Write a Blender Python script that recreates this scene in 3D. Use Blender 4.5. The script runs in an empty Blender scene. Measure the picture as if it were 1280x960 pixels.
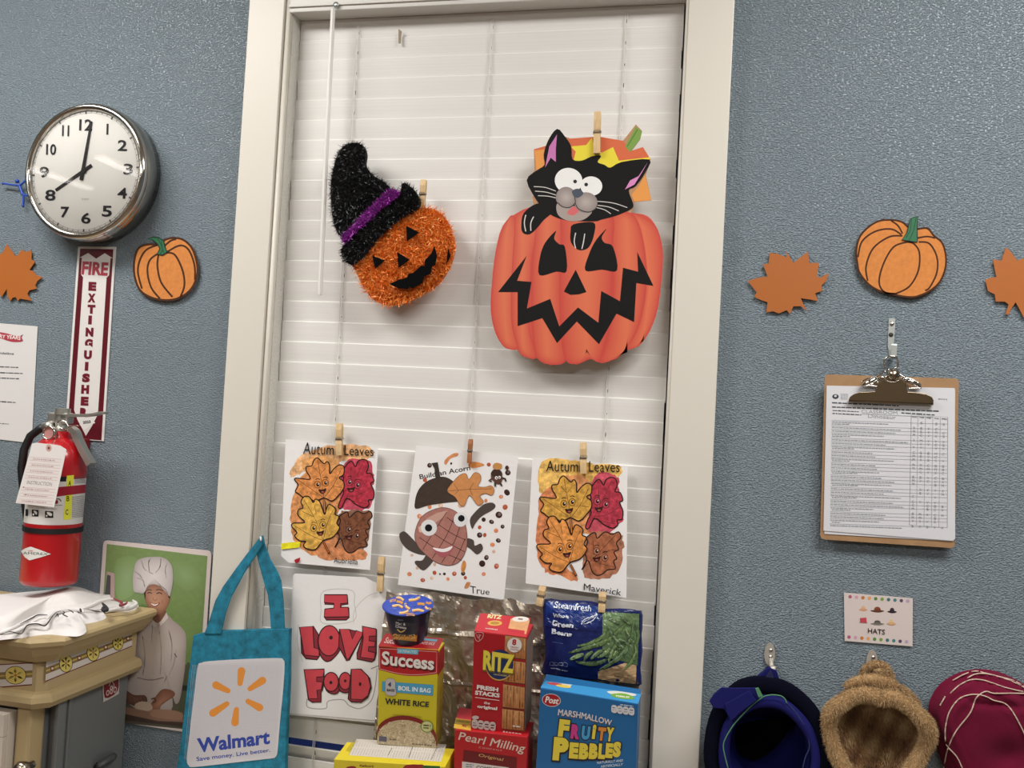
import bpy, bmesh, math, random
from mathutils import Vector, Matrix
from mathutils.geometry import tessellate_polygon

random.seed(7)
SC = bpy.context.scene
COL = SC.collection
PI = math.pi
V = Vector

# ------------------------------------------------------------------ camera
CAM = V((0.951, -1.817, 1.45))
YAW, PITCH, ROLL, FPX = 0.22655, 0.03489, 0.05495, 1150.0
_F = V((-math.sin(YAW) * math.cos(PITCH), math.cos(YAW) * math.cos(PITCH), math.sin(PITCH)))
_R = V((math.cos(YAW), math.sin(YAW), 0))
_U = _R.cross(_F)
CR = _R * math.cos(ROLL) + _U * math.sin(ROLL)
CU = -_R * math.sin(ROLL) + _U * math.cos(ROLL)
cam_d = bpy.data.cameras.new('camera')
cam = bpy.data.objects.new('camera', cam_d)
COL.objects.link(cam)
cam.matrix_world = Matrix(((CR.x, CU.x, -_F.x, CAM.x), (CR.y, CU.y, -_F.y, CAM.y), (CR.z, CU.z, -_F.z, CAM.z), (0, 0, 0, 1)))
cam_d.sensor_fit = 'HORIZONTAL'; cam_d.sensor_width = 36; cam_d.lens = 36 * FPX / 1280
cam_d.clip_start = 0.02
SC.camera = cam

# ------------------------------------------------------------------ world, exposure, ceiling lamps' light
SC.view_settings.view_transform = 'Standard'
SC.view_settings.look = 'None'
SC.view_settings.gamma = 1
SC.view_settings.use_curve_mapping = False
SC.view_settings.exposure = 0.0
w = bpy.data.worlds.new('night_outside'); SC.world = w
w.use_nodes = True
w.node_tree.nodes['Background'].inputs[0].default_value = (0.012, 0.022, 0.085, 1)
w.node_tree.nodes['Background'].inputs[1].default_value = 1.0
LAMP_POWER = 35.0
LAMP_SPOTS = [(-0.75, -1.0), (1.75, -1.0), (-0.75, -3.3), (1.75, -3.3)]
TUBE_SPOTS = [(-3.35, -3.3), (-2.45, -3.3)]    # slim lamps on the left side of the room
ROOM = dict(x0=-4.6, x1=3.6, y0=-5.2, z1=2.85)
for _i, (_x, _y) in enumerate(LAMP_SPOTS):
    ld = bpy.data.lights.new('panel_light', 'AREA')
    ld.shape = 'RECTANGLE'; ld.size = 1.2; ld.size_y = 0.5
    ld.energy = LAMP_POWER * (1.0 if _y > -2 else 0.8); ld.color = (1.0, 0.985, 0.965)
    lo = bpy.data.objects.new('panel_light', ld); COL.objects.link(lo)
    lo.location = (_x, _y, ROOM['z1'] - 0.075)

for _x, _y in TUBE_SPOTS:
    ld = bpy.data.lights.new('tube_light', 'AREA'); ld.shape = 'RECTANGLE'; ld.size = .12; ld.size_y = 1.1
    ld.energy = LAMP_POWER * .12; ld.color = (1.0, 0.985, 0.965)
    lo = bpy.data.objects.new('tube_light', ld); COL.objects.link(lo); lo.location = (_x, _y, ROOM['z1'] - 0.06)

# ------------------------------------------------------------------ helpers
def ray(px, py):
    return (_F * FPX + CR * (px - 640) - CU * (py - 480)).normalized()
def hit(px, py, p, n):
    d = ray(px, py); return CAM + d * ((p - CAM).dot(n) / d.dot(n))
def W(px, py, y=0.0):
    return hit(px, py, V((0, y, 0)), V((0, -1, 0)))
def PX(p):
    d = V(p) - CAM; z = d.dot(_F); return 640 + FPX * d.dot(CR) / z, 480 - FPX * d.dot(CU) / z
def lin(c):
    return c / 12.92 if c <= 0.04045 else ((c + 0.055) / 1.055) ** 2.4
def hexc(h):
    return tuple(lin(int(h[i:i + 2], 16) / 255) for i in (0, 2, 4))
def mixc(a, b, t):
    return tuple(x * (1 - t) + y * t for x, y in zip(a, b))

MATS = {}
def mat(name, color='cccccc', rough=0.5, metal=0.0, bump=None, var=None, sheen=0.0, coat=0.0, spec=0.5, attr=False, stretch=(1, 1, 1), emit=None, aniso=0):
    """procedural principled material; bump = (scale, strength, distance), var = (scale, amount)"""
    if name in MATS: return MATS[name]
    m = bpy.data.materials.new(name); m.use_nodes = True
    nt = m.node_tree; N = nt.nodes; L = nt.links
    b = N['Principled BSDF']
    c = hexc(color)
    b.inputs['Base Color'].default_value = (*c, 1)
    b.inputs['Roughness'].default_value = rough
    b.inputs['Metallic'].default_value = metal
    b.inputs['Specular IOR Level'].default_value = spec
    if coat: b.inputs['Coat Weight'].default_value = coat; b.inputs['Coat Roughness'].default_value = 0.12
    if sheen: b.inputs['Sheen Weight'].default_value = sheen
    if emit:
        b.inputs['Emission Color'].default_value = (*hexc(color), 1); b.inputs['Emission Strength'].default_value = emit
    tc = N.new('ShaderNodeTexCoord'); mp = N.new('ShaderNodeMapping')
    mp.inputs['Scale'].default_value = stretch
    L.new(tc.outputs['Object'], mp.inputs[0])
    base = None
    if attr:
        a = N.new('ShaderNodeAttribute'); a.attribute_name = 'Col'; base = a.outputs['Color']
    if var or attr:
        nz = N.new('ShaderNodeTexNoise'); nz.inputs['Scale'].default_value = (var or (90, 0))[0]; nz.inputs['Detail'].default_value = 5
        nz.inputs['Roughness'].default_value = 0.6
        L.new(mp.outputs[0], nz.inputs['Vector'])
        mr = N.new('ShaderNodeMapRange'); mr.inputs[1].default_value = 0.3; mr.inputs[2].default_value = 0.7
        am = (var or (0, 0))[1]
        mr.inputs[3].default_value = 1 - am; mr.inputs[4].default_value = 1 + am
        L.new(nz.outputs['Fac'], mr.inputs[0])
        fac = mr.outputs[0]
        if attr:   # alpha of the colour attribute says how blotchy the paint is
            s = N.new('ShaderNodeMath'); s.operation = 'SUBTRACT'; s.inputs[1].default_value = 0.5; L.new(nz.outputs['Fac'], s.inputs[0])
            k = N.new('ShaderNodeMath'); k.operation = 'MULTIPLY'; L.new(s.outputs[0], k.inputs[0]); L.new(a.outputs['Alpha'], k.inputs[1])
            q = N.new('ShaderNodeMath'); q.operation = 'MULTIPLY_ADD'; q.inputs[1].default_value = 2.4; q.inputs[2].default_value = 1.0
            L.new(k.outputs[0], q.inputs[0]); fac = q.outputs[0]
        vm = N.new('ShaderNodeVectorMath'); vm.operation = 'SCALE'
        if base is not None: L.new(base, vm.inputs[0])
        else: vm.inputs[0].default_value = c
        L.new(fac, vm.inputs['Scale']); L.new(vm.outputs[0], b.inputs['Base Color'])
    if bump:
        nb = N.new('ShaderNodeTexNoise'); nb.inputs['Scale'].default_value = bump[0]; nb.inputs['Detail'].default_value = 3
        L.new(mp.outputs[0], nb.inputs['Vector'])
        bp = N.new('ShaderNodeBump'); bp.inputs['Strength'].default_value = bump[1]; bp.inputs['Distance'].default_value = bump[2]
        L.new(nb.outputs['Fac'], bp.inputs['Height']); L.new(bp.outputs[0], b.inputs['Normal'])
    MATS[name] = m
    return m

def link(name, verts, faces, mats, parent=None, mi=None, smooth=False, base=None, kind=None, label=None, cols=None):
    """verts in world coordinates; origin goes to parent's place, or to base"""
    if base is None:
        if parent is not None: base = V(parent['_base'])
        else:
            n = len(verts); xs = [v[0] for v in verts]; ys = [v[1] for v in verts]; zs = [v[2] for v in verts]
            base = V(((min(xs) + max(xs)) / 2, (min(ys) + max(ys)) / 2, min(zs)))
    base = V(base)
    me = bpy.data.meshes.new(name)
    me.from_pydata([(v[0] - base.x, v[1] - base.y, v[2] - base.z) for v in verts], [], faces)
    if not isinstance(mats, (list, tuple)): mats = [mats]
    for m in mats: me.materials.append(m)
    if mi: me.polygons.foreach_set('material_index', mi)
    if smooth: me.polygons.foreach_set('use_smooth', [True] * len(me.polygons))
    if cols:
        ca = me.color_attributes.new('Col', 'FLOAT_COLOR', 'POINT')
        flat = [x for c in cols for x in c]
        ca.data.foreach_set('color', flat)
    me.update()
    o = bpy.data.objects.new(name, me); COL.objects.link(o)
    o['_base'] = tuple(base)
    if parent is not None:
        o.parent = parent
        pb = V(parent['_base']); o.location = base - pb
    else: o.location = base
    if kind: o['kind'] = kind
    if label: o['label'] = label
    return o
def tag(o, label, cat, group=None):
    o['label'] = label; o['category'] = cat
    if group: o['group'] = group
    return o
def thing(name, loc, label, cat, group=None):
    o = bpy.data.objects.new(name, None); COL.objects.link(o); o.location = loc; o['_base'] = tuple(loc)
    o.empty_display_size = 0.05
    return tag(o, label, cat, group)

class MB:
    def __init__(s): s.v = []; s.f = []; s.mi = []
    def add(s, vs, fs, m=0):
        k = len(s.v); s.v += [V(x) for x in vs]; s.f += [tuple(i + k for i in f) for f in fs]; s.mi += [m] * len(fs)
        return s
    def box(s, a, b, m=0, ch=0.0, M=None):
        """axis box from corner a to corner b, chamfered by ch"""
        a = V(a); b = V(b); c = (a + b) / 2; h = (b - a) / 2
        h = V((abs(h.x), abs(h.y), abs(h.z))); ch = min(ch, min(h) * 0.95)
        if ch <= 0:
            vs = [V((x * h.x, y * h.y, z * h.z)) for x in (-1, 1) for y in (-1, 1) for z in (-1, 1)]
            fs = [(0, 1, 3, 2), (4, 6, 7, 5), (0, 4, 5, 1), (2, 3, 7, 6), (0, 2, 6, 4), (1, 5, 7, 3)]
        else:
            bm = bmesh.new(); bmesh.ops.create_cube(bm, size=2)
            for v in bm.verts: v.co = V((v.co.x * h.x, v.co.y * h.y, v.co.z * h.z))
            bmesh.ops.bevel(bm, geom=bm.edges[:], offset=ch, segments=2, profile=0.6, affect='EDGES')
            bm.verts.index_update(); vs = [v.co.copy() for v in bm.verts]; fs = [tuple(v.index for v in f.verts) for f in bm.faces]; bm.free()
        vs = [c + v for v in vs]
        if M is not None: vs = [M @ v for v in vs]
        return s.add(vs, fs, m)
    def tube(s, pts, r, n=10, m=0, cap=True, closed=False):
        pts = [V(p) for p in pts]; K = len(pts)
        rs = r if isinstance(r, (list, tuple)) else [r] * K
        vs = []; up = None
        for i, p in enumerate(pts):
            if closed: t = (pts[(i + 1) % K] - pts[i - 1])
            else: t = (pts[min(i + 1, K - 1)] - pts[max(i - 1, 0)])
            t.normalize()
            if up is None: up = t.orthogonal().normalized()
            else:
                up = up - t * up.dot(t); up.normalize()
            sd = t.cross(up)
            for j in range(n):
                a = 2 * PI * j / n; vs.append(p + (up * math.cos(a) + sd * math.sin(a)) * rs[i])
        fs = []
        for i in range(K if closed else K - 1):
            i2 = (i + 1) % K
            for j in range(n): fs.append((i * n + j, i * n + (j + 1) % n, i2 * n + (j + 1) % n, i2 * n + j))
        if cap and not closed: fs.append(tuple(range(n))[::-1]); fs.append(tuple((K - 1) * n + j for j in range(n)))
        return s.add(vs, fs, m)
    def lathe(s, prof, c, axis=(0, 0, 1), n=48, m=0, sx=1.0):
        """prof = [(r, h)] turned about axis through c"""
        ax = V(axis).normalized(); u = ax.orthogonal().normalized(); w_ = ax.cross(u); c = V(c); vs = []; fs = []
        K = len(prof)
        for r_, h_ in prof:
            for j in range(n):
                a = 2 * PI * j / n; vs.append(c + ax * h_ + (u * math.cos(a) * sx + w_ * math.sin(a)) * r_)
        for i in range(K - 1):
            for j in range(n): fs.append((i * n + j, i * n + (j + 1) % n, (i + 1) * n + (j + 1) % n, (i + 1) * n + j))
        return s.add(vs, fs, m)
    def prism(s, front, depth_vec, m=0, m_side=None):
        """front polygon (3-D points, any winding) pushed back by depth_vec"""
        k = len(front); f3 = [V(p) for p in front]; d = V(depth_vec)
        tris = tessellate_polygon([f3])
        vs = f3 + [p + d for p in f3]
        fs = [tuple(t) for t in tris] + [tuple(i + k for i in t)[::-1] for t in tris]
        s.add(vs, fs, m)
        s.f += [(len(s.v) - 2 * k + i, len(s.v) - 2 * k + (i + 1) % k, len(s.v) - k + (i + 1) % k, len(s.v) - k + i) for i in range(k)]
        s.mi += [m if m_side is None else m_side] * k
        return s
    def build(s, name, mats, parent=None, smooth=False, **k):
        o = link(name, s.v, s.f, mats, parent, s.mi if any(s.mi) else None, smooth, **k)
        return o
def fixn(o):
    bm = bmesh.new(); bm.from_mesh(o.data); bmesh.ops.recalc_face_normals(bm, faces=bm.faces); bm.to_mesh(o.data); bm.free(); return o
def bevel(o, w_, seg=2, ang=0.6):
    md = o.modifiers.new('bevel', 'BEVEL'); md.width = w_; md.segments = seg; md.limit_method = 'ANGLE'; md.angle_limit = ang; return o

def cr(pts, closed=True, n=6):
    """Catmull-Rom through 2-D points"""
    P_ = pts; K = len(P_); out = []
    rng = range(K) if closed else range(K - 1)
    for i in rng:
        if closed: a, b, c, d = P_[i - 1], P_[i], P_[(i + 1) % K], P_[(i + 2) % K]
        else: a, b, c, d = P_[max(i - 1, 0)], P_[i], P_[i + 1], P_[min(i + 2, K - 1)]
        for j in range(n):
            t = j / n; t2 = t * t; t3 = t2 * t
            out.append(tuple(0.5 * (2 * b[k] + (c[k] - a[k]) * t + (2 * a[k] - 5 * b[k] + 4 * c[k] - d[k]) * t2 + (3 * b[k] - a[k] - 3 * c[k] + d[k]) * t3) for k in range(len(b))))
    if not closed: out.append(tuple(P_[-1]))
    return out
def ell(cx, cy, rx, ry, n=28, rot=0.0, a0=0, a1=2 * PI):
    full = abs(a1 - a0 - 2 * PI) < 1e-6
    k = n if full else n + 1
    out = []
    for i in range(k):
        a = a0 + (a1 - a0) * i / n; x = rx * math.cos(a); y = ry * math.sin(a)
        out.append((cx + x * math.cos(rot) - y * math.sin(rot), cy + x * math.sin(rot) + y * math.cos(rot)))
    return out

_TXT = {}
def glyphs(s, bold=0.0, spacing=1.0):
    k = (s, bold, spacing)
    if k in _TXT: return _TXT[k]
    cu = bpy.data.curves.new('t', 'FONT'); cu.body = s; cu.offset = bold; cu.space_character = spacing; cu.resolution_u = 3
    o = bpy.data.objects.new('t', cu); COL.objects.link(o)
    bpy.context.view_layer.update()
    me = o.evaluated_get(bpy.context.evaluated_depsgraph_get()).to_mesh()
    vs = [(v.co.x, v.co.y) for v in me.vertices]; fs = [tuple(p.vertices) for p in me.polygons]
    o.evaluated_get(bpy.context.evaluated_depsgraph_get()).to_mesh_clear()
    bpy.data.objects.remove(o); bpy.data.curves.remove(cu)
    x0 = min(v[0] for v in vs); x1 = max(v[0] for v in vs); y0 = min(v[1] for v in vs); y1 = max(v[1] for v in vs)
    vs = [((x - x0) / (x1 - x0), (y - y0) / max(y1 - y0, 1e-6)) for x, y in vs]
    _TXT[k] = (vs, fs); return _TXT[k]

class Print:
    """flat print laid on a real surface. f(px, py) -> (point, normal); m maps drawing units to photo units"""
    def __init__(s, f, m=None, step=0.00004, lift=0.00012):
        s.f = f; s.m = m or (lambda x, y: (x, y)); s.L = 0; s.step = step; s.lift = lift; s.parts = {}; s.order = []; s.sub = 0; s.part('print')
    STUFF = ('paint_dots', 'small_print', 'lettering', 'fabric_weave', 'rice_grain_print', 'form_print', 'label_print', 'tag_print', 'minute_track', 'bean_print', 'pasta_print', 'lid_highlight_print', 'whiskers', 'nutrition_panel', 'dot_border')
    def part(s, name, mt=None, label=None):
        if name not in s.parts: s.parts[name] = dict(v=[], f=[], c=[], mt=mt, label=label, name=name.split('/')[0]); s.order.append(name)
        s.cur = s.parts[name]; return s
    def _put(s, pts, faces, cols):
        c = s.cur; off = s.lift + s.L * s.step
        if s.sub:                      # finer triangles so that the ink follows a curved surface
            pts = list(pts); cols = list(cols); tris = []
            for f in faces:
                for i in range(1, len(f) - 1): tris.append((f[0], f[i], f[i + 1]))
            for _ in range(5):
                out = []; seen = {}
                for t in tris:
                    if max(math.dist(pts[t[i]], pts[t[(i + 1) % 3]]) for i in range(3)) < s.sub * 10: out.append(t); continue
                    mids = []
                    for i in range(3):
                        e = tuple(sorted((t[i], t[(i + 1) % 3])))
                        if e not in seen:
                            seen[e] = len(pts); a, b = pts[e[0]], pts[e[1]]; pts.append(((a[0] + b[0]) / 2, (a[1] + b[1]) / 2)); cols.append(tuple((x + y) / 2 for x, y in zip(cols[e[0]], cols[e[1]])))
                        mids.append(seen[e])
                    out += [(t[0], mids[0], mids[2]), (t[1], mids[1], mids[0]), (t[2], mids[2], mids[1]), tuple(mids)]
                if len(out) == len(tris): break
                tris = out
            faces = tris
        k = len(c['v'])
        for p in pts:
            q, n = s.f(*s.m(*p)); c['v'].append(q + n * off)
        c['f'] += [tuple(i + k for i in f) for f in faces]
        c['c'] += cols
    def poly(s, pts, col, mott=0.0, up=True):
        if up: s.L += 1
        c = (*hexc(col), mott)
        tr = tessellate_polygon([[V((x, y, 0)) for x, y in pts]])
        s._put(pts, [tuple(t) for t in tr], [c] * len(pts))
    def grad(s, pts, col, col2, center=None, rings=5, mott=0.0, power=1.0, spine=None):
        """polygon shaded from col at its outline to col2 at its middle (ink gradient of the print itself)"""
        s.L += 1; K = len(pts)
        cx = sum(p[0] for p in pts) / K; cy = sum(p[1] for p in pts) / K
        if center: cx, cy = center
        a, b = hexc(col), hexc(col2); vs = []; cs = []; fs = []
        for r in range(rings + 1):
            t = r / rings
            for p in pts:
                tx, ty = (cx, cy) if spine is None else spine(p)
                vs.append((p[0] + (tx - p[0]) * t, p[1] + (ty - p[1]) * t)); cs.append((*mixc(a, b, t ** power), mott))
        for r in range(rings):
            for i in range(K):
                j = (i + 1) % K; fs.append((r * K + i, r * K + j, (r + 1) * K + j, (r + 1) * K + i))
        s._put(vs, fs, cs)
    def quad(s, a, b, c, d, col, nx=1, ny=1, mott=0.0, col2=None, up=True):
        """a tl, b tr, c br, d bl; col2 = colour at the bottom"""
        if up: s.L += 1
        vs = []; cs = []; A = hexc(col); B = hexc(col2 or col)
        for j in range(ny + 1):
            t = j / ny
            for i in range(nx + 1):
                u = i / nx
                x = (a[0] * (1 - u) + b[0] * u) * (1 - t) + (d[0] * (1 - u) + c[0] * u) * t
                y = (a[1] * (1 - u) + b[1] * u) * (1 - t) + (d[1] * (1 - u) + c[1] * u) * t
                vs.append((x, y)); cs.append((*mixc(A, B, t), mott))
        fs = [(j * (nx + 1) + i, j * (nx + 1) + i + 1, (j + 1) * (nx + 1) + i + 1, (j + 1) * (nx + 1) + i) for j in range(ny) for i in range(nx)]
        s._put(vs, fs, cs)
    def line(s, pts, wd, col, closed=False, up=True, mott=0.0, taper=False):
        if up: s.L += 1
        K = len(pts); vs = []; fs = []
        for i in range(K):
            if closed: a, b = pts[i - 1], pts[(i + 1) % K]
            else: a, b = pts[max(i - 1, 0)], pts[min(i + 1, K - 1)]
            dx, dy = b[0] - a[0], b[1] - a[1]; l = math.hypot(dx, dy) or 1
            ww = wd / 2
            if taper: ww *= (0.25 + 0.75 * math.sin(PI * min(1, max(0, (i + .3) / K))))
            nx_, ny_ = -dy / l * ww, dx / l * ww
            vs += [(pts[i][0] + nx_, pts[i][1] + ny_), (pts[i][0] - nx_, pts[i][1] - ny_)]
        for i in range(K if closed else K - 1):
            j = (i + 1) % K; fs.append((2 * i, 2 * i + 1, 2 * j + 1, 2 * j))
        s._put(vs, fs, [(*hexc(col), mott)] * len(vs))
    def blob(s, pts, fill, edge=None, wd=3, mott=0.0, n=6):
        p = cr(pts, True, n)
        if fill: s.poly(p, fill, mott)
        if edge: s.line(p, wd, edge, True)
    def ragged(s, pts, fill, amp=6, mott=1.0, n=5, seed=1):
        rn = random.Random(seed); p = [(x + rn.uniform(-amp, amp), y + rn.uniform(-amp, amp)) for x, y in cr(pts, True, n)]
        s.poly(p, fill, mott)
    def text(s, t, q, col, bold=0.0, up=True, spacing=1.0, warp=None, shear=0.0):
        """q = (tl, tr, br, bl) ink box in drawing units; or (cx, cy, w, h, angle)"""
        if 'M' in t and bold > 0:      # heavy M folds over itself when thickened: stamp it several times instead
            if len(q) == 5: b_ = bold * .45 * q[3]
            else: b_ = bold * .45 * math.dist(q[0], q[3])
            for k_, (dx, dy) in enumerate(((b_, 0), (-b_, 0), (0, b_), (0, -b_))):
                q2_ = (q[0] + dx, q[1] + dy, q[2], q[3], q[4]) if len(q) == 5 else [(x + dx, y + dy) for x, y in q]
                s.text(t, q2_, col, 0.0, up, spacing, warp, shear)
            return
        if up: s.L += 1
        if len(q) == 5:
            cx, cy, w_, h_, an = q; ca, sa = math.cos(an), math.sin(an)
            q = [(cx + x * ca - y * sa, cy + x * sa + y * ca) for x, y in ((-w_ / 2, -h_ / 2), (w_ / 2, -h_ / 2), (w_ / 2, h_ / 2), (-w_ / 2, h_ / 2))]
        vs, fs = glyphs(t, bold, spacing); a, b, c, d = q; out = []
        for u, v in vs:
            t_ = 1 - v
            if warp: u, t_ = warp(u, t_)
            u += shear * (1 - t_)
            out.append(((a[0] * (1 - u) + b[0] * u) * (1 - t_) + (d[0] * (1 - u) + c[0] * u) * t_, (a[1] * (1 - u) + b[1] * u) * (1 - t_) + (d[1] * (1 - u) + c[1] * u) * t_))
        s._put(out, fs, [(*hexc(col), 0)] * len(out))
    def greek(s, a, b, h, col, seed=0, gap=0.25, word=(3, 9)):
        """a line of print too small to read: little word-length dashes from a to b"""
        rn = random.Random(seed * 7 + 3); L_ = math.hypot(b[0] - a[0], b[1] - a[1]); t = 0
        if L_ <= 0: return
        ux, uy = (b[0] - a[0]) / L_, (b[1] - a[1]) / L_
        while t < L_:
            w_ = rn.uniform(*word) * h * 0.5; e = min(L_, t + w_)
            hh = h * rn.uniform(0.7, 1.0) / 2
            p = [(a[0] + ux * t - uy * -hh * 0 + 0, a[1] + uy * t)]
            x0, y0, x1, y1 = a[0] + ux * t, a[1] + uy * t, a[0] + ux * e, a[1] + uy * e
            s.quad((x0 + uy * hh, y0 - ux * hh), (x1 + uy * hh, y1 - ux * hh), (x1 - uy * hh, y1 + ux * hh), (x0 - uy * hh, y0 + ux * hh), col, up=False)
            t = e + h * rn.uniform(gap * 1.5, gap * 3)
    def build(s, parent, mt):
        out = []
        for k in s.order:
            c = s.parts[k]
            if not c['f']: continue
            out.append(link(c['name'], c['v'], c['f'], c['mt'] or mt, parent, cols=c['c'], label=c['label'], kind='stuff' if c['name'] in s.STUFF else None))
        return out

def plane_f(p, n):
    p = V(p); n = V(n).normalized()
    return lambda x, y: (hit(x, y, p, n), n)
def wall_f(y): return plane_f((0, y, 0), (0, -1, 0))
def zoom(x0, y0, s): return lambda x, y: (x0 + x / s, y0 + y / s)
def pts_w(pts, m, y):
    """drawing-unit outline put on the plane Y = y"""
    return [W(*m(*p), y) for p in pts]

# shared materials
M_print = mat('printed_paper_ink', attr=True, rough=0.62, spec=0.35)
M_paint = mat('watercolour_ink', attr=True, rough=0.8, spec=0.2, var=(110, 0))
M_gloss = mat('glossy_printed_ink', attr=True, rough=0.3, spec=0.5)
M_card = mat('printed_carton_ink', attr=True, rough=0.4, spec=0.45)
M_paper = mat('white_paper', 'e9e7e6', 0.75, bump=(60, 0.25, 0.002))
M_wood = mat('pale_pine', 'd8b98a', 0.6, var=(60, 0.12), stretch=(4, 4, 0.6))
M_woodbrown = mat('brown_stained_pine', 'a3683a', 0.6, var=(60, 0.12), stretch=(4, 4, 0.6))
M_steel = mat('brushed_steel', 'c9c6c0', 0.28, 1.0)
M_chrome = mat('chrome', 'd9d6d0', 0.1, 1.0)
M_nickel = mat('worn_nickel', 'a39787', 0.25, 1.0)
M_zinc = mat('zinc_plated_steel', 'c2c8c6', 0.38, 0.85)
M_black = mat('black_rubber', '141416', 0.5)
M_white = mat('white_plastic', 'e6e4df', 0.4)
# ================================================================== SETTING
M_wall = mat('blue_orange_peel_wall', '829099', 0.34, spec=0.5, stretch=(0.75, 1, 1.25))
def wall_bump(m, scale, dist, strength=1.0):
    nt = m.node_tree; N = nt.nodes; L = nt.links
    tc = [n for n in N if n.type == 'TEX_COORD'][0]; mp = [n for n in N if n.type == 'MAPPING'][0]
    a = N.new('ShaderNodeTexNoise'); a.inputs['Scale'].default_value = scale; a.inputs['Detail'].default_value = 2.5; a.inputs['Distortion'].default_value = 0.25
    b = N.new('ShaderNodeTexVoronoi'); b.inputs['Scale'].default_value = scale * 0.8; b.feature = 'SMOOTH_F1'
    L.new(mp.outputs[0], a.inputs['Vector']); L.new(mp.outputs[0], b.inputs['Vector'])
    r = N.new('ShaderNodeMapRange'); r.inputs[1].default_value = 0.42; r.inputs[2].default_value = 0.68; L.new(a.outputs['Fac'], r.inputs[0])
    s = N.new('ShaderNodeMath'); s.operation = 'MULTIPLY_ADD'; s.inputs[1].default_value = -0.35; L.new(b.outputs['Distance'], s.inputs[0]); L.new(r.outputs[0], s.inputs[2])
    bp = N.new('ShaderNodeBump'); bp.inputs['Strength'].default_value = strength; bp.inputs['Distance'].default_value = dist
    L.new(s.outputs[0], bp.inputs['Height']); L.new(bp.outputs[0], N['Principled BSDF'].inputs['Normal'])
wall_bump(M_wall, 300, 0.0025)
M_reveal = mat('white_textured_reveal', 'd8d6ce', 0.6); wall_bump(M_reveal, 170, 0.001)
M_trim = mat('cream_painted_trim', 'd9d4c9', 0.42, bump=(14, 0.15, 0.002), stretch=(1, 1, 0.2))
M_ceil = mat('white_ceiling', 'dedbd2', 0.9, bump=(60, 0.5, 0.004))
M_floor = mat('tan_vinyl_floor', '6e5c4c', 0.5, var=(4, 0.1))
OX0, OX1, OZ0, OZ1 = -0.003, 0.848, 0.57, 2.34     # window opening
rx0, rx1, ry0, rz1 = ROOM['x0'], ROOM['x1'], ROOM['y0'], ROOM['z1']
T = 0.12
def struct(o): o['kind'] = 'structure'; return o
mb = MB().box((rx0, 0, 0), (OX0, T, rz1)).box((OX1, 0, 0), (rx1, T, rz1)).box((OX0, 0, 0), (OX1, T, OZ0)).box((OX0, 0, OZ1), (OX1, T, rz1))
struct(mb.build('wall_front', M_wall, base=(0, 0, 0)))
struct(MB().box((rx0 - T, ry0, 0), (rx0, T, rz1)).build('wall_left', M_wall, base=(rx0, 0, 0)))
struct(MB().box((rx1, ry0, 0), (rx1 + T, T, rz1)).build('wall_right', M_wall, base=(rx1, 0, 0)))
struct(MB().box((rx0 - T, ry0 - T, 0), (rx1 + T, ry0, rz1)).build('wall_back', mat('beige_wall', 'a08d77', 0.7), base=(0, ry0, 0)))
struct(MB().box((rx0 - T, ry0 - T, -0.1), (rx1 + T, T, 0)).build('floor', M_floor, base=(0, 0, 0)))
struct(MB().box((rx0 - T, ry0 - T, rz1), (rx1 + T, T, rz1 + 0.1)).build('ceiling', M_ceil, base=(0, 0, rz1)))
struct(MB().box((rx0, -0.015, 0), (rx1, 0, 0.1), ch=0.004).build('baseboard_front', M_trim))
# ceiling lamps: housing and glowing diffuser
M_diff = mat('lit_diffuser', 'fff3e2', 0.5, emit=2.6)
for i, (x, y) in enumerate(LAMP_SPOTS):
    t = thing('ceiling_lamp', (x, y, rz1), 'white rectangular ceiling panel lamp ' + ['over the left of the window', 'over the right of the window', 'deep in the room on the left', 'deep in the room on the right'][i], 'lamp', 'ceiling panel lamps')
    m = MB()
    for a, b in (((-.64, -.3), (-.6, .3)), ((.6, -.3), (.64, .3)), ((-.6, -.3), (.6, -.26)), ((-.6, .26), (.6, .3))):
        m.box((x + a[0], y + a[1], rz1 - .07), (x + b[0], y + b[1], rz1))
    m.build('frame', M_white, t)
    MB().box((x - .6, y - .26, rz1 - .06), (x + .6, y + .26, rz1 - .04)).build('diffuser', M_diff, t)

for i, (x, y) in enumerate(TUBE_SPOTS):
    t = thing('tube_lamp', (x, y, rz1), 'slim white ceiling tube lamp, ' + ['nearer the left wall', 'nearer the middle of the room'][i], 'lamp', 'slim ceiling lamps')
    MB().box((x - .07, y - .6, rz1 - .035), (x + .07, y + .6, rz1), ch=.005).build('housing', M_white, t)
    MB().box((x - .05, y - .55, rz1 - .05), (x + .05, y + .55, rz1 - .035)).build('diffuser', mat('lit_tube', 'fff3e2', .5, emit=4.0), t)

# window trim: flat casing boards with an inner bead, reveal, stool, apron
CX0, CX1 = -0.099, 0.937
struct(MB().box((CX0, -0.022, 0.5), (OX0 - 0.012, 0, OZ1 + 0.12), ch=0.002).build('trim_1', M_trim))
struct(MB().box((OX1 + 0.002, -0.022, 0.5), (CX1, 0, OZ1 + 0.12), ch=0.002).build('trim_2', M_trim))
struct(MB().box((CX0 - 0.02, -0.026, OZ1 + 0.03), (CX1 + 0.02, 0, OZ1 + 0.16), ch=0.003).build('trim_3', M_trim))
m = MB()
m.tube([(OX0 - 0.006, -0.010, OZ0), (OX0 - 0.006, -0.010, OZ1 + .03)], 0.006, 12)
m.box((OX0 - 0.014, -0.008, OZ0), (OX0, 0.002, OZ1 + 0.03), ch=0.001)
m.tube([(OX1 + 0.001, -0.014, OZ0), (OX1 + 0.001, -0.014, OZ1 + .03)], 0.005, 12)
struct(m.build('trim_4', M_trim, smooth=True))
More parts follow.
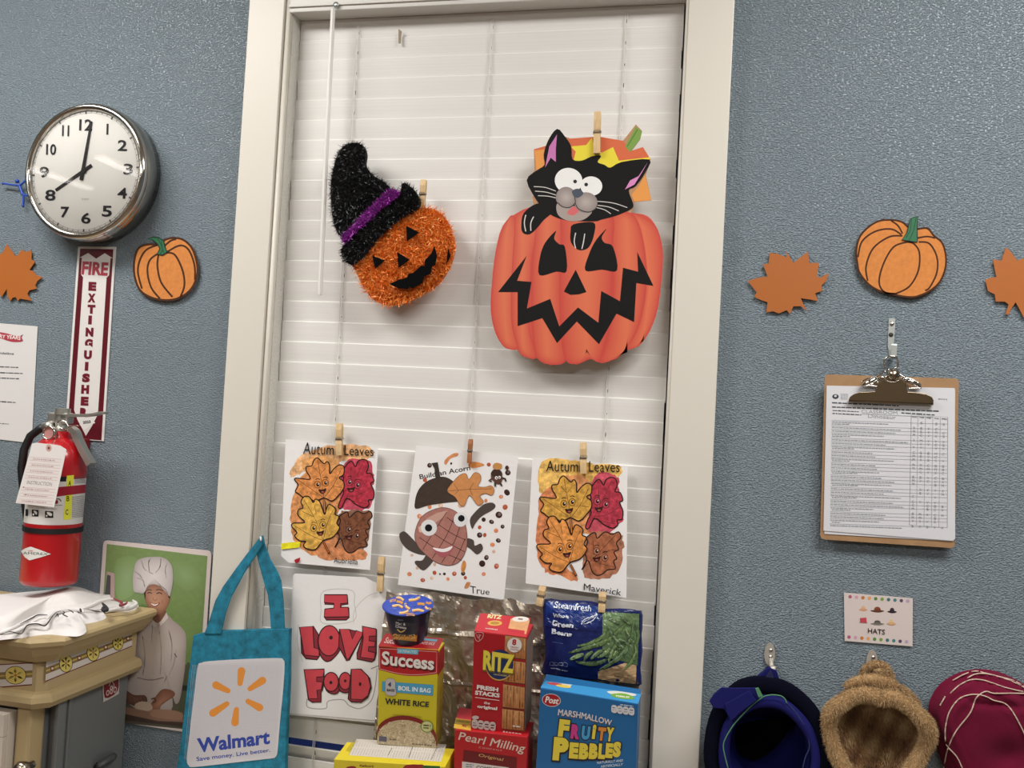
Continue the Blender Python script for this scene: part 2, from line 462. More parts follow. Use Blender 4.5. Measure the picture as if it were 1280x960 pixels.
m = MB().box((OX0 - 0.001, -0.004, OZ0), (OX0 + 0.002, T, OZ1)).box((OX1 - 0.002, -0.004, OZ0), (OX1 + 0.001, T, OZ1)).box((OX0, 0, OZ1 - 0.002), (OX1, T, OZ1 + .001))
struct(m.build('trim_5', M_reveal))
struct(MB().box((CX0 - 0.03, -0.30, OZ0 - 0.03), (CX1 + 0.03, T, OZ0), ch=0.006).build('window_stool', M_trim))
struct(MB().box((CX0, -0.02, OZ0 - 0.13), (CX1, 0, OZ0 - 0.03), ch=0.003).build('trim_6', M_trim))
# window behind the blind: sash frame and night-dark glass
wt = struct(thing('window_1', (0.42, T, OZ0), 'x', 'x')); del wt['category']; wt['label'] = 'dark night window behind the closed white blind'
m = MB()
for a, b in (((OX0, OZ0), (OX0 + .045, OZ1)), ((OX1 - .045, OZ0), (OX1, OZ1)), ((OX0, OZ0), (OX1, OZ0 + .05)), ((OX0, OZ1 - .05), (OX1, OZ1)), ((OX0, 1.42), (OX1, 1.47))):
    m.box((a[0], T - .045, a[1]), (b[0], T - .005, b[1]))
m.build('window_frame', mat('bronze_sash', '5e6270', 0.45), wt)
M_glass = mat('dark_window_glass', '0a1024', 0.04, spec=0.8)
_b = M_glass.node_tree.nodes['Principled BSDF']; _b.inputs['Transmission Weight'].default_value = 0.85; _b.inputs['Base Color'].default_value = (.75, .8, .9, 1)
MB().box((OX0 + .04, T - .028, OZ0 + .04), (OX1 - .04, T - .022, 1.43)).build('pane', M_glass, wt)
MB().box((OX0 + .04, T - .028, 1.46), (OX1 - .04, T - .022, OZ1 - .04)).build('pane', M_glass, wt)

# ================================================================== BLIND
BX0, BX1, BY = 0.0, 0.838, 0.03
BZ0 = 2.2547
M_slat = mat('white_faux_wood_slat', 'e6e4e0', 0.5, var=(9, 0.03), bump=(20, 0.3, 0.0006), stretch=(0.12, 1, 34))
blind = thing('window_blind', ((BX0 + BX1) / 2, BY, OZ0), 'closed white faux-wood venetian blind filling the window, with decorations clipped on it', 'window blind')
def slat(zt, tilt=1.40, jx=0.0):
    """top edge at height zt, nearer the room; bottom edge tucked back"""
    w_, th = 0.050, 0.0032
    d = V((0, math.cos(tilt), -math.sin(tilt))); n = V((0, -math.sin(tilt), -math.cos(tilt)))
    m_ = MB(); K = 6; sec = []
    for i in range(K + 1):
        s_ = i / K; cv = 0.0005 * (1 - (2 * s_ - 1) ** 2)
        if i == 0: sec += [n * -.0014, d * .0005 + n * -.0004]; s_ = .03
        sec.append(d * (w_ * s_) + n * (cv))
    sec2 = [d * w_ - n * th, d * (w_ * .5) - n * (th - .0004), -n * th]
    ring = sec + sec2; R_ = len(ring); vs = []; S = 3
    for q in range(S + 1):
        x = BX0 + jx + (BX1 - BX0) * q / S
        vs += [V((x, BY, zt)) + p for p in ring]
    fs = []
    for q in range(S):
        for i in range(R_): fs.append((q * R_ + i, q * R_ + (i + 1) % R_, (q + 1) * R_ + (i + 1) % R_, (q + 1) * R_ + i))
    fs.append(tuple(range(R_))); fs.append(tuple(S * R_ + i for i in range(R_))[::-1])
    m_.add(vs, fs); o_ = fixn(m_.build('slat', M_slat, blind)); return o_
PITCHZ = 0.0445
rs = random.Random(3)
zt = BZ0 + PITCHZ; k = 0
while k < 38:
    z = BZ0 + PITCHZ - k * PITCHZ
    if z < OZ0 + 0.05: break
    px, py = PX((0.05, BY, z))
    if 905 < py < 926:
        slat(z - 0.020, tilt=1.12)      # the one slat that hangs open
    else:
        slat(z, tilt=1.485 + rs.uniform(-.012, .012), jx=rs.uniform(-0.0012, 0.0012))
    k += 1
MB().box((BX0, BY - .01, OZ0 + .002), (BX1, BY + .03, OZ0 + .022), ch=.003).build('bottom_rail', M_slat, blind)
# headrail / valance
hz = BZ0 + 0.044
m = MB().box((BX0 - .006, BY - .045, hz), (BX1 + .004, BY - .035, hz + .075), ch=.002)
m.box((BX0 - .006, BY - .049, hz + .010), (BX1 + .004, BY - .042, hz + .016), ch=.001)
m.box((BX0 - .006, BY - .035, hz + .001), (BX1 + .004, BY + .028, hz + .05))
m.build('headrail', mat('white_valance', 'd8d5cf', 0.45, bump=(20, .3, .001), stretch=(.1, 1, 6)), blind)
# ladder strings (three) and their slots
M_string = mat('white_cord', 'd9d6d0', 0.8); M_slot = mat('shadowed_slot', '3b3833', 0.8)
for (xa, ya), (xb, yb) in (((443, 22), (394, 960)), ((603, 10), (574, 960)), ((775, 2), (742, 960))):
    pa = W(xa, ya, BY - .004); pb = W(xb, yb, BY - .004)
    pa.z = BZ0 + .03; pb.x = pa.x = (pa.x + pb.x) / 2
    m = MB()
    zz = pa.z; pts = []
    while zz > OZ0 + .02:
        pts.append((pa.x + rs.uniform(-.0006, .0006), BY - .0035, zz)); zz -= PITCHZ
    m.tube(pts, 0.0008, 6); m.tube([(p[0] + .004, p[1], p[2]) for p in pts], 0.0006, 6)
    m.build('ladder_string', M_string, blind, smooth=True)
    m = MB()
    z = BZ0 + PITCHZ
    while z > OZ0 + .06:
        m.box((pa.x + .0016, BY - .0035 + .0055, z - .034), (pa.x + .0030, BY + .008, z - .012)); z -= PITCHZ
    m.build('cord_slots', M_slot, blind, kind='stuff')
# tilt wand
a = W(416.5, 12, -.025); b = W(400, 368, -.025)
a2 = V((a.x, a.y, a.z)); b.x = b.x
m = MB().tube([a, a.lerp(b, .5) + V((0, -.002, 0)), b], 0.0052, 6)
m.tube([b + V((0, 0, .006)), b - V((0, 0, .001))], .0046, 8)
m.build('tilt_wand', M_white, blind)
m = MB().tube([W(417, 3, -.012), W(417, 8, -.024), a], .0016, 8)
m.lathe([(.0, 0), (.006, 0), (.006, .006), (0, .006)], W(421, 7, -.016), (0, -1, 0), 16)
m.build('wand_hook', M_zinc, blind, smooth=True)
# ================================================================== WALL ITEMS
mA = zoom(0, 100, 3.2); mB = zoom(0, 380, 5.3333); mC = zoom(0, 500, 4.0); mD = zoom(100, 660, 3.6923); mE = zoom(0, 720, 4.0)
mF = zoom(380, 160, 4.0); mG = zoom(600, 130, 2.8235); mI = zoom(340, 520, 4.5714); mJ = zoom(490, 540, 4.3636); mK = zoom(645, 540, 4.3636)
mL = zoom(200, 660, 3.2); mM = zoom(350, 700, 3.6923); mN = zoom(410, 730, 4.1739); mO = zoom(550, 730, 4.1739); mP = zoom(660, 730, 4.1739)
mQ = zoom(1010, 380, 3.0); mR = zoom(920, 240, 3.5556); mT = zoom(1030, 720, 9.1429); mU = zoom(870, 800, 6.0); mV = zoom(1010, 800, 4.7407)
mD2 = zoom(100, 660, 6.8571); mV2 = zoom(1140, 820, 6.8571); mC2 = zoom(10, 580, 6.8571); mC3 = zoom(10, 500, 9.6); mS = zoom(560, 860, 9.6)
mP2 = zoom(640, 730, 7.1111); mX = zoom(1020, 820, 6.8571); mY = zoom(410, 880, 8.0); mO2 = zoom(480, 730, 6.4); mQ2 = zoom(1060, 390, 8.0)
mL2 = zoom(0, 290, 9.6); mE2 = zoom(0, 720, 7.1111)

def sheet(name, quad, m, y, label, cat, th=0.0005, mt=None, tilt=0.0, parent=None, group=None, rnd=0.0):
    """a flat sheet with corners quad (drawing units) on the plane Y=y; returns (object, Print)"""
    q = [m(*p) for p in quad]
    c = W(sum(p[0] for p in q) / len(q), sum(p[1] for p in q) / len(q), y)
    n = V((0, -math.cos(tilt), math.sin(tilt)))
    P3 = [hit(p[0], p[1], c, n) for p in q]
    if rnd:
        out = []
        for i in range(len(P3)):
            a, b, d = P3[i - 1], P3[i], P3[(i + 1) % len(P3)]
            u = (a - b).normalized() * rnd; w_ = (d - b).normalized() * rnd
            for t in (0, .25, .5, .75, 1): out.append(b + u * (1 - t) ** 2 + w_ * t ** 2)
        P3 = out
    mb_ = MB().prism(P3, -n * th)
    o = fixn(mb_.build(name, mt or M_paper, parent))
    if parent is None: tag(o, label, cat, group)
    return o, Print(lambda x, y_, c=c, n=n: (hit(x, y_, c, n), n), m)

# ---------------------------------------------------------------- clock
cy_ = -0.058
cc = W(*mA(341, 366), cy_)
R_D = (W(*mA(341, 118), cy_) - W(*mA(341, 612), cy_)).length / 2
clock = thing('wall_clock', (cc.x, 0, cc.z), 'round silver-rimmed wall clock with white dial showing eight o\'clock', 'clock')
RO = R_D * 1.10
m = MB().lathe([(RO * .93, 0.058), (RO, .052), (RO * 1.0, .03), (RO * .985, .003), (RO * .9, .0), (0, .0)], (cc.x, 0, cc.z), (0, -1, 0), 96)
m.build('case', mat('brushed_steel_case', 'aaa59d', 0.22, 1.0), clock, smooth=True)
m = MB().lathe([(R_D * .985, .0600), (R_D * 1.0, .0650), (R_D * 1.03, .0675), (R_D * 1.07, .066), (RO * 1.004, .058), (RO * 1.004, .053)], (cc.x, 0, cc.z), (0, -1, 0), 96)
m.build('rim', mat('polished_rim', 'cfcac2', 0.12, 1.0), clock, smooth=True)
m = MB().lathe([(0, .0585), (R_D * 1.01, .0585)], (cc.x, 0, cc.z), (0, -1, 0), 96)
m.build('dial', mat('white_dial', 'e9e7e1', 0.6), clock)
pf = wall_f(-0.0590); cp = Print(pf, mA)
cp.part('numeral')
for s_, x, y, w_ in (('12', 343, 180, 52), ('1', 430, 197, 8), ('2', 490, 262, 38), ('3', 513, 357, 38), ('4', 489, 453, 38), ('5', 428, 525, 40), ('6', 344, 553, 38), ('7', 260, 529, 34), ('8', 202, 461, 42), ('9', 177, 369, 38), ('10', 205, 278, 40), ('11', 263, 203, 28)):
    cp.part('numeral/' + s_).text(s_, (x, y, w_, 44 if s_ != '12' else 46, 0.03), '26262a', 0.022)
cp.part('minute_track')
def dialpt(a, r):
    p = V((cc.x + math.sin(a) * r, 0, cc.z + math.cos(a) * r)); p.y = -.059
    x, y = PX(p); return (x * 3.2, (y - 100) * 3.2)
off = -0.06
for i in range(60):
    a = 2 * PI * i / 60 + off; big = i % 5 == 0
    cp.line([dialpt(a, R_D * .975), dialpt(a, R_D * (.93 if big else .945))], 5.5 if big else 1.8, '3a3a3c', up=False)
cp.line([dialpt(2 * PI * i / 90, R_D * .975) for i in range(91)], 1.3, '6a6a6a'); cp.line([dialpt(2 * PI * i / 90, R_D * .945) for i in range(91)], 1.0, '8a8a8a')
cp.part('lettering').text('QUARTZ', (342, 477, 30, 7, .03), '9a9894')
cp.build(clock, M_print)
def hand(name, a, b, w0, w1, y):
    A_, B_ = mA(*a), mA(*b); dx, dy = B_[0] - A_[0], B_[1] - A_[1]; l = math.hypot(dx, dy); nx, ny = -dy / l, dx / l
    q = [W(A_[0] + nx * w0, A_[1] + ny * w0, y), W(B_[0] + nx * w1, B_[1] + ny * w1, y), W(B_[0] - nx * w1, B_[1] - ny * w1, y), W(A_[0] - nx * w0, A_[1] - ny * w0, y)]
    MB().prism(q, (0, .0012, 0)).build(name, mat('black_hand', '18181a', .4), clock)
hand('hour_hand', (366, 341), (222, 441), 2.2, 1.7, -.0600)
hand('minute_hand', (324, 400), (365, 165), 2.2, 1.1, -.0612)
_h = W(*mA(337, 362), -.060); MB().lathe([(0, .0632), (.006, .0632), (.006, .0585)], (_h.x, 0, _h.z), (0, -1, 0), 20).build('hand_hub', mat('black_hand'), clock)
mg = bpy.data.materials.new('clear_lens'); mg.use_nodes = True; nt = mg.node_tree; nt.nodes.remove(nt.nodes['Principled BSDF'])
tr = nt.nodes.new('ShaderNodeBsdfTransparent'); gl = nt.nodes.new('ShaderNodeBsdfGlossy'); gl.inputs['Roughness'].default_value = .03
fr = nt.nodes.new('ShaderNodeFresnel'); fr.inputs[0].default_value = 1.36; mx = nt.nodes.new('ShaderNodeMixShader')
nt.links.new(fr.outputs[0], mx.inputs[0]); nt.links.new(tr.outputs[0], mx.inputs[1]); nt.links.new(gl.outputs[0], mx.inputs[2]); nt.links.new(mx.outputs[0], nt.nodes['Material Output'].inputs[0])
M_lens = mg
m = MB().lathe([(0, .0662)] + [(R_D * .2 * i, .0662 - .00008 * i * i) for i in (1, 2, 3, 4, 5)], (cc.x, 0, cc.z), (0, -1, 0), 96)
m.f = [f[::-1] for f in m.f]
m.build('lens', M_lens, clock, smooth=True)

# ---------------------------------------------------------------- little blue figure behind the clock
fy = -0.012
fig = MB(); Mb = mat('blue_rubber', '1c48b0', .4)
def ft(pts, r): fig.tube([W(*mA(*p), fy) for p in cr(pts, False, 4)], r, 10)
ft([(77, 420), (84, 440), (92, 460)], .0030); ft([(78, 422), (50, 420), (28, 416), (12, 414)], .0022); ft([(78, 422), (92, 412), (106, 400), (122, 398)], .0022)
ft([(92, 458), (94, 480), (92, 503)], .0024); ft([(92, 458), (108, 462), (124, 463), (134, 462)], .0023)
for p, r in (((69, 405), .0048), ((12, 414), .0032), ((92, 503), .0034)):
    c_ = W(*mA(*p), fy); fig.lathe([(r * math.sin(PI * i / 8), -r * math.cos(PI * i / 8)) for i in range(9)], c_, (0, 0, 1), 14)
tag(fig.build('toy_figure', Mb, smooth=True), 'small blue bendy stick figure stuck out from behind the clock', 'toy figure')

# ---------------------------------------------------------------- FIRE EXTINGUISHER sign
mar = '5e1722'
sg, sp = sheet('wall_sign', [(97.6, 308), (144.8, 308.6), (129.6, 551.5), (80.5, 548)], lambda x, y: (x, y), -.003, 'tall narrow white and maroon fire extinguisher sign under the clock', 'sign', th=.002, mt=mat('white_sign_plastic', 'dedbd8', .35))
def sgl(y, u):   # point at height y, fraction u across the sign
    t = (y - 308) / 242; return (97.6 - 17.1 * t + (47.2 + 1.9 * t) * u, y + u * (0.6 + 2.9 * t))
sp.part('border')
sp.poly([sgl(311, .06), sgl(311, .94), sgl(322, .94), sgl(316, .72), sgl(323, .5), sgl(316, .28), sgl(322, .06)], mar)
sp.poly([sgl(322, .06), sgl(322, .12), sgl(343, .13), sgl(347, .2), sgl(347, .06)], mar); sp.poly([sgl(322, .88), sgl(322, .94), sgl(347, .94), sgl(347, .8), sgl(343, .87)], mar)
for a, b in ((.06, .19), (.81, .94)): sp.quad(sgl(347, a), sgl(347, b), sgl(520, b), sgl(520, a), mar, 1, 4)
sp.poly([sgl(512, .06), sgl(512, .19), sgl(508, .16), sgl(524, .30), sgl(530, .38), sgl(543, .54), sgl(530, .68), sgl(512, .84), sgl(508, .94), sgl(547, .94), sgl(547, .06)], mar)
sp.part('lettering').text('FIRE', [sgl(326.5, .15), sgl(327.5, .84), sgl(344, .83), sgl(343, .14)], 'a8404e', .04)
for s_, x, y in (('E', 115.6, 358), ('X', 114.7, 372.5), ('T', 114.4, 386.6), ('I', 112.7, 400), ('N', 112, 415.2), ('G', 111, 429.3), ('U', 110, 443.6), ('I', 108.4, 458), ('S', 107.6, 472.4), ('H', 106.6, 486.7), ('E', 106, 501.5), ('R', 105, 515.5)):
    sp.text(s_, (x, y, 4.4 if s_ == 'I' else 9.8, 11.2, .05), '6e1c2c', .08, up=False)
sp.build(sg, M_gloss)

# ---------------------------------------------------------------- guideline paper at the left edge
gp, g = sheet('paper_notice', [(-70, 398), (47, 408), (39.5, 554), (-78, 540)], lambda x, y: (x, y), -.002, 'white printed guideline sheet with a red ribbon banner at the far left', 'notice', mt=mat('laminated_paper', 'dcdad9', .35))
mL3 = zoom(0, 390, 10.6667)
g.part('ribbon'); g.m = mL3
rib_t = cr([(-700, 300), (-300, 210), (0, 268), (90, 285), (200, 315), (295, 318), (310, 298)], False, 6); rib_b = cr([(312, 385), (280, 400), (180, 402), (90, 382), (0, 352), (-300, 300), (-700, 390)], False, 6)
g.poly(rib_t + [(290, 345)] + rib_b, 'a83a46'); g.poly([(310, 298), (268, 318), (300, 322)], '6a6c7c'); g.poly([(312, 385), (285, 378), (290, 398)], '6a6c7c')
g.part('lettering').text('OVERY YEARS', [(-130, 262), (278, 335), (270, 385), (-130, 312)], 'f0e6e4', .02, warp=lambda u, t: (u, t + .35 * math.sin(u * 5.6 - .4) * .5))
g.text('Guideline', [(-80, 525), (190, 540), (186, 572), (-84, 560)], '3c3c40', .01)
for i, (y, xe) in enumerate(((730, 245), (810, 305), (880, 255))): g.greek((-500, y - 20), (xe, y + 10), 16, '55555a', i)
g.m = mB; g.greek((-300, 630), (105, 657), 8, '55555a', 9); g.greek((-300, 780), (60, 800), 6, '77777a', 12)
g.build(gp, M_print)

# ---------------------------------------------------------------- orange maple leaves
M_leaf = mat('orange_foam_leaf', 'ad632a', .45, spec=.4)
def leaf(outline, m_, y, label):
    q = pts_w(outline, m_, y); o = fixn(MB().prism(q, (0, .0015, 0)).build('paper_leaf', M_leaf)); tag(o, label, 'paper leaf', 'orange maple leaves on the wall'); return o
leaf([(-130, 480), (-60, 420), (-75, 330), (0, 270), (40, 235), (80, 145), (115, 195), (150, 240), (175, 285), (215, 280), (235, 240), (265, 210), (300, 240), (380, 220), (378, 330), (420, 358), (352, 455), (400, 470), (430, 515), (510, 543), (450, 585), (420, 640), (438, 680), (350, 700), (328, 740), (350, 790), (385, 825), (240, 800), (215, 825), (185, 780), (150, 790), (120, 830), (85, 760), (82, 680), (15, 785), (-20, 700), (-5, 660), (-60, 640), (-110, 640), (-90, 560)], mL2, -.006, 'orange maple leaf cutout under the clock at the left edge of the picture')
leaf([(150, 270), (185, 275), (225, 290), (222, 262), (255, 315), (320, 264), (325, 315), (368, 315), (360, 375), (372, 382), (412, 360), (402, 395), (380, 415), (385, 438), (352, 450), (365, 485), (330, 478), (288, 472), (300, 500), (318, 530), (290, 508), (255, 508), (240, 542), (225, 525), (190, 540), (165, 530), (135, 535), (140, 490), (110, 480), (80, 465), (92, 445), (75, 425), (52, 395), (95, 382), (140, 375), (120, 322), (145, 318)], mR, -.006, 'orange maple leaf cutout between the window trim and the right-hand pumpkin')
leaf([(1200, 245), (1225, 270), (1250, 305), (1290, 290), (1320, 330), (1370, 300), (1365, 360), (1420, 370), (1380, 430), (1410, 480), (1340, 480), (1330, 530), (1280, 560), (1260, 520), (1243, 490), (1222, 520), (1213, 545), (1198, 542), (1212, 500), (1195, 487), (1155, 487), (1150, 455), (1120, 440), (1108, 390), (1135, 380), (1158, 378), (1150, 345), (1142, 300), (1180, 305)], mR, -.006, 'orange maple leaf cutout at the right edge of the picture')

# ---------------------------------------------------------------- paper pumpkins with drawn ribs
def wall_pumpkin(outline, m_, ribs, stem, stem_lines, label, y=-.008, wd=4):
    o = fixn(MB().prism(pts_w(cr(outline), m_, y), (0, .002, 0)).build('paper_pumpkin', mat('orange_card', 'df8a42', .5))); tag(o, label, 'paper pumpkin')
    p = Print(wall_f(y), m_); p.part('painted_skin').poly(cr(outline), 'cf8446', .22)
    p.part('rib_line')
    p.line(cr(outline), wd * 1.7, '4a2c1c', True)
    for r in ribs: p.line(cr(r, False), wd * 1.55, '4a2c1c', up=False)
    p.build(o, M_paint)
    so = fixn(MB().prism(pts_w(stem, m_, y - .002), (0, .0018, 0)).build('stem', mat('green_stem', '1d6a42', .5), o))
    q = Print(wall_f(y - .002), m_); q.part('drawn_edge').line(stem, wd * .8, '16241c', True)
    for l in stem_lines: q.line(l, wd * .6, '12402a', up=False)
    q.build(so, M_print)
wall_pumpkin([(560, 668), (600, 657), (630, 660), (660, 640), (690, 632), (730, 638), (765, 668), (785, 720), (790, 770), (775, 820), (745, 855), (700, 877), (650, 880), (600, 868), (560, 840), (540, 790), (536, 745), (542, 700)], mA,
    [[(628, 660), (585, 680), (560, 720), (552, 770), (568, 835)], [(632, 695), (600, 720), (590, 765), (605, 830), (640, 875)], [(634, 700), (630, 745), (645, 810), (690, 868)], [(665, 690), (700, 700), (730, 760), (738, 820), (722, 868)], [(668, 688), (720, 662), (755, 680), (778, 740), (780, 800)], [(655, 668), (680, 645), (705, 636)]],
    [(590, 636), (610, 628), (635, 630), (655, 645), (660, 668), (668, 688), (650, 700), (628, 696), (640, 675), (630, 655), (610, 640)], [[(630, 632), (645, 660), (655, 692)], [(645, 645), (650, 680), (640, 698)]],
    'orange paper pumpkin with curled green stem right of the fire extinguisher sign', wd=5)
wall_pumpkin([(740, 135), (770, 160), (800, 165), (850, 162), (880, 195), (915, 225), (932, 280), (930, 340), (905, 400), (860, 440), (800, 465), (750, 465), (700, 455), (640, 440), (590, 410), (550, 360), (540, 320), (535, 260), (550, 200), (590, 155), (640, 128), (700, 125)], mR,
    [[(690, 128), (720, 150), (740, 185)], [(735, 190), (690, 165), (620, 175), (560, 220), (542, 290)], [(740, 195), (680, 200), (610, 250), (578, 330), (585, 395)], [(760, 222), (700, 245), (655, 320), (636, 400), (660, 445), (710, 452)], [(710, 452), (770, 420), (810, 350), (815, 270), (790, 230), (760, 222)], [(812, 222), (860, 230), (893, 290), (892, 360), (860, 425), (840, 438)], [(805, 205), (850, 198), (885, 205)]],
    [(775, 118), (808, 108), (805, 150), (806, 222), (785, 220), (738, 212), (760, 180)], [[(800, 115), (790, 170), (770, 215)], [(780, 120), (775, 170), (755, 205)]],
    'orange paper pumpkin with straight green stem above the clipboard', wd=5)

# ---------------------------------------------------------------- clothespins
M_pinw = mat('pale_pine'); M_wire = mat('spring_wire', '9a948a', .35, .9)
def clothespin(a, b, wpx, y, label, mt=None, short=False):
    """seen face on: a top, b bottom in photo units; front and back prong plus wire spring"""
    A_, B_ = W(*a, y), W(*b, y); up = (A_ - B_); L_ = up.length; up.normalize(); sd = up.cross(V((0, 1, 0))).normalized(); hw = wpx / 2 / 640
    t = thing('clothespin', tuple(B_), label, 'clothespin')
    for sgn in (-1, 1):
        pr = MB(); vs = []; K = 8
        prof = [(0, .0035), (.12, .0042), (.35, .0040), (.5, .0022), (.6, .0040), (.8, .0046), (1, .0016)]
        for s_, th in prof:
            c = B_ + up * (L_ * s_) ; g = .0004 + (.0030 * max(0, s_ - .45))
            for yy in (g, g + th):
                for xx in (-hw, hw): vs.append(c + sd * xx + V((0, sgn * yy, 0)))
        n = len(prof); fs = [(0, 1, 3, 2), (4 * n - 4, 4 * n - 2, 4 * n - 1, 4 * n - 3)]
        for i in range(n - 1):
            k_ = 4 * i; fs += [(k_, k_ + 1, k_ + 5, k_ + 4), (k_ + 2, k_ + 6, k_ + 7, k_ + 3), (k_, k_ + 4, k_ + 6, k_ + 2), (k_ + 1, k_ + 3, k_ + 7, k_ + 5)]
        pr.add(vs, fs); fixn(pr.build('prong', mt or M_pinw, t))
    c = B_ + up * (L_ * .5); sp_ = MB()
    hel = [c + sd * (-hw * 1.15 + 2.3 * hw * i / 40) + V((0, .0042 * math.cos(i * 1.4), 0)) + up * (.0042 * math.sin(i * 1.4)) for i in range(41)]
    sp_.tube(hel, .0006, 6); sp_.tube([c - sd * hw * 1.1 + V((0, -.0042, 0)), c - sd * hw * .8 + V((0, -.0068, 0)) + up * .003, c + sd * hw * .8 + V((0, -.0068, 0)) + up * .003, c + sd * hw * 1.1 + V((0, -.0042, 0))], .0007, 6)
    sp_.build('spring', M_wire, t, smooth=True)
    return t

# ---------------------------------------------------------------- tinsel pumpkin with witch hat
ty = -0.020
tp = thing('tinsel_pumpkin', tuple(W(505, 380, ty)), 'orange tinsel jack-o\'-lantern wearing a black tinsel witch hat with purple band', 'decoration')
def inside(p, poly):
    x, y = p; r = False; n = len(poly)
    for i in range(n):
        x1, y1 = poly[i]; x2, y2 = poly[i - 1]
        if (y1 > y) != (y2 > y) and x < (x2 - x1) * (y - y1) / (y2 - y1) + x1: r = not r
    return r
def tinsel(name, outline, y, n, ln, wd, mts, seed, bulge=.016, backing=None, flow=None):
    """strips of foil sprouting all over a padded shape"""
    rn = random.Random(seed); ol = cr(outline, True, 4)
    bk = fixn(MB().prism(pts_w(ol, mF, y), (0, .012, 0)).build(name + '_backing', backing, tp))
    xs = [p[0] for p in ol]; ys = [p[1] for p in ol]; v = []; f = []; mi = []
    cx, cyy = sum(xs) / len(xs), sum(ys) / len(ys); cnt = 0
    while cnt < n:
        p = (rn.uniform(min(xs), max(xs)), rn.uniform(min(ys), max(ys)))
        if not inside(p, ol): continue
        d = min(math.hypot(p[0] - q[0], p[1] - q[1]) for q in ol[::2])
        h_ = bulge * min(1, d / 60) ** .6
        b = W(*mF(*p), y - h_ * .6)
        dr = V((rn.gauss(0, 1), -abs(rn.gauss(.25, .45)), rn.gauss(0, 1)))
        if flow: dr += flow
        if d < 30:
            o_ = V(((p[0] - cx), 0, -(p[1] - cyy))).normalized(); dr += o_ * .9
        dr.normalize(); l = ln * rn.uniform(.5, 1.15); sd = dr.cross(V((rn.gauss(0, 1), rn.gauss(0, 1), rn.gauss(0, 1)))).normalized() * wd
        bend = V((rn.gauss(0, .25), rn.gauss(0, .15), rn.gauss(0, .25))) * l
        k_ = len(v); v += [b - sd, b + sd, b + dr * l * .55 + bend * .4 + sd, b + dr * l * .55 + bend * .4 - sd, b + dr * l + bend]
        f += [(k_, k_ + 1, k_ + 2, k_ + 3), (k_ + 3, k_ + 2, k_ + 4)]; q = rn.randrange(len(mts)); mi += [q, q]; cnt += 1
    return link(name, v, f, mts, tp, mi, kind='stuff')
OR = [mat('orange_foil', 'f58a2c', .35, .2), mat('deep_orange_foil', 'ea7318', .3, .25), mat('light_orange_foil', 'ffb35e', .3, .2)]
BK = [mat('black_foil', '0b0c0d', .28, .1, spec=.6), mat('black_foil_b', '15181a', .22, .3)]
PU = [mat('purple_foil', '8a2a92', .28, .5), mat('magenta_foil', 'a93cb0', .25, .5)]
tinsel('pumpkin_tinsel', [(600, 400), (660, 410), (710, 460), (740, 530), (750, 600), (730, 680), (690, 750), (640, 800), (570, 840), (490, 875), (420, 885), (350, 860), (300, 800), (262, 720), (240, 660), (330, 560), (450, 470), (540, 410)], ty, 9000, .0125, .00055, OR, 1, backing=mat('orange_backing', 'c9600f', .8))
tinsel('hat_tinsel', [(235, 75), (290, 85), (308, 130), (305, 190), (350, 240), (400, 270), (420, 310), (330, 400), (230, 480), (185, 540), (150, 480), (135, 380), (135, 270), (150, 190), (180, 110)], ty - .010, 7000, .0095, .00045, BK, 2, backing=mat('black_backing', '0c0c0d', .9))
tinsel('brim_tinsel', [(495, 275), (540, 300), (575, 360), (560, 410), (480, 450), (380, 540), (300, 640), (235, 680), (195, 650), (190, 600), (240, 540), (340, 450), (440, 370), (480, 320)], ty - .014, 5200, .0095, .00045, BK, 3, backing=mat('black_backing'))
tinsel('hat_band', [(190, 545), (250, 480), (330, 400), (410, 320), (450, 305), (475, 330), (440, 365), (360, 425), (270, 510), (205, 568)], ty - .024, 1800, .0075, .0005, PU, 4, bulge=.008, backing=mat('purple_backing', '6d1f78', .8))
M_felt = mat('black_felt', '08080a', .95, spec=.1)
def felt(name, pts, y): return fixn(MB().prism(pts_w(pts, mF, y), (0, .002, 0)).build(name, M_felt, tp))
felt('eye', [(510, 488), (575, 522), (515, 565)], ty - .022); felt('eye', [(340, 638), (405, 662), (355, 702)], ty - .020); felt('nose', [(465, 620), (527, 658), (472, 698)], ty - .023)
felt('mouth', [(425, 780), (470, 760), (515, 748), (522, 728), (545, 725), (585, 688), (602, 690), (605, 660), (635, 630), (652, 590), (664, 640), (655, 685), (640, 690), (632, 728), (600, 742), (590, 775), (545, 800), (525, 795), (515, 806), (470, 800)], ty - .022)
felt('ear', [(722, 600), (732, 640), (712, 682), (715, 640)], ty - .016)
clothespin((530, 225), (527, 262), 7.5, -.006, 'pine clothespin clipped beside the tinsel witch hat')

# ---------------------------------------------------------------- cardboard cat in a pumpkin
gy = -0.012
cat_ = thing('cardboard_pumpkin', tuple(W(720, 450, gy)), 'cardboard jack-o\'-lantern cutout with a black cat peeking out of its top', 'decoration')
outl = [(130, 385), (190, 358), (185, 330), (200, 300), (165, 272), (192, 235), (190, 160), (235, 158), (240, 130), (272, 88), (300, 115), (320, 122), (400, 118), (480, 125), (505, 130), (550, 72), (572, 95), (565, 125), (535, 165), (575, 152), (602, 195), (585, 250), (605, 340), (545, 345), (535, 385), (590, 395), (625, 440), (645, 510), (643, 600), (628, 720), (600, 800), (560, 855), (520, 865), (480, 900), (420, 912), (390, 900), (340, 920), (300, 905), (250, 922), (200, 897), (150, 890), (130, 865), (90, 862), (55, 810), (38, 730), (42, 630), (55, 520), (80, 430)]
hx = lambda pts: [mG(*p) for p in pts]
fixn(MB().prism(pts_w(outl, mG, gy), (0, .0018, 0)).build('board', mat('card_back', 'b98a63', .7), cat_))
p = Print(wall_f(gy), mG)
p.part('lid')
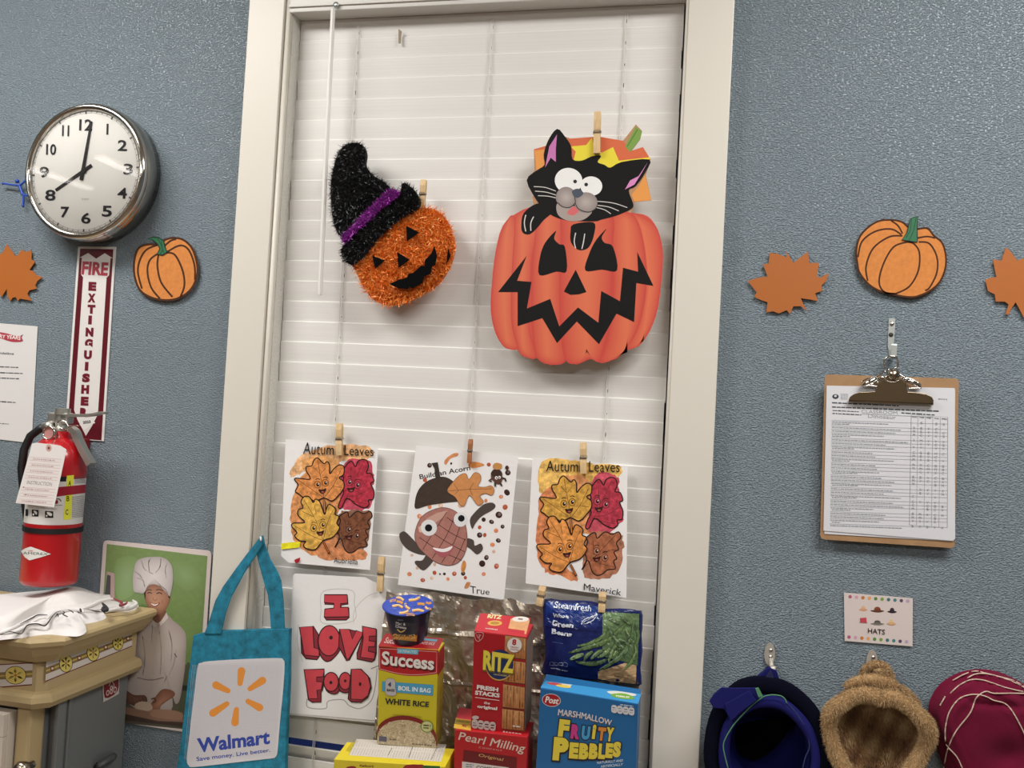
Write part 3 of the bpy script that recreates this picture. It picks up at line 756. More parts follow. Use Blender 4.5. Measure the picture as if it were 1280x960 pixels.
p.poly([(190, 160), (320, 122), (420, 115), (505, 130), (535, 165), (575, 152), (602, 195), (560, 215), (500, 235), (400, 230), (300, 240), (200, 235)], 'd76a45')
p.poly([(192, 165), (240, 158), (245, 210), (200, 235)], 'e69a4c'); p.poly([(545, 345), (605, 340), (583, 250), (560, 290), (535, 320)], 'e69a4c')
p.poly([(320, 150), (338, 168), (330, 200), (450, 235), (600, 195), (600, 188), (490, 200), (478, 172), (470, 152), (430, 172), (405, 160), (395, 118), (375, 145)], 'e9d83e')
p.poly([(512, 150), (550, 80), (572, 97), (565, 125), (530, 170)], '7da04b'); p.line([(556, 90), (520, 150)], 3, '4f7432')
p.part('pumpkin_skin')
body = [(130, 385), (200, 360), (300, 372), (420, 380), (530, 385), (590, 395), (625, 440), (645, 510), (643, 600), (628, 720), (600, 800), (560, 855), (520, 865), (480, 900), (420, 912), (390, 900), (340, 920), (300, 905), (250, 922), (200, 897), (150, 890), (130, 865), (90, 862), (55, 810), (38, 730), (42, 630), (55, 520), (80, 430)]
p.poly(cr(body, True, 3), 'cf5344')
def lobe(pts, sx_):
    ol = cr(pts, True, 5); p.grad(ol, 'c7433c', 'dd7350', spine=lambda q: (sx_(q[1]), q[1] * .86 + 640 * .14), rings=5, power=.7)
lobe([(120, 395), (150, 500), (135, 640), (125, 780), (140, 860), (90, 860), (55, 805), (40, 730), (43, 630), (57, 520), (85, 430)], lambda y: 82 + abs(y - 640) * .05)
lobe([(560, 390), (620, 430), (643, 510), (641, 600), (626, 720), (598, 800), (555, 855), (515, 862), (560, 780), (585, 640), (575, 500), (530, 395)], lambda y: 600 - abs(y - 640) * .1)
lobe([(130, 388), (200, 370), (235, 400), (190, 520), (180, 640), (175, 790), (200, 893), (150, 888), (130, 850), (110, 760), (112, 600), (120, 470)], lambda y: 150)
lobe([(470, 385), (545, 395), (580, 500), (588, 640), (562, 780), (515, 865), (480, 898), (420, 910), (450, 820), (470, 640), (460, 480)], lambda y: 520)
lobe([(215, 375), (300, 380), (290, 500), (285, 640), (290, 800), (305, 903), (250, 920), (200, 893), (183, 790), (182, 640), (190, 500)], lambda y: 235)
lobe([(300, 380), (460, 385), (470, 500), (468, 640), (455, 790), (425, 905), (390, 900), (340, 918), (300, 900), (285, 800), (280, 640), (285, 480)], lambda y: 375)
p.part('glitter_face', mat('black_glitter', '0e0e10', .55, attr=True, var=(900, 0), spec=.3))
BG = '030304'
p.poly(cr([(268, 448), (262, 475), (280, 495), (300, 505), (306, 590), (270, 592), (210, 604), (212, 540), (230, 490)], True, 4), BG)
p.poly(cr([(447, 440), (430, 470), (440, 490), (470, 505), (484, 587), (430, 585), (372, 588), (385, 530), (410, 480)], True, 4), BG)
p.poly([(338, 585), (376, 664), (350, 672), (320, 674), (296, 662)], BG)
p.poly([(165, 536), (131, 624), (182, 628), (166, 722), (248, 688), (280, 785), (346, 718), (418, 772), (428, 660), (494, 696), (505, 578), (558, 592), (555, 522), (612, 642), (552, 632), (544, 770), (482, 740), (420, 848), (342, 768), (272, 844), (220, 756), (133, 784), (133, 664), (64, 664)], BG)
p.part('cat_head', mat('black_glitter'))
p.blob([(272, 88), (300, 115), (322, 150), (327, 195), (360, 200), (395, 185), (428, 183), (415, 205), (440, 215), (460, 225), (500, 205), (598, 196), (585, 240), (550, 290), (525, 305), (540, 350), (535, 370), (480, 395), (430, 408), (400, 415), (300, 410), (240, 385), (200, 340), (165, 270), (200, 235), (228, 215), (225, 180), (240, 130)], BG, n=3)
p.part('cat_paw', mat('black_glitter')); p.blob([(200, 352), (240, 362), (252, 385), (225, 410), (200, 440), (175, 460), (152, 455), (146, 430), (155, 385)], BG, n=4); p.part('cat_paw/2', mat('black_glitter')); p.blob([(330, 425), (400, 418), (404, 455), (385, 505), (350, 516), (322, 490), (320, 450)], BG, n=4)
p.part('ear_lining')
p.poly([(272, 108), (268, 160), (268, 205), (250, 190), (230, 225), (245, 150)], 'c877b4'); p.part('ear_lining/2'); p.poly([(592, 206), (570, 245), (545, 285), (512, 302), (530, 270), (560, 255)], 'd98ac0')
p.part('chin'); p.poly(cr([(275, 350), (275, 390), (310, 412), (355, 412), (385, 395), (392, 375), (330, 360)]), 'a89a94'); p.poly(cr([(308, 385), (330, 362), (350, 375), (330, 393)]), 'd4686a')
p.part('eye'); p.poly(ell(313, 271, 49, 45, rot=.15), 'efefed'); p.poly(ell(393, 290, 39, 34, rot=.1), 'efefed')
p.poly(ell(336, 274, 6.5, 6.5), '202022'); p.poly(ell(375, 285, 6.5, 6.5), '202022')
p.part('muzzle'); p.grad(ell(304, 330, 36, 37), '8f8480', 'b8ada8'); p.grad(ell(374, 348, 41, 36), '8f8480', 'b8ada8')
p.line(cr([(334, 330), (336, 350), (315, 366), (290, 362), (274, 348)], False), 3, '2a2626'); p.line(cr([(336, 350), (350, 372), (385, 382), (412, 368)], False), 3, '2a2626')
p.poly(cr([(328, 305), (348, 300), (365, 316), (350, 330), (335, 330), (326, 316)]), '48505e')
p.part('whiskers')
for l in ([(190, 292), (230, 295), (268, 308)], [(195, 308), (235, 312), (268, 322)], [(205, 324), (240, 326), (268, 332)], [(415, 344), (470, 350), (520, 366)], [(415, 358), (455, 364), (490, 378)], [(412, 366), (440, 374), (462, 388)]):
    p.line(cr(l, False), 2.6, 'd8d4d0', up=False)
p.part('claw_lines')
for l in ([(162, 392), (157, 420), (162, 450)], [(190, 398), (180, 420), (180, 448)], [(338, 455), (333, 485), (338, 510)], [(370, 458), (366, 485), (360, 512)]): p.line(cr(l, False), 3.5, 'd8d4d0', up=False)
p.build(cat_, M_card)
# sparkle for the glitter
gm = MATS['black_glitter']; nt = gm.node_tree; nz = nt.nodes.new('ShaderNodeTexVoronoi'); nz.inputs['Scale'].default_value = 1400; tc = [n for n in nt.nodes if n.type == 'TEX_COORD'][0]
nt.links.new(tc.outputs['Object'], nz.inputs['Vector']); bp = nt.nodes.new('ShaderNodeBump'); bp.inputs['Distance'].default_value = .001; bp.inputs['Strength'].default_value = .9
nt.links.new(nz.outputs['Color'], bp.inputs['Height']); nt.links.new(bp.outputs[0], nt.nodes['Principled BSDF'].inputs['Normal'])
clothespin((747, 140), (746, 192), 8.5, -.018, 'pine clothespin at the top of the cardboard cat pumpkin')
bp_ = MB().prism([W(498, 36, .022), W(502, 39, .022), W(501, 45, .022), W(500.5, 54, .022), W(498, 54, .022)], (0, .002, 0)).build('wood_splinter', mat('weathered_pine', '9b8c76', .7)); tag(fixn(bp_), 'tiny splinter of broken clothespin on the blind near its top', 'wood splinter')
# ================================================================== FIRE EXTINGUISHER
ey = -0.088
e0, e1 = W(61, 728, ey), W(75, 556, ey)
er = 0.0575
ex = thing('fire_extinguisher', tuple(e0), 'red fire extinguisher with inspection tag mounted on the wall left of the chef poster', 'fire extinguisher')
eax = (e1 - e0); EH = eax.length; eax.normalize()
M_red = mat('red_enamel', 'b0141c', .28, coat=.5)
prof = [(0, .006), (er * .80, .004), (er * .93, 0), (er * .985, .004), (er, .012), (er, EH - .045), (er * .985, EH - .03), (er * .93, EH - .015), (er * .8, EH + .001), (er * .6, EH + .012), (er * .4, EH + .018), (er * .38, EH + .03), (0, EH + .03)]
MB().lathe(prof, e0, eax, 64).build('cylinder', M_red, ex, smooth=True)
def cyl_f(r):
    def f(x, y):
        d = ray(x, y); o = CAM - e0
        dp = d - eax * d.dot(eax); op = o - eax * o.dot(eax)
        A = dp.dot(dp); B = 2 * dp.dot(op); Cc = op.dot(op) - r * r; D = B * B - 4 * A * Cc
        t = (-B - math.sqrt(max(D, 0))) / (2 * A); p = CAM + d * t; q = p - e0; n = (q - eax * q.dot(eax)).normalized(); return p, n
    return f
MB().lathe([(er + .0002, .108 + .004), (er + .0022, .108 + .004), (er + .0022, .119 + .004), (er + .0002, .119 + .004)], e0, eax, 64).build('rubber_band', M_black, ex, smooth=False)
lab = MB()
def cyl_patch(h0, h1, a0, a1, r, n=28):
    """strip of paper round the cylinder between heights; a = angle about axis from facing the room"""
    u = V((0, -1, 0)); u = (u - eax * u.dot(eax)).normalized(); w_ = u.cross(eax)
    vs = []; fs = []
    for i in range(n + 1):
        a = a0 + (a1 - a0) * i / n; dd = (u * math.cos(a) + w_ * math.sin(a)) * r
        vs += [e0 + eax * h0 + dd, e0 + eax * h1 + dd]
    for i in range(n): fs.append((2 * i, 2 * i + 2, 2 * i + 3, 2 * i + 1))
    return vs, fs
v_, f_ = cyl_patch(.131, .228, -2.05, 1.2, er + .0004)
lp_ = MB().add(v_, f_).build('paper_label', mat('label_paper', 'd9d6d2', .4), ex, smooth=True)
q = Print(cyl_f(er + .0006), mC2); q.sub = 2
q.part('label_print')
def cq(pts, col, n=8): q.quad(*pts, col, n, 1)
cq([(505, 100), (565, 95), (538, 475), (474, 478)], 'dfe043', 4)
cq([(385, 203), (672, 175), (660, 248), (380, 285)], '9b1c2e', 16)
cq([(440, 108), (500, 108), (498, 150), (440, 150)], '1c1c1f', 4)
for s_, x, y in (('A', 529, 165), ('B', 514, 297), ('C', 504, 412)): q.text(s_, (x, y, 24, 46, .06), '1c1c1c', .02, up=False)
for i in range(7): q.greek((572, 112 + i * 9), (662, 104 + i * 9), 4.5, '5a5a5c', i)
for i in range(17): q.greek((548, 284 + i * 11), (650, 272 + i * 11), 4.5, '5f5f62', 20 + i)
for a, b in ((150, 172), (205, 262), (318, 388)):
    y0 = 385 + (a - 150) * .10; cq([(a, y0), (b, y0 + 4), (b, y0 + 60), (a, y0 + 58)], '1d1d20', 3)
    if b - a > 30:
        q.poly(cr([(a + 14, y0 + 14), (a + 30, y0 + 10), (b - 12, y0 + 24), (b - 16, y0 + 44), (a + 30, y0 + 36)]), 'e4e2de'); q.poly(ell(a + 14, y0 + 42, 7, 9), 'e4e2de')
q.poly(cr([(402, 312), (425, 312), (428, 335), (405, 340)]), '8f1d2c'); q.line(cr([(415, 300), (440, 300), (455, 320)], False), 7, '1c1c1f')
q.greek((190, 375), (420, 385), 4, '77777a', 60); q.greek((400, 355), (465, 352), 6, '6a5a5c', 61)
q.part('diamond_sticker')
q.L = 2
q.poly([(112, 745), (150, 722), (195, 708), (280, 738), (368, 772), (280, 800), (185, 826), (145, 800)], 'e2dfdb')
q.text('AMEREX', [(130, 752), (345, 762), (340, 782), (132, 774)], '2c5a4c', .03); q.text('CORP', (195, 745, 40, 12, .03), 'b03040', .02, up=False)
q.build(ex, M_gloss)
# valve head, gauge, handles, pin
hd = e0 + eax * (EH + .03)
M_alu = mat('cast_alloy', 'bdbab2', .38, .85)
m = MB().lathe([(.017, 0), (.017, .012), (.013, .014), (.013, .040), (.016, .042), (.016, .055), (0, .055)], hd - V((0, 0, .006)), eax, 24)
m.box(hd + V((-.028, -.012, .016)), hd + V((.022, .012, .040)), ch=.004)
m.build('valve', M_alu, ex)
gy_ = ey - .028
gc = W(63, 541, gy_)
m = MB().lathe([(0, -.018), (.010, -.018), (.013, -.004), (.0155, -.002), (.0155, .006), (.0135, .008), (.0125, .005)], gc, (0, -1, 0), 32); gg = m.build('gauge', M_chrome, ex, smooth=True)
MB().lathe([(0, .004), (.013, .004)], gc, (0, -1, 0), 32).build('gauge_face', mat('gauge_face', 'c08a86', .35), gg)
mC3p = lambda x, y, yy: W(*mC3(x, y), yy)
def lever(name, pts, w0, w1, th, yy):
    """flat bar following pts, w in px across, th deep in Y"""
    P3 = [mC3p(x, y, yy) for x, y in pts]; K = len(P3); up_ = []; dn = []
    for i, p3 in enumerate(P3):
        t = (P3[min(i + 1, K - 1)] - P3[max(i - 1, 0)]).normalized(); n = V((-t.z, 0, t.x)); wd = (w0 + (w1 - w0) * i / (K - 1)) / 2 / 600
        up_.append(p3 + n * wd); dn.append(p3 - n * wd)
    o = fixn(MB().prism(up_ + dn[::-1], (0, th, 0)).build(name, M_alu, ex)); bevel(o, .002); return o
lever('carry_handle', cr([(560, 215), (650, 200), (760, 185), (900, 185), (1020, 172), (1100, 152), (1142, 158)], False, 3), 5, 2.5, .018, ey - .012)
lever('squeeze_lever', cr([(700, 330), (775, 380), (810, 470), (870, 600), (930, 710), (965, 775)], False, 3), 7, 7.5, .018, ey - .016)
m = MB(); m.tube([mC3p(*p, ey - .022) for p in cr([(600, 270), (640, 245), (700, 270), (720, 330), (690, 350), (620, 330)], True, 4)], .0015, 6, closed=True)
m.tube([mC3p(*p, ey - .026) for p in cr([(700, 360), (740, 320), (800, 305), (845, 310)], False, 4)], .0013, 6)
m.build('pin_ring', M_chrome, ex, smooth=True)
M_hose = mat('black_hose', '17181b', .42, bump=(60, .2, .001))
MB().tube([W(*p, ey - yy) for p, yy in (((58, 533), .01), ((50, 536), .012), ((38, 545), .016), ((30, 562), .022), ((27, 585), .026), ((29, 610), .024), ((33, 640), .02), ((36, 660), .02))], .0085, 16).build('hose', M_hose, ex, smooth=True)
MB().tube([W(66, 532, ey - .012), W(56, 533.5, ey - .01)], .0105, 16).build('hose_nut', M_alu, ex, smooth=True)
# collar sign tag with year
o, s2 = sheet('year_tag', [(865, 230), (1000, 210), (1045, 275), (975, 300), (915, 375), (885, 310), (860, 300)], mC3, ey - .030, 0, 0, parent=ex, mt=mat('label_paper')); s2.text('2023', (945, 265, 95, 34, -.12), '2a2a2c', .04); s2.build(o, M_print)
# hanging inspection tag
tg = [(160, 218), (182, 213), (300, 228), (332, 248), (270, 536), (78, 515)]
o, s2 = sheet('inspection_tag', tg, mC, ey - er - .012, 0, 0, parent=ex, mt=mat('tag_card', 'e5e0dd', .7), th=.0007)
o['label'] = 'white card inspection tag with pink print'
s2.part('tag_print')
s2.poly(ell(244, 240, 14, 18), 'c9a59c'); s2.poly(ell(244, 240, 6, 7), '8c4a44')
s2.text('INSTRUCTION', [(138, 402), (262, 412), (258, 430), (134, 420)], '9c8f90', 0.0)
for i in range(16):
    y = 285 + i * 15; x0 = 152 - (y - 280) * .27; x1 = 310 - (y - 280) * .2
    if 395 < y < 430: continue
    s2.line([(x0, y), (x1, y + 12)], 1.2, 'dba6a8', up=False)
    if i % 2: s2.greek((x0 + 20, y - 6), (x1 - 30, y + 3), 5, 'b89a9e', i, word=(1, 4))
s2.poly(ell(119, 436, 3, 3), '5a3034'); s2.poly(ell(129, 473, 3, 3), '5a3034')
s2.build(o, M_print)
MB().tube([W(*mC(244, 238), ey - er - .014), W(*mC(262, 215), ey - .05), W(*mC(285, 180), ey - .03)], .0007, 6).build('tag_wire', M_wire, ex)
# bracket between cylinder and wall
MB().box((e0.x - .03, -.05, e1.z - .02), (e0.x + .012, 0, e1.z + .012), ch=.004).build('wall_bracket', mat('red_bracket', '7c1218', .4), ex)

# ================================================================== CHEF POSTER
cquad = [(129.2, 675), (264.6, 688.6), (249.5, 918), (114, 897)]
po, p = sheet('chef_poster', cquad, lambda x, y: (x, y), -.0045, 'poster of a smiling chef in a tall white hat kneading dough', 'poster', mt=mat('laminated_card', 'd8ccc8', .35), th=.0015, rnd=.012)
def cu_(u, v):
    a, b, c, d = cquad; return ((a[0] * (1 - u) + b[0] * u) * (1 - v) + (d[0] * (1 - u) + c[0] * u) * v, (a[1] * (1 - u) + b[1] * u) * (1 - v) + (d[1] * (1 - u) + c[1] * u) * v)
p.part('photo_background')
p.quad(cu_(.035, .02), cu_(.965, .03), cu_(.965, .97), cu_(.035, .97), '7b945c', 6, 8, col2='627c42', mott=.15)
p.m = mD
p.poly([(125, 200), (160, 210), (160, 350), (110, 330)], 'b39a96'); p.poly([(126, 215), (142, 220), (140, 330), (112, 320)], '4c4a4c')
p.grad(cr([(170, 150), (240, 130), (290, 180), (250, 300), (180, 330), (160, 240)]), '7f9a60', '8fa878')
p.grad(cr([(430, 150), (520, 170), (560, 240), (500, 290), (430, 240)]), '7b945c', '88a170')
p.poly([(205, 700), (610, 600), (600, 940), (205, 900)], '5a5648'); p.poly([(495, 620), (600, 630), (600, 930), (440, 920)], '4e5440'); p.poly([(470, 725), (600, 735), (600, 760), (470, 750)], '2f2f2c')
p.part('chef_jacket')
JK = 'c6bab4'; JS = 'a2958f'
p.grad(cr([(310, 395), (345, 430), (370, 432), (400, 400), (430, 425), (470, 460), (490, 500), (488, 600), (480, 680), (462, 790), (440, 810), (425, 760), (422, 840), (330, 850), (250, 830), (205, 760), (230, 640), (262, 520), (262, 440), (290, 415)], True, 4), JS, JK, rings=6, power=.6)
for l in ([(360, 435), (375, 560), (370, 690)], [(290, 500), (300, 600), (290, 680)], [(445, 560), (430, 640), (400, 690), (385, 720)], [(262, 690), (330, 700), (390, 690)], [(410, 470), (425, 540), (420, 620)], [(320, 410), (335, 450), (330, 520)]): p.line(cr(l, False), 3, JS, up=False)
p.line(cr([(265, 690), (325, 702), (385, 690)], False), 5, '8a7c78')
p.poly([(310, 398), (345, 432), (362, 440), (350, 462), (300, 425)], 'b8aca6'); p.poly([(400, 388), (408, 415), (372, 452), (366, 436), (388, 408)], 'cfc4be'); p.line([(436, 578), (448, 596)], 4, '55504e')
p.part('chef_skin')
p.poly(cr([(322, 380), (330, 410), (358, 438), (384, 415), (395, 380)]), '7c5646')
p.grad(cr([(298, 300), (305, 275), (340, 258), (380, 268), (412, 300), (416, 330), (400, 370), (380, 392), (355, 400), (330, 385), (308, 350)], True, 5), '8c5e4a', 'c39478', center=(345, 330), power=.7)
p.part('chef_hand'); p.grad(cr([(380, 745), (430, 752), (436, 775), (400, 800), (375, 820), (365, 848), (335, 850), (318, 835), (335, 800)]), '7d5340', 'a87862'); p.part('chef_hand/2'); p.grad(cr([(205, 745), (250, 770), (300, 772), (312, 800), (290, 812), (262, 822), (232, 812), (205, 790)]), '5c4036', '7f5a4a')
for x in (240, 256, 272, 288): p.line(cr([(x, 782), (x + 8, 800), (x + 6, 818)], False), 3, '3c2a24', up=False)
p.line(cr([(330, 790), (345, 785), (350, 800), (338, 806)], False), 6, '5a3c30')
p.part('chef_face')
p.line(cr([(308, 290), (318, 284), (332, 287)], False), 3.4, '3a2a26'); p.line(cr([(352, 287), (366, 283), (384, 290)], False), 3.4, '3a2a26', up=False)
p.line(cr([(312, 301), (322, 297), (333, 302)], False), 4.2, '2a1e1c', up=False); p.line(cr([(355, 303), (367, 298), (380, 304)], False), 4.2, '2a1e1c', up=False)
p.poly(cr([(323, 344), (345, 350), (370, 344), (358, 360), (340, 362)]), '8c3f3a'); p.poly(cr([(328, 347), (346, 352), (364, 348), (352, 358), (340, 358)]), 'efe6e0')
p.line(cr([(338, 322), (342, 332), (352, 333), (357, 325)], False), 2.5, '8a5c48'); p.line(cr([(315, 335), (318, 345), (316, 352)], False), 2, '8a5c48', up=False); p.line(cr([(380, 332), (382, 342), (378, 350)], False), 2, '8a5c48', up=False)
p.poly([(408, 318), (416, 300), (416, 326)], '2a1f1e'); p.poly([(296, 300), (306, 278), (302, 330)], '2a1f1e')
p.part('chef_hat')
p.grad(cr([(250, 290), (245, 240), (250, 190), (262, 155), (290, 138), (340, 132), (390, 138), (420, 165), (430, 200), (430, 250), (420, 300), (414, 315), (400, 285), (370, 268), (340, 260), (312, 270), (296, 300), (270, 298)], True, 4), 'b0a7a6', 'ddd8d6', rings=6, power=.6)
for l in ([(330, 136), (318, 160), (322, 200)], [(285, 150), (300, 190), (340, 212)], [(262, 230), (290, 240), (300, 270)], [(252, 200), (275, 215), (290, 240)], [(375, 140), (370, 180), (350, 205)], [(405, 160), (395, 190), (400, 230)]): p.line(cr(l, False), 3.5, 'a49c9c', up=False)
p.part('dough_and_board')
p.poly(cr([(255, 815), (285, 800), (325, 808), (335, 835), (300, 845), (265, 838)]), 'bda792'); p.poly([(197, 822), (340, 850), (475, 850), (478, 895), (360, 890), (197, 855)], '8a6a58'); p.poly([(197, 855), (360, 890), (478, 895), (478, 915), (197, 885)], '4a3a34')
p.poly(cr([(330, 838), (400, 838), (455, 845), (478, 865), (460, 885), (380, 878), (330, 865)]), '9c7862')
p.build(po, M_gloss)

# ================================================================== BLUE TOTE BAG
M_tote = mat('blue_batik_cotton', '19748f', .85, var=(55, .42), bump=(200, .3, .0006))
nt = M_tote.node_tree
by_ = -.034
tb = thing('tote_bag', tuple(W(290, 960, by_)), 'turquoise blue mottled cloth tote bag with white shop-logo panel hanging left of the drawings', 'bag')
def cloth_panel(name, pts, m_, y, th, mt, parent, wav=.0):
    o = fixn(MB().prism(pts_w(cr(pts, True, 3) if wav else pts, m_, y), (0, th, 0)).build(name, mt, parent)); bevel(o, .002); return o
def bag_outline():
    return [(133, 430), (180, 418), (240, 412), (330, 410), (420, 406), (516, 405), (515, 440), (514, 600), (505, 800), (498, 1000), (492, 1180), (300, 1195), (40, 1190), (50, 1060), (80, 880), (108, 640)]
cloth_panel('bag_body', bag_outline(), mL, by_, .014, M_tote, tb)
cloth_panel('handle', [(175, 425), (195, 370), (220, 290), (250, 235), (300, 165), (345, 105), (400, 35), (410, 28), (415, 60), (385, 108), (340, 175), (285, 275), (262, 340), (243, 425)], mL, by_ - .003, .004, M_tote, tb)
cloth_panel('handle', [(405, 32), (412, 30), (418, 62), (440, 125), (470, 175), (484, 210), (492, 280), (500, 420), (443, 420), (438, 340), (430, 270), (412, 210), (395, 150), (386, 108), (390, 80)], mL, by_ + .003, .004, M_tote, tb)
o = fixn(MB().prism(pts_w(cr([(150, 560), (165, 540), (200, 533), (330, 525), (470, 521), (492, 528), (498, 550), (492, 650), (480, 770), (470, 890), (462, 915), (440, 922), (300, 938), (140, 956), (115, 950), (107, 925), (115, 850), (130, 720)], True, 3), mL, by_ - .0012), (0, .001, 0)).build('logo_panel', mat('white_canvas_panel', 'cfccd0', .8, var=(700, .06)), tb))
q = Print(wall_f(by_ - .0012), mL); q.part('fabric_weave')
q.m = mL
for i in range(60):   # woven cross-hatch
    x = 130 + i * 6.1
    q.line([(x, 548), (x - 32, 925)], .8, 'bfbcc2', up=False)
for i in range(64):
    y = 548 + i * 5.9; q.line([(150 - (y - 548) * .08, y + 2), (485 - (y - 548) * .06, y - 14)], .8, 'bfbcc2', up=False)
q.part('spark_logo')
def capsule(a, b, w0, w1):
    dx, dy = b[0] - a[0], b[1] - a[1]; l = math.hypot(dx, dy); ux, uy = dx / l, dy / l; out = []
    th0 = math.atan2(uy, ux)
    for i in range(9): t = th0 + PI / 2 + PI * i / 8; out.append((a[0] + w0 * math.cos(t), a[1] + w0 * math.sin(t)))
    for i in range(9): t = th0 - PI / 2 + PI * i / 8; out.append((b[0] + w1 * math.cos(t), b[1] + w1 * math.sin(t)))
    return out
for a, b in (((326, 572), (320, 622)), ((410, 610), (360, 643)), ((398, 718), (352, 693)), ((300, 778), (306, 726)), ((212, 740), (268, 703)), ((224, 628), (272, 651))):
    q.poly(capsule(a, b, 15, 10), 'dd8f3c', up=(b == (320, 622)))
q.part('lettering').text('Walmart', [(147, 842), (440, 806), (440, 864), (152, 900)], '33479c', .035, warp=lambda u, t: (u, t))
q.text('Save money. Live better.', [(145, 916), (441, 880), (441, 900), (148, 938)], '33479c', .012)
q.build(o, M_print)
m = MB().tube([W(326, 671, -.012), W(326, 672, by_ - .004), W(326, 676, by_ - .007)], .002, 8); tag(m.build('wall_hook', M_white, smooth=True), 'small hook above the blue tote bag handle', 'hook')

# ================================================================== CHILDREN'S DRAWINGS
dy_ = 0.010
L1 = [(298, 468), (250, 487), (215, 470), (180, 465), (155, 445), (135, 430), (152, 395), (133, 368), (140, 355), (215, 362), (214, 340), (200, 318), (198, 290), (228, 285), (240, 255), (262, 240), (298, 272), (316, 260), (330, 280), (332, 330), (352, 305), (385, 280), (412, 290), (410, 335), (385, 352), (410, 375), (412, 410), (385, 450), (345, 485)]
L2 = [(398, 525), (380, 520), (392, 480), (410, 440), (402, 400), (410, 350), (385, 320), (415, 295), (430, 275), (455, 258), (478, 290), (490, 262), (515, 248), (542, 255), (552, 290), (540, 325), (568, 330), (583, 372), (565, 385), (583, 430), (578, 475), (552, 480), (555, 508), (525, 524), (480, 505), (430, 470)]
L3 = [(295, 712), (250, 762), (195, 755), (183, 735), (195, 716), (160, 712), (132, 685), (145, 665), (116, 632), (125, 612), (190, 608), (152, 568), (155, 535), (180, 525), (168, 490), (185, 462), (215, 462), (238, 495), (250, 475), (276, 492), (302, 562), (312, 530), (330, 505), (365, 530), (362, 562), (385, 575), (372, 612), (388, 640), (352, 690)]
L4 = [(392, 700), (360, 750), (372, 735), (385, 690), (372, 650), (392, 600), (385, 575), (430, 548), (442, 580), (470, 555), (492, 545), (525, 558), (560, 545), (572, 575), (548, 605), (560, 640), (535, 655), (550, 690), (532, 705), (542, 745), (500, 752), (470, 775), (440, 782), (415, 760)]
VE = {1: [[(298, 468), (285, 380), (262, 250)], [(298, 468), (230, 420), (150, 365)], [(298, 468), (350, 400), (395, 310)], [(275, 330), (245, 295)], [(280, 330), (305, 300)], [(350, 400), (400, 410)]],
      2: [[(398, 520), (460, 400), (520, 270)], [(430, 460), (500, 450), (575, 400)], [(420, 470), (480, 490), (540, 500)], [(455, 400), (450, 300)]],
      3: [[(295, 712), (250, 590), (185, 480)], [(295, 712), (220, 680), (130, 625)], [(295, 712), (320, 610), (350, 540)], [(240, 575), (175, 545)], [(255, 560), (245, 510)]],
      4: [[(370, 740), (450, 660), (545, 560)], [(410, 700), (470, 720), (535, 735)], [(430, 680), (500, 650), (545, 640)], [(425, 670), (420, 590)]]}
FC = {1: [(262, 392), (307, 382), (290, 428)], 2: [(443, 378), (490, 395), (452, 420)], 3: [(240, 640), (293, 622), (278, 668)], 4: [(440, 650), (485, 685), (440, 692)]}
def leaves_drawing(m, quad, name_text, nq, title, cols, washes, label, tilt, extra=None):
    o, p = sheet('drawing', quad, m, dy_, label, 'drawing', tilt=tilt, group=None)
    p.part('wash')
    for i, (c_, pts) in enumerate(washes): p.ragged(pts, mixh(c_, 'e4dccf', .22), amp=7, mott=.9, seed=i + len(name_text))
    for k_, L_ in ((4, L4), (2, L2), (1, L1), (3, L3)):
        p.part('drawn_leaf/' + str(k_))
        p.poly(cr(L_, True, 4), mixh(cols[k_ - 1], 'b8a48c', .14), 1.0)
        p.line(cr(L_, True, 4), 6.5, '2a1a16', True)
        for v_ in VE[k_]: p.line(cr(v_, False, 5), 2.4, '4a2a1c', up=False)
        p.L += 1
        a, b, mo = FC[k_]
        for e_ in (a, b):
            p.poly(ell(e_[0], e_[1], 19, 21), '3a2418'); p.poly(ell(e_[0], e_[1], 16, 18), cols[k_ - 1] if k_ in (1, 3) else mixh(cols[k_ - 1], 'ffffff', .15)); p.poly(ell(e_[0] + 2, e_[1], 9, 11), '2a1c18'); p.poly(ell(e_[0] + 5, e_[1] - 4, 3, 4), 'ece4da')
            p.line(cr([(e_[0] - 12, e_[1] - 28), (e_[0], e_[1] - 34), (e_[0] + 14, e_[1] - 29)], False), 3.5, '2a1c18', up=False)
        p.poly(cr([(mo[0] - 22, mo[1] - 8), (mo[0], mo[1] - 8), (mo[0] + 22, mo[1] - 14), (mo[0] + 12, mo[1] + 12), (mo[0] - 10, mo[1] + 13)]), '3a1c18'); p.poly(ell(mo[0] + 2, mo[1] + 6, 9, 4), 'a85a50')
    p.part('stem').line([(300, 478), (306, 552)], 12, '2a1a16'); p.line([(300, 480), (305, 550)], 6, 'c8803c'); p.part('stem/2').line([(298, 722), (330, 785)], 13, '2a1a16'); p.line([(299, 724), (328, 780)], 7, 'b8602c')
    p.part('lettering').text(title, nq[0], '1e1c1c', .002, spacing=1.05); p.text(name_text, nq[1], '1e1c1c', 0.0, up=False)
    if extra: extra(p)
    p.build(o, M_paint)
def mixh(a, b, t): return ''.join('%02x' % round(int(a[i:i + 2], 16) * (1 - t) + int(b[i:i + 2], 16) * t) for i in (0, 2, 4))
def ex1(p):
    p.part('yellow_stroke').poly([(55, 728), (100, 722), (165, 718), (160, 750), (100, 757), (55, 762)], 'e8df2a', .4)
    p.part('red_patch').poly([(130, 822), (152, 812), (165, 808), (160, 832), (138, 842)], 'a8202c')
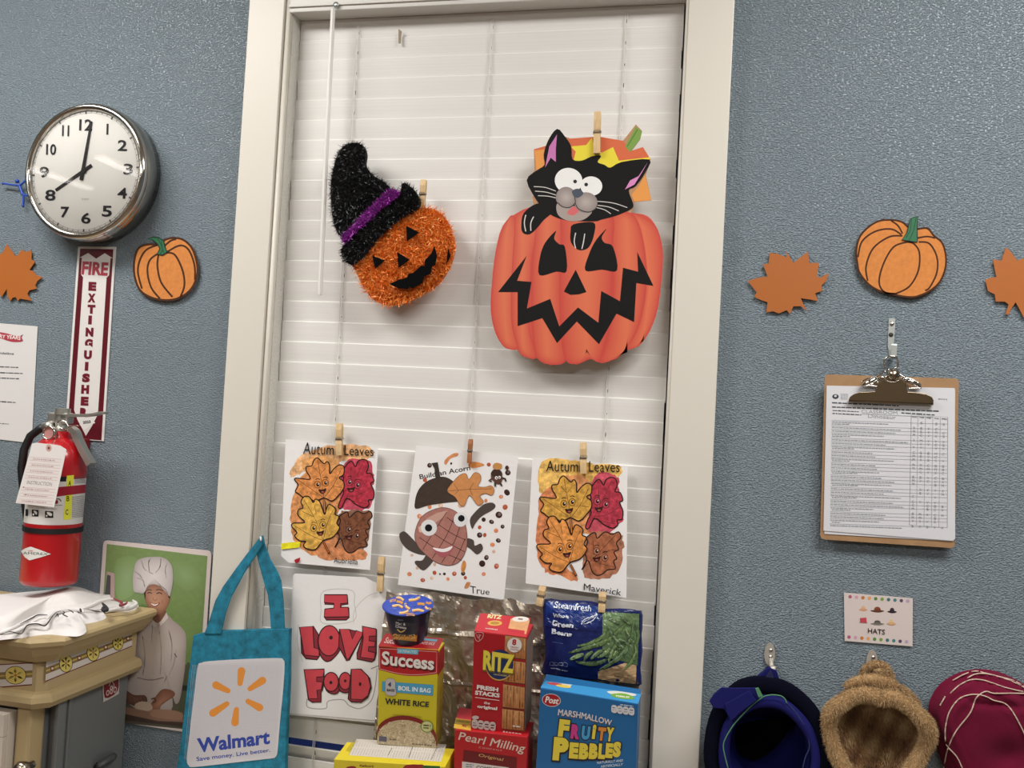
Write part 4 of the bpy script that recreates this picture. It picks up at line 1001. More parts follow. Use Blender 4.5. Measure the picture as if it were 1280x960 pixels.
leaves_drawing(mI, [(78, 132), (607, 182), (560, 880), (95, 838), (52, 800)], 'Aubriella', ([(186, 150), (583, 178), (583, 230), (180, 218)], [(357, 806), (495, 818), (492, 848), (355, 838)]), 'Autumn Leaves',
    ['d98745', 'b3223c', 'dba845', '6e3c26'],
    [('e2a468', [(150, 240), (230, 200), (390, 160), (560, 180), (575, 230), (500, 260), (400, 260), (250, 290), (140, 340), (100, 340), (120, 290)]), ('cf7c3c', [(110, 500), (180, 330), (350, 280), (400, 440), (380, 560), (370, 740), (250, 800), (150, 740), (110, 640)]), ('dd9348', [(170, 250), (320, 230), (400, 300), (330, 360), (200, 330)]), ('b42440', [(415, 270), (560, 255), (580, 330), (575, 400), (565, 520), (470, 535), (395, 510)]), ('c8703a', [(240, 740), (350, 700), (520, 760), (530, 820), (420, 820), (290, 820)]), ('70402a', [(385, 560), (440, 540), (570, 550), (555, 640), (545, 740), (480, 770), (400, 750), (370, 680)])],
    "leaf drawing with a yellow stroke at its lower left, leftmost of three clipped drawings", .05, ex1)
leaves_drawing(mK, [(90, 138), (608, 185), (602, 905), (52, 825)], 'Maverick', ([(168, 155), (566, 162), (566, 220), (166, 215)], [(372, 825), (578, 858), (572, 892), (370, 862)]), 'Autumn Leaves',
    ['cf9a3c', 'b0283f', 'dc8c40', 'a0583a'],
    [('e6b04a', [(140, 160), (280, 150), (400, 170), (560, 180), (560, 240), (440, 260), (420, 300), (300, 320), (150, 340), (125, 280)]), ('cc6a34', [(140, 340), (230, 300), (200, 500), (210, 680), (300, 760), (340, 815), (220, 780), (150, 750), (110, 620), (120, 450)]), ('d98444', [(240, 260), (400, 260), (430, 420), (420, 520), (520, 560), (400, 560), (250, 520)]), ('b5283f', [(430, 240), (545, 235), (560, 300), (578, 420), (570, 500), (480, 560), (420, 560), (400, 500)]), ('9c5638', [(400, 560), (470, 540), (570, 560), (585, 640), (560, 760), (470, 800), (380, 790), (370, 700)])],
    "child's leaf drawing with an orange lower-left leaf, rightmost of the three clipped drawings", .05)
# acorn drawing
o, p = sheet('drawing', [(132, 72), (688, 132), (610, 915), (32, 832)], mJ, dy_, "child's build-an-acorn picture with googly eyes, middle one of the three clipped drawings", 'drawing', tilt=.05)
p.part('printed_title').text('Build an Acorn', [(148, 232), (425, 180), (428, 208), (152, 258)], '1e1c1c', .015)
p.part('handwritten_name').text('True', [(425, 838), (535, 858), (530, 888), (428, 880)], '1e1c1c', .002)
p.part('paint_dots')
rn = random.Random(5)
dots = [(205, 182, 13, 0), (528, 178, 11, 1), (632, 222, 15, 0), (627, 330, 18, 0), (595, 353, 11, 2), (617, 410, 14, 1), (583, 452, 19, 0), (500, 478, 12, 0), (543, 490, 14, 0), (478, 520, 11, 1), (603, 516, 11, 0), (568, 538, 12, 2), (478, 562, 15, 0), (506, 562, 12, 1), (580, 592, 14, 0), (548, 615, 12, 2), (515, 685, 14, 0), (492, 718, 18, 0), (570, 732, 15, 1), (500, 775, 11, 2), (555, 652, 9, 3), (95, 775, 13, 2), (168, 808, 13, 1), (232, 768, 12, 1), (262, 775, 6, 0), (286, 774, 8, 0), (340, 773, 12, 1), (305, 802, 10, 2), (388, 772, 12, 0), (400, 795, 9, 1), (217, 797, 9, 3), (233, 722, 10, 3), (150, 460, 14, 2), (108, 672, 9, 3), (137, 742, 9, 3), (205, 408, 13, 2), (265, 402, 12, 3), (372, 402, 13, 3), (480, 372, 13, 2), (512, 375, 11, 2), (240, 425, 7, 0), (323, 172, 7, 0), (410, 835, 10, 1), (180, 262, 12, 1), (427, 180, 12, 1)]
cs = ['3c2420', 'b0583c', 'd98a62', 'd8b49a']
for x, y, r, c_ in dots:
    p.poly(ell(x, y, r, r * rn.uniform(.8, 1.1), 12, rn.uniform(0, 2)), cs[c_], .5, up=False)
p.L += 1
for x, y, r, c_ in dots[::2]: p.poly(ell(x + r * .2, y - r * .2, r * .45, r * .5, 10), mixh(cs[c_], 'ffffff', .3), .5, up=False)
p.L += 1
p.poly(cr([(285, 165), (300, 140), (335, 118), (360, 115), (358, 130), (320, 145), (295, 178)]), 'd08a5a', .6); p.poly(cr([(425, 165), (470, 165), (505, 180), (470, 192), (430, 195)]), 'd88f50', .6); p.poly(cr([(380, 765), (378, 730), (392, 700), (405, 720), (395, 760)]), 'cf8a4c', .6); p.poly(cr([(395, 850), (408, 820), (428, 822), (415, 850)]), 'c88858', .5)
p.part('arm'); AC = '4f4540'
p.blob([(425, 480), (450, 440), (500, 395), (545, 385), (565, 402), (550, 425), (490, 460), (455, 500), (438, 528)], AC, None); p.part('arm/2'); p.blob([(40, 560), (60, 542), (80, 550), (120, 590), (160, 635), (205, 648), (185, 670), (140, 665), (85, 640), (50, 600)], AC, None)
p.part('leg'); p.blob([(408, 580), (445, 590), (452, 620), (485, 608), (496, 640), (465, 668), (430, 640), (395, 612)], AC, None, n=3); p.part('leg/2'); p.blob([(215, 655), (250, 678), (225, 705), (200, 735), (168, 755), (128, 720), (130, 702), (165, 700), (190, 665)], AC, None, n=3)
p.part('acorn_cap'); p.poly(cr([(130, 418), (128, 370), (150, 310), (200, 265), (280, 245), (340, 275), (375, 330), (368, 375), (300, 385), (200, 400)], True, 4), '42362f', .25); p.poly([(215, 170), (250, 165), (258, 210), (265, 252), (238, 255), (232, 200)], '3c3330')
p.line(cr([(130, 418), (128, 370), (150, 310), (200, 265), (280, 245), (340, 275), (375, 330)], False), 2, '1e1a18')
p.part('acorn_body'); bd = cr([(125, 560), (150, 480), (200, 435), (280, 412), (350, 435), (395, 490), (410, 570), (405, 640), (370, 705), (310, 728), (240, 710), (180, 665), (140, 620)], True, 4)
p.poly(bd, 'a9746a', .25); p.line(bd, 3, '5c3a34', True)
p.poly([(158, 500), (200, 465), (250, 440), (305, 428), (285, 462), (230, 500), (170, 540)], 'c29a8c'); p.poly([(145, 520), (165, 505), (162, 550), (148, 545)], 'd8b49c')
for l in ([(300, 435), (200, 590), (170, 640)], [(345, 450), (300, 560), (220, 690)], [(375, 500), (340, 600), (270, 715)], [(400, 580), (370, 650), (330, 722)], [(255, 505), (330, 555), (405, 590)], [(215, 545), (300, 600), (400, 655)], [(150, 575), (250, 640), (380, 700)], [(300, 465), (350, 500), (392, 500)]): p.line(cr(l, False), 3.2, '3a1f1c', up=False)
p.part('eye'); p.poly(ell(202, 522, 44, 44), 'dcdcdc'); p.poly(ell(200, 523, 20, 20), '141416'); p.part('eye/2'); p.poly(ell(374, 477, 37, 40), 'dcdcdc'); p.poly(ell(379, 471, 18, 18), '141416')
p.part('mouth'); p.poly(cr([(222, 628), (280, 635), (335, 618), (325, 655), (290, 682), (255, 675)]), 'a85c62'); p.poly(cr([(225, 630), (280, 637), (330, 622), (315, 645), (280, 655), (240, 645)]), 'ece8e6')
p.part('oak_leaf'); ok = cr([(302, 320), (340, 265), (375, 232), (405, 228), (420, 258), (450, 222), (480, 230), (485, 262), (470, 295), (510, 300), (540, 292), (558, 315), (545, 345), (510, 335), (480, 350), (500, 380), (470, 400), (430, 350), (415, 355), (395, 402), (372, 398), (345, 355)], True, 4)
p.poly(ok, 'c98a55', .2); p.line(ok, 2, '5e3a22', True)
for l in ([(305, 322), (420, 312), (545, 310)], [(360, 315), (340, 285)], [(365, 315), (345, 340)], [(425, 312), (445, 278)], [(425, 312), (440, 345)]): p.line(l, 2, '5e3a22', up=False)
p.part('small_acorn'); p.poly(cr([(540, 240), (560, 210), (595, 212), (602, 240), (600, 270), (580, 285), (555, 270)]), '5c3e34'); p.poly(cr([(540, 232), (555, 205), (590, 208), (602, 235), (570, 245)]), '3f2c26'); p.poly(cr([(555, 175), (575, 168), (600, 178), (595, 200), (570, 205), (552, 195)]), 'c08a50'); p.poly(ell(570, 250, 8, 9), 'eee'+'eee'); p.poly(ell(587, 247, 7, 8), 'eeeeee'); p.poly(ell(571, 251, 4, 4), '141414'); p.poly(ell(586, 248, 3, 4), '141414')
for l in ([(545, 255), (530, 265), (545, 270)], [(602, 250), (618, 255), (622, 270)], [(562, 275), (565, 298)], [(590, 275), (600, 295)]): p.line(l, 9, '3f2c26', up=False)
p.poly(ell(628, 195, 10, 12), '4a2c26')
p.build(o, M_paint)
# I LOVE FOOD
o, p = sheet('paper_sign', [(66, 62), (392, 80), (510, 140), (500, 745), (24, 705)], mM, .004, 'white paper with red bubble letters saying I LOVE FOOD', 'sign', tilt=.03)
back, _ = sheet('back_sheet', [(60, 70), (400, 95), (512, 150), (508, 757), (20, 712)], mM, .0056, 0, 0, parent=o, tilt=.03)
p.part('cut_edge')
p.line(cr([(200, 145), (330, 140), (343, 200), (340, 280), (200, 292), (190, 230)]), 3.5, 'c9c7c8', True, up=False)
p.line(cr([(125, 640), (130, 680), (210, 685), (222, 652), (290, 645), (320, 672), (370, 685), (420, 650), (440, 580), (448, 500)], False), 4.5, 'a9a6a8', up=False)
p.line(cr([(340, 290), (345, 230), (400, 170), (450, 150)], False), 3, 'c9c7c8', up=False); p.line(cr([(85, 300), (80, 380), (105, 470)], False), 3, 'c9c7c8', up=False); p.line([(420, 502), (455, 488)], 5, '9a979a', up=False)
RD = 'c8454f'; DK = '8e2c38'; LN = '30181c'
def bl(key, face, side, counter=None, smooth=False):
    p.part('letter/' + key)
    f_ = cr(face, True, 4) if smooth else face
    p.poly(side, DK); p.line(side, 5, LN, True); p.poly(f_, RD, .1); p.line(f_, 5, LN, True)
    for c_ in counter or []: p.poly(c_, LN)
bl('I', [(205, 160), (310, 160), (312, 198), (280, 202), (278, 218), (315, 218), (318, 262), (206, 264), (207, 226), (248, 222), (250, 200), (205, 196)], [(206, 164), (312, 164), (314, 204), (284, 208), (282, 222), (318, 222), (319, 266), (306, 277), (214, 277), (205, 264), (206, 232), (250, 228), (252, 206), (207, 204)])
bl('L', [(90, 310), (152, 306), (158, 405), (182, 412), (180, 446), (112, 438)], [(95, 315), (155, 306), (178, 345), (182, 445), (172, 460), (120, 455), (100, 430)])
bl('O', ell(227, 372, 50, 70, rot=.05), cr([(180, 350), (230, 310), (275, 350), (278, 410), (245, 455), (215, 468), (190, 445), (178, 400)]), [ell(236, 358, 8, 9)])
bl('V', [(275, 318), (322, 320), (335, 365), (352, 325), (388, 335), (318, 458), (305, 450)], [(275, 320), (322, 322), (388, 335), (320, 462), (308, 465), (272, 400)])
bl('E', [(380, 305), (444, 318), (444, 350), (412, 352), (412, 372), (440, 376), (438, 400), (410, 400), (408, 420), (440, 428), (436, 458), (372, 448), (385, 360)], [(382, 308), (446, 320), (444, 432), (436, 462), (424, 470), (356, 456), (356, 430), (380, 360)])
bl('F', [(112, 505), (205, 503), (200, 538), (170, 540), (170, 560), (198, 562), (192, 598), (172, 600), (175, 640), (132, 638)], [(114, 508), (205, 505), (204, 555), (196, 602), (190, 608), (190, 655), (150, 656), (132, 645)])
bl('O2', ell(237, 562, 34, 44), cr([(204, 545), (240, 520), (270, 550), (275, 600), (250, 618), (215, 600)]), [ell(236, 565, 7, 8)])
bl('O3', ell(302, 558, 28, 40), cr([(275, 545), (300, 522), (330, 545), (332, 595), (305, 612), (275, 598)]), [ell(302, 557, 6, 7)])
bl('D', [(330, 503), (375, 503), (408, 535), (420, 580), (408, 625), (380, 645), (328, 640)], [(330, 505), (378, 505), (415, 545), (422, 590), (405, 635), (375, 656), (330, 654), (316, 640), (318, 620)], [ell(371, 572, 6, 9)])
p.build(o, M_print)
clothespin((424.5, 529), (424, 569), 8.5, .008, 'pine clothespin holding the leftmost leaf drawing')
clothespin((588.5, 549), (586.5, 579), 5, .008, 'brown-stained clothespin holding the acorn picture', M_woodbrown)
clothespin((729, 553), (729.5, 592), 8, .008, 'pine clothespin holding the rightmost leaf drawing')
clothespin((477.5, 696), (475, 739), 8, .000, 'pine clothespin at the top right of the I LOVE FOOD paper')
# ================================================================== TOY KITCHEN COUNTER
M_tan = mat('tan_moulded_plastic', 'b5a077', .42, bump=(8, .12, .002), spec=.4)
M_grayp = mat('grey_moulded_plastic', '6a6c6c', .42, bump=(10, .2, .002))
KX = W(187, 757, -.02).x                     # right end of the worktop, against the wall
kf = W(62, 806, -.33)                        # front right corner of the worktop
KF = kf.y; KZ = W(187, 757, -.02).z          # front, height of worktop top edge
KX = kf.x = (KX + kf.x) / 2
KZ = (KZ + kf.z) / 2
KL = KX - 1.0
kt = thing('toy_kitchen', (KX - .4, -.16, 0), 'tan and grey play kitchen counter with flower frieze below the fire extinguisher', 'play kitchen')
def ledge(name, z0, z1, prof, parent=kt, mt=None):
    """moulding swept round front and right side; prof = [(out, z)] from bottom to top"""
    path = [(KL, KF, 0, -1), (KX - .035, KF, 0, -1), (KX, KF + .035, 1, 0), (KX, -.012, 1, 0)]
    nd = [(0, -1), (.414, -1), (1, -.414), (1, 0)]
    vs = []; K = len(prof)
    for (x, y, _, _), (nx, ny) in zip(path, nd):
        for o_, z in prof: vs.append((x + nx * o_, y + ny * o_, z))
    fs = []
    for i in range(3):
        for j in range(K - 1): fs.append((i * K + j, (i + 1) * K + j, (i + 1) * K + j + 1, i * K + j + 1))
    return vs, fs
ctop = KZ
def add_ledge(name, prof, mt, top_cap=None, bot_cap=None, sm=True):
    vs, fs = ledge(name, 0, 0, prof); K = len(prof); n = len(vs)
    vs = list(vs)
    if top_cap: vs += [(KL, -.012, prof[-1][1])]; fs.append((K - 1, 2 * K - 1, 3 * K - 1, 4 * K - 1, n))
    if bot_cap: vs += [(KL, -.012, prof[0][1])]; fs.append((0, K, 2 * K, 3 * K, len(vs) - 1))
    return MB().add(vs, fs).build(name, mt, kt, smooth=False)
o = add_ledge('worktop', [(-.030, ctop - .052), (-.020, ctop - .049), (-.006, ctop - .034), (.004, ctop - .020), (.010, ctop - .014), (.012, ctop - .006), (.008, ctop - .001), (0, ctop)], M_tan, True, True)
add_ledge('frieze', [(-.034, ctop - .115), (-.034, ctop - .050)], M_tan)
add_ledge('lower_moulding', [(-.040, ctop - .142), (-.024, ctop - .138), (-.016, ctop - .126), (-.018, ctop - .116), (-.024, ctop - .111), (-.036, ctop - .108)], M_tan, True, True)
# body: grey refrigerator side on the right, tan post, white door
bx = KX - .048; bf = KF + .048
MB().box((KL, bf, .0), (bx - .012, -.015, ctop - .12), ch=.004).build('body', M_grayp, kt)
m = MB().box((bx - .013, bf + .045, 0), (bx + .006, -.02, ctop - .14), ch=.004)
m.box((bx + .004, bf + .035, 0), (bx + .014, bf + .06, ctop - .142), ch=.004); m.box((bx + .0, bf + .070, 0), (bx + .011, bf + .080, ctop - .142), ch=.003)
m.build('side_panel', M_grayp, kt)
MB().box((bx - .040, bf - .012, 0), (bx - .010, bf + .03, ctop - .135), ch=.006).build('corner_post', M_tan, kt)
M_door = mat('white_moulded_door', 'cdc4b8', .45)
dr = kt; dx1 = bx - .044; dz1 = ctop - .150
m = MB().box((dx1 - .34, bf - .026, .45), (dx1, bf - .004, dz1), ch=.001)
door = m.build('door', M_door, kt)
m = MB()
for a, b in (((dx1 - .34, .45), (dx1 - .30, dz1 - .043)), ((dx1 - .044, .45), (dx1 - .002, dz1 - .043)), ((dx1 - .34, dz1 - .042), (dx1 - .002, dz1 - .002))): m.box((a[0], bf - .036, a[1]), (b[0], bf - .0262, b[1]))
m.build('door_frame', M_door, door)
MB().box((dx1 - .285, bf - .034, .5), (dx1 - .062, bf - .0264, dz1 - .062), ch=.002).build('raised_panel', M_door, door)
kn = W(*mE(135, 955), bf - .035)
MB().lathe([(0, .030), (.012, .028), (.016, .02), (.012, .008), (.007, 0), (.007, -.01)], (kn.x, bf - .03, kn.z), (0, -1, 0), 24).build('knob', M_nickel, door, smooth=True)
# frieze decals: white strip, gold band, flowers
def side_f(x, y): return plane_f((KX - .034, 0, 0), (1, 0, 0))(x, y)
def front_f(x, y): return plane_f((0, KF + .034, 0), (0, -1, 0))(x, y)
def band(f, tl, tr, br, bl_, discs, squares, name, sq=.62):
    p = Print(f, mE); p.part(name)
    p.quad(tl, tr, br, bl_, '6b1f24', 4); 
    L = lambda a, b, t: (a[0] + (b[0] - a[0]) * t, a[1] + (b[1] - a[1]) * t)
    p.quad(L(tl, bl_, .04), L(tr, br, .04), L(tr, br, .95), L(tl, bl_, .95), 'd3c9c2', 4)
    p.quad(L(tl, bl_, .36), L(tr, br, .36), L(tr, br, .64), L(tl, bl_, .64), '8b7648', 4)
    p.line([L(tl, bl_, .36), L(tr, br, .36)], 2, '5c4a2a', up=False); p.line([L(tl, bl_, .64), L(tr, br, .64)], 2, '5c4a2a')
    p.line([L(tl, bl_, .5), L(tr, br, .5)], 6, 'cdb25e')
    for (x, y) in squares:
        p.poly([(x - 11, y - 8), (x + 9, y - 12), (x + 10, y + 9), (x - 10, y + 13)], '7c3a2c'); p.poly([(x - 6, y - 4), (x + 5, y - 6), (x + 5, y + 4), (x - 5, y + 6)], 'e8dcc4')
    for (x, y, rx, ry) in discs:
        p.poly(ell(x, y, rx, ry), '3c3020'); p.poly(ell(x, y, rx - 3, ry - 3), 'd9c46a')
        for k_ in range(6):
            a = PI * k_ / 3 + PI / 6; ca, sa = math.cos(a), math.sin(a)
            pt = [(x + rx * .12 * ca, y + ry * .12 * sa), (x + rx * (.45 * ca - .13 * sa), y + ry * (.45 * sa + .13 * ca)), (x + rx * .82 * ca, y + ry * .82 * sa), (x + rx * (.45 * ca + .13 * sa), y + ry * (.45 * sa - .13 * ca))]
            p.poly(pt, '4a3a20', up=False)
        p.L += 1; p.poly(ell(x, y, rx * .14, ry * .14, 10), 'b87a30')
    p.build(kt, M_print)
band(side_f, (232, 420), (662, 262), (660, 352), (226, 530), [(328, 436, 34, 46), (464, 382, 32, 44), (588, 332, 28, 40)], [(262, 462), (396, 410), (528, 356), (640, 312)], 'flower_frieze')
band(front_f, (-400, 462), (164, 432), (160, 546), (-400, 590), [(78, 496, 54, 46), (-140, 510, 54, 46)], [], 'flower_frieze')
# red badge on the grey side
p = Print(plane_f((bx + .0075, 0, 0), (1, 0, 0)), mE); p.part('badge')
p.blob([(520, 508), (590, 490), (594, 580), (588, 592), (522, 628), (516, 620)], 'b8b4b0', None, n=3); p.blob([(526, 516), (585, 500), (588, 575), (524, 610)], '6e1c22', None, n=3)
p.text('o8o', [(530, 560), (583, 535), (583, 580), (530, 602)], 'c9b8b4', .0); p.line(cr([(545, 550), (556, 525), (570, 545), (562, 565)], False), 3, 'c9b8b4')
p.build(kt, M_gloss)
# grey appliance handle low on the side, white latch
a = W(*mE(475, 955), -.10); 
hx_ = bx + .02
def side_pt(x, y, xx):
    return hit(*mE(x, y), V((xx, 0, 0)), V((1, 0, 0)))
m = MB().tube([side_pt(480, 960, hx_ - .012), side_pt(490, 946, hx_), side_pt(560, 906, hx_), side_pt(568, 902, hx_ - .012)], .007, 10)
m.build('appliance_handle', mat('dark_grey_handle', '4c4e50', .4), kt, smooth=True)

# ---------------------------------------------------------------- white cloth heap on the worktop
M_cloth = mat('white_cotton_cloth', 'dedad8', .9, bump=(260, .3, .0006), sheen=.2)
cl = thing('folded_apron', (KX - .25, -.17, ctop), 'rumpled white cotton apron with black lettering heaped on the tan counter', 'cloth')
def cloth(name, outline, base_pts_m, height, seed, zbase, n=56, edge=.004):
    """heap inside an outline drawn on the worktop plane"""
    ol = [hit(*base_pts_m(*p), V((0, 0, zbase)), V((0, 0, 1))) for p in cr(outline, True, 6)]
    pl = [(v.x, v.y) for v in ol]
    xs = [q_[0] for q_ in pl]; ys = [q_[1] for q_ in pl]; rn = random.Random(seed)
    waves = [(rn.uniform(20, 60), rn.uniform(10, 40), rn.uniform(0, 6), rn.uniform(.3, 1)) for _ in range(6)]
    K = len(pl); cx, cyy = sum(xs) / K, sum(ys) / K; vs = []; fs = []; R_ = 18
    for r in range(R_ + 1):
        t = r / R_                       # 0 rim .. 1 middle
        for (x, y) in pl:
            X = x + (cx - x) * t; Y = y + (cyy - y) * t
            h_ = height * (1 - (1 - t) ** 2.2) * (.75 + .5 * math.sin(9 * X + 3)) 
            wv = sum(a_ * math.sin(fx * X + fy * Y + ph) for fx, fy, ph, a_ in waves) * .0026 * min(1, t * 4)
            vs.append((X, Y, zbase + edge * min(1, t * 30) + max(0, h_ + wv)))
    for r in range(R_):
        for i in range(K):
            j = (i + 1) % K; fs.append((r * K + i, r * K + j, (r + 1) * K + j, (r + 1) * K + i))
    k_ = len(vs); vs += [(x, y, zbase) for x, y in pl]
    for i in range(K): fs.append((k_ + i, k_ + (i + 1) % K, (i + 1) % K, i))
    o_ = MB().add(vs, fs).build(name, M_cloth, cl, smooth=True); return o_
cloth('lower_layer', [(-300, 560), (100, 560), (250, 540), (420, 520), (600, 535), (700, 535), (765, 500), (760, 460), (700, 410), (760, 425), (900, 395), (945, 360), (900, 300), (1000, 320), (1190, 305), (1235, 235), (1150, 190), (900, 160), (600, 170), (0, 200), (-300, 220)], mE2, .012, 4, ctop)
cloth('upper_layer', [(-300, 500), (0, 480), (170, 420), (330, 345), (450, 320), (600, 300), (720, 285), (840, 230), (1010, 190), (1100, 175), (1050, 150), (820, 130), (500, 130), (0, 175), (-300, 190)], mE2, .034, 9, ctop + .010)
q = Print(lambda x, y: (hit(x, y, V((0, 0, ctop + .024)), V((0, 0, 1))), V((0, 0, 1))), mE2, lift=.0)
MBc = MB()
def fold(pts, z, r=.003, mt=M_cloth, name='fold'):
    P3 = [hit(*mE2(*p_), V((0, 0, z)), V((0, 0, 1))) for p_ in cr(pts, False, 5)]
    n_ = len(P3); return MB().tube(P3, [r * (.3 + .7 * math.sin(PI * (i + .5) / n_)) for i in range(n_)], 8).build(name, mt, cl, smooth=True)
fold([(-50, 530), (80, 480), (200, 420), (330, 352), (420, 348)], ctop + .020, .004)
fold([(-20, 520), (120, 500), (200, 470), (260, 430), (400, 425), (450, 380)], ctop + .018, .0045)
fold([(420, 380), (480, 330), (600, 300), (715, 300), (740, 320)], ctop + .022, .005)
fold([(740, 290), (820, 262), (900, 225), (1010, 200)], ctop + .022, .005)
fold([(940, 320), (1010, 300), (1150, 285), (1210, 250), (1180, 215)], ctop + .014, .005)
M_stitch = mat('black_thread', '2b2b30', .8)
fold([(-10, 524), (90, 495), (190, 512), (240, 440), (330, 425), (400, 442), (450, 380), (500, 325), (540, 312)], ctop + .027, .0012, M_stitch, 'dark_trim')
fold([(180, 425), (280, 375), (340, 345), (420, 345)], ctop + .027, .0012, M_stitch, 'dark_trim')
fold([(712, 290), (722, 320)], ctop + .03, .002, M_stitch, 'dark_trim')
fold([(908, 240), (930, 265), (950, 300), (912, 300), (925, 262)], ctop + .026, .004, M_stitch, 'dark_trim')
fold([(1010, 195), (1040, 215), (1080, 235), (1070, 262), (1120, 245), (1130, 225)], ctop + .026, .003, mat('dark_red_print', '8a3c44', .8), 'red_print')
for pts in ([(495, 365), (510, 335), (520, 368)], [(555, 310), (575, 325), (560, 340), (600, 362), (565, 348)], [(605, 300), (640, 315), (655, 330)]): fold(pts, ctop + .031, .0011, M_stitch, 'lettering')

# ================================================================== CLIPBOARD
hk = thing('wall_hook', tuple(W(1113, 448, -.004)), 'zinc coat hook screwed to the wall, holding up the clipboard', 'hook')
hp = lambda x, y, yy: W(*mQ2(x, y), yy)
fixn(MB().prism([hp(412, 65, -.003), hp(470, 65, -.003), hp(474, 80, -.003), (hp(458, 330, -.003)), hp(450, 440, -.003), hp(410, 440, -.003), hp(398, 330, -.003), hp(408, 80, -.003)], (0, .003, 0)).build('plate', M_zinc, hk))
m = MB(); A0 = hp(430, 440, -.004)
pr_ = [hp(435, 445, -.004), hp(440, 455, -.012), hp(450, 452, -.022), hp(458, 430, -.027), hp(462, 320, -.027)]
for sgn in (0,):
    vs = []; 
    for q_ in pr_: vs += [q_ + V((-.0048, 0, 0)), q_ + V((.0048, 0, 0)), q_ + V((.0048, -.0012, -.002)), q_ + V((-.0048, -.0012, -.002))]
    fs = [(0, 1, 2, 3), (16, 19, 18, 17)]
    for i in range(4):
        for j in range(4): fs.append((4 * i + j, 4 * i + 4 + j, 4 * i + 4 + (j + 1) % 4, 4 * i + (j + 1) % 4))
    m.add(vs, fs)
fixn(m.build('prong', M_zinc, hk))
for y in (118, 228):
    c_ = hp(438 if y < 200 else 430, y, -.003)
    MB().lathe([(.0, .0028), (.0025, .0024), (.0042, .0006), (.0042, 0)], c_, (0, -1, 0), 16).build('screw', M_steel if y < 200 else mat('shadowed_slot'), hk, smooth=True)
cby = -.022; ct = .035
cb = thing('clipboard', tuple(W(1110, 680, cby)), 'brown hardboard clipboard with a checklist form hanging under the right-hand pumpkin', 'clipboard')
cn = V((0, -math.cos(ct), -math.sin(ct)))
c0 = W(1110, 575, cby)
cbf = lambda d: (lambda x, y: (hit(x, y, c0 + cn * d, cn), cn))
def cpl(pts, d, m_=mQ): return [hit(*m_(*p), c0 + cn * d, cn) for p in pts]
o = fixn(MB().prism(cpl([(63, 276), (68, 268), (76, 264), (552, 279), (561, 282), (566, 292), (550, 903), (546, 911), (538, 915), (60, 883), (50, 878), (46, 868)], 0), -cn * .0035).build('board', mat('hardboard', 'a5815c', .6, var=(40, .12)), cb)); 
for i, quad in enumerate((([(72, 312), (552, 320), (548, 886), (544, 890), (62, 862)]), ([(70, 306), (550, 315), (552, 880), (542, 888), (58, 850)]))):
    pp_ = fixn(MB().prism(cpl(quad, .0012 + .0012 * i), -cn * .0008).build('form_sheet', mat('form_paper', 'd9dadf', .7), cb))
p = Print(cbf(.0025), mQ); p.part('form_print')
INK = '9a9ca5'
p.poly(ell(103, 347, 12, 9), '3c3e44'); p.poly(ell(103, 345, 5, 4), 'd9dadf')
for i in range(4): p.greek((122, 338 + i * 6), (150, 339 + i * 6), 3, INK, i)
p.greek((488, 356), (522, 358), 5, INK, 21, word=(2, 4))
p.greek((90, 370), (340, 382), 5.5, '4c4e55', 5, word=(4, 9)); p.greek((90, 386), (490, 402), 5.5, '4c4e55', 6, word=(4, 9))
p.greek((92, 399), (190, 404), 4, '4c4e55', 7); p.greek((92, 410), (200, 416), 4, '4c4e55', 8)
p.text('CLASSROOM', [(200, 396), (335, 402), (335, 414), (200, 408)], INK, 0); p.text('Dinosaur', [(225, 412), (330, 418), (330, 432), (225, 426)], INK, 0)
p.greek((350, 408), (475, 416), 5, '4c4e55', 11)
p.line([(200, 412), (470, 424)], 1.5, INK)
def gx(x, t): return x - t * 9
p.line([(387, 415), (524, 424), (522, 838), (380, 828)], 1.6, '83858e', True)
for x in (412, 440, 468, 496): p.line([(x, 417 + (x - 387) * .065), (gx(x, .6), 830 + (x - 387) * .06)], 1.3, '8f9199', up=False)
for s_, x in (('MON', 399), ('TUE', 426), ('WED', 453), ('THU', 482), ('FRI', 511)): p.text(s_, (x, 423 + (x - 387) * .065, 18, 5.5, .05), '4c4e55', .02, up=False)
rn = random.Random(11); y = 436; i = 0
while y < 826:
    hgt = 13 if i % 3 else 20
    p.line([(88 - (y - 436) * .016, y), (523, y + 14)], 1.1, '9a9ca4', up=False)
    x1 = rn.uniform(240, 375)
    p.greek((90 - (y - 436) * .016, y + 6), (x1, y + 6 + (x1 - 90) * .04), 3.6, INK, i + 40, word=(3, 8))
    if hgt > 15: p.greek((90, y + 13), (rn.uniform(110, 190), y + 15), 3.6, INK, i + 90)
    for x in (398, 425, 453, 481, 509):
        if rn.random() < .85: p.text(rn.choice(('V', 'M', 'X', 'C', 'S')), (gx(x, (y - 436) / 600), y + 8 + (x - 387) * .06, 8, 9, .1), '7a7c86', 0, up=False)
    y += hgt; i += 1
p.build(cb, M_print)
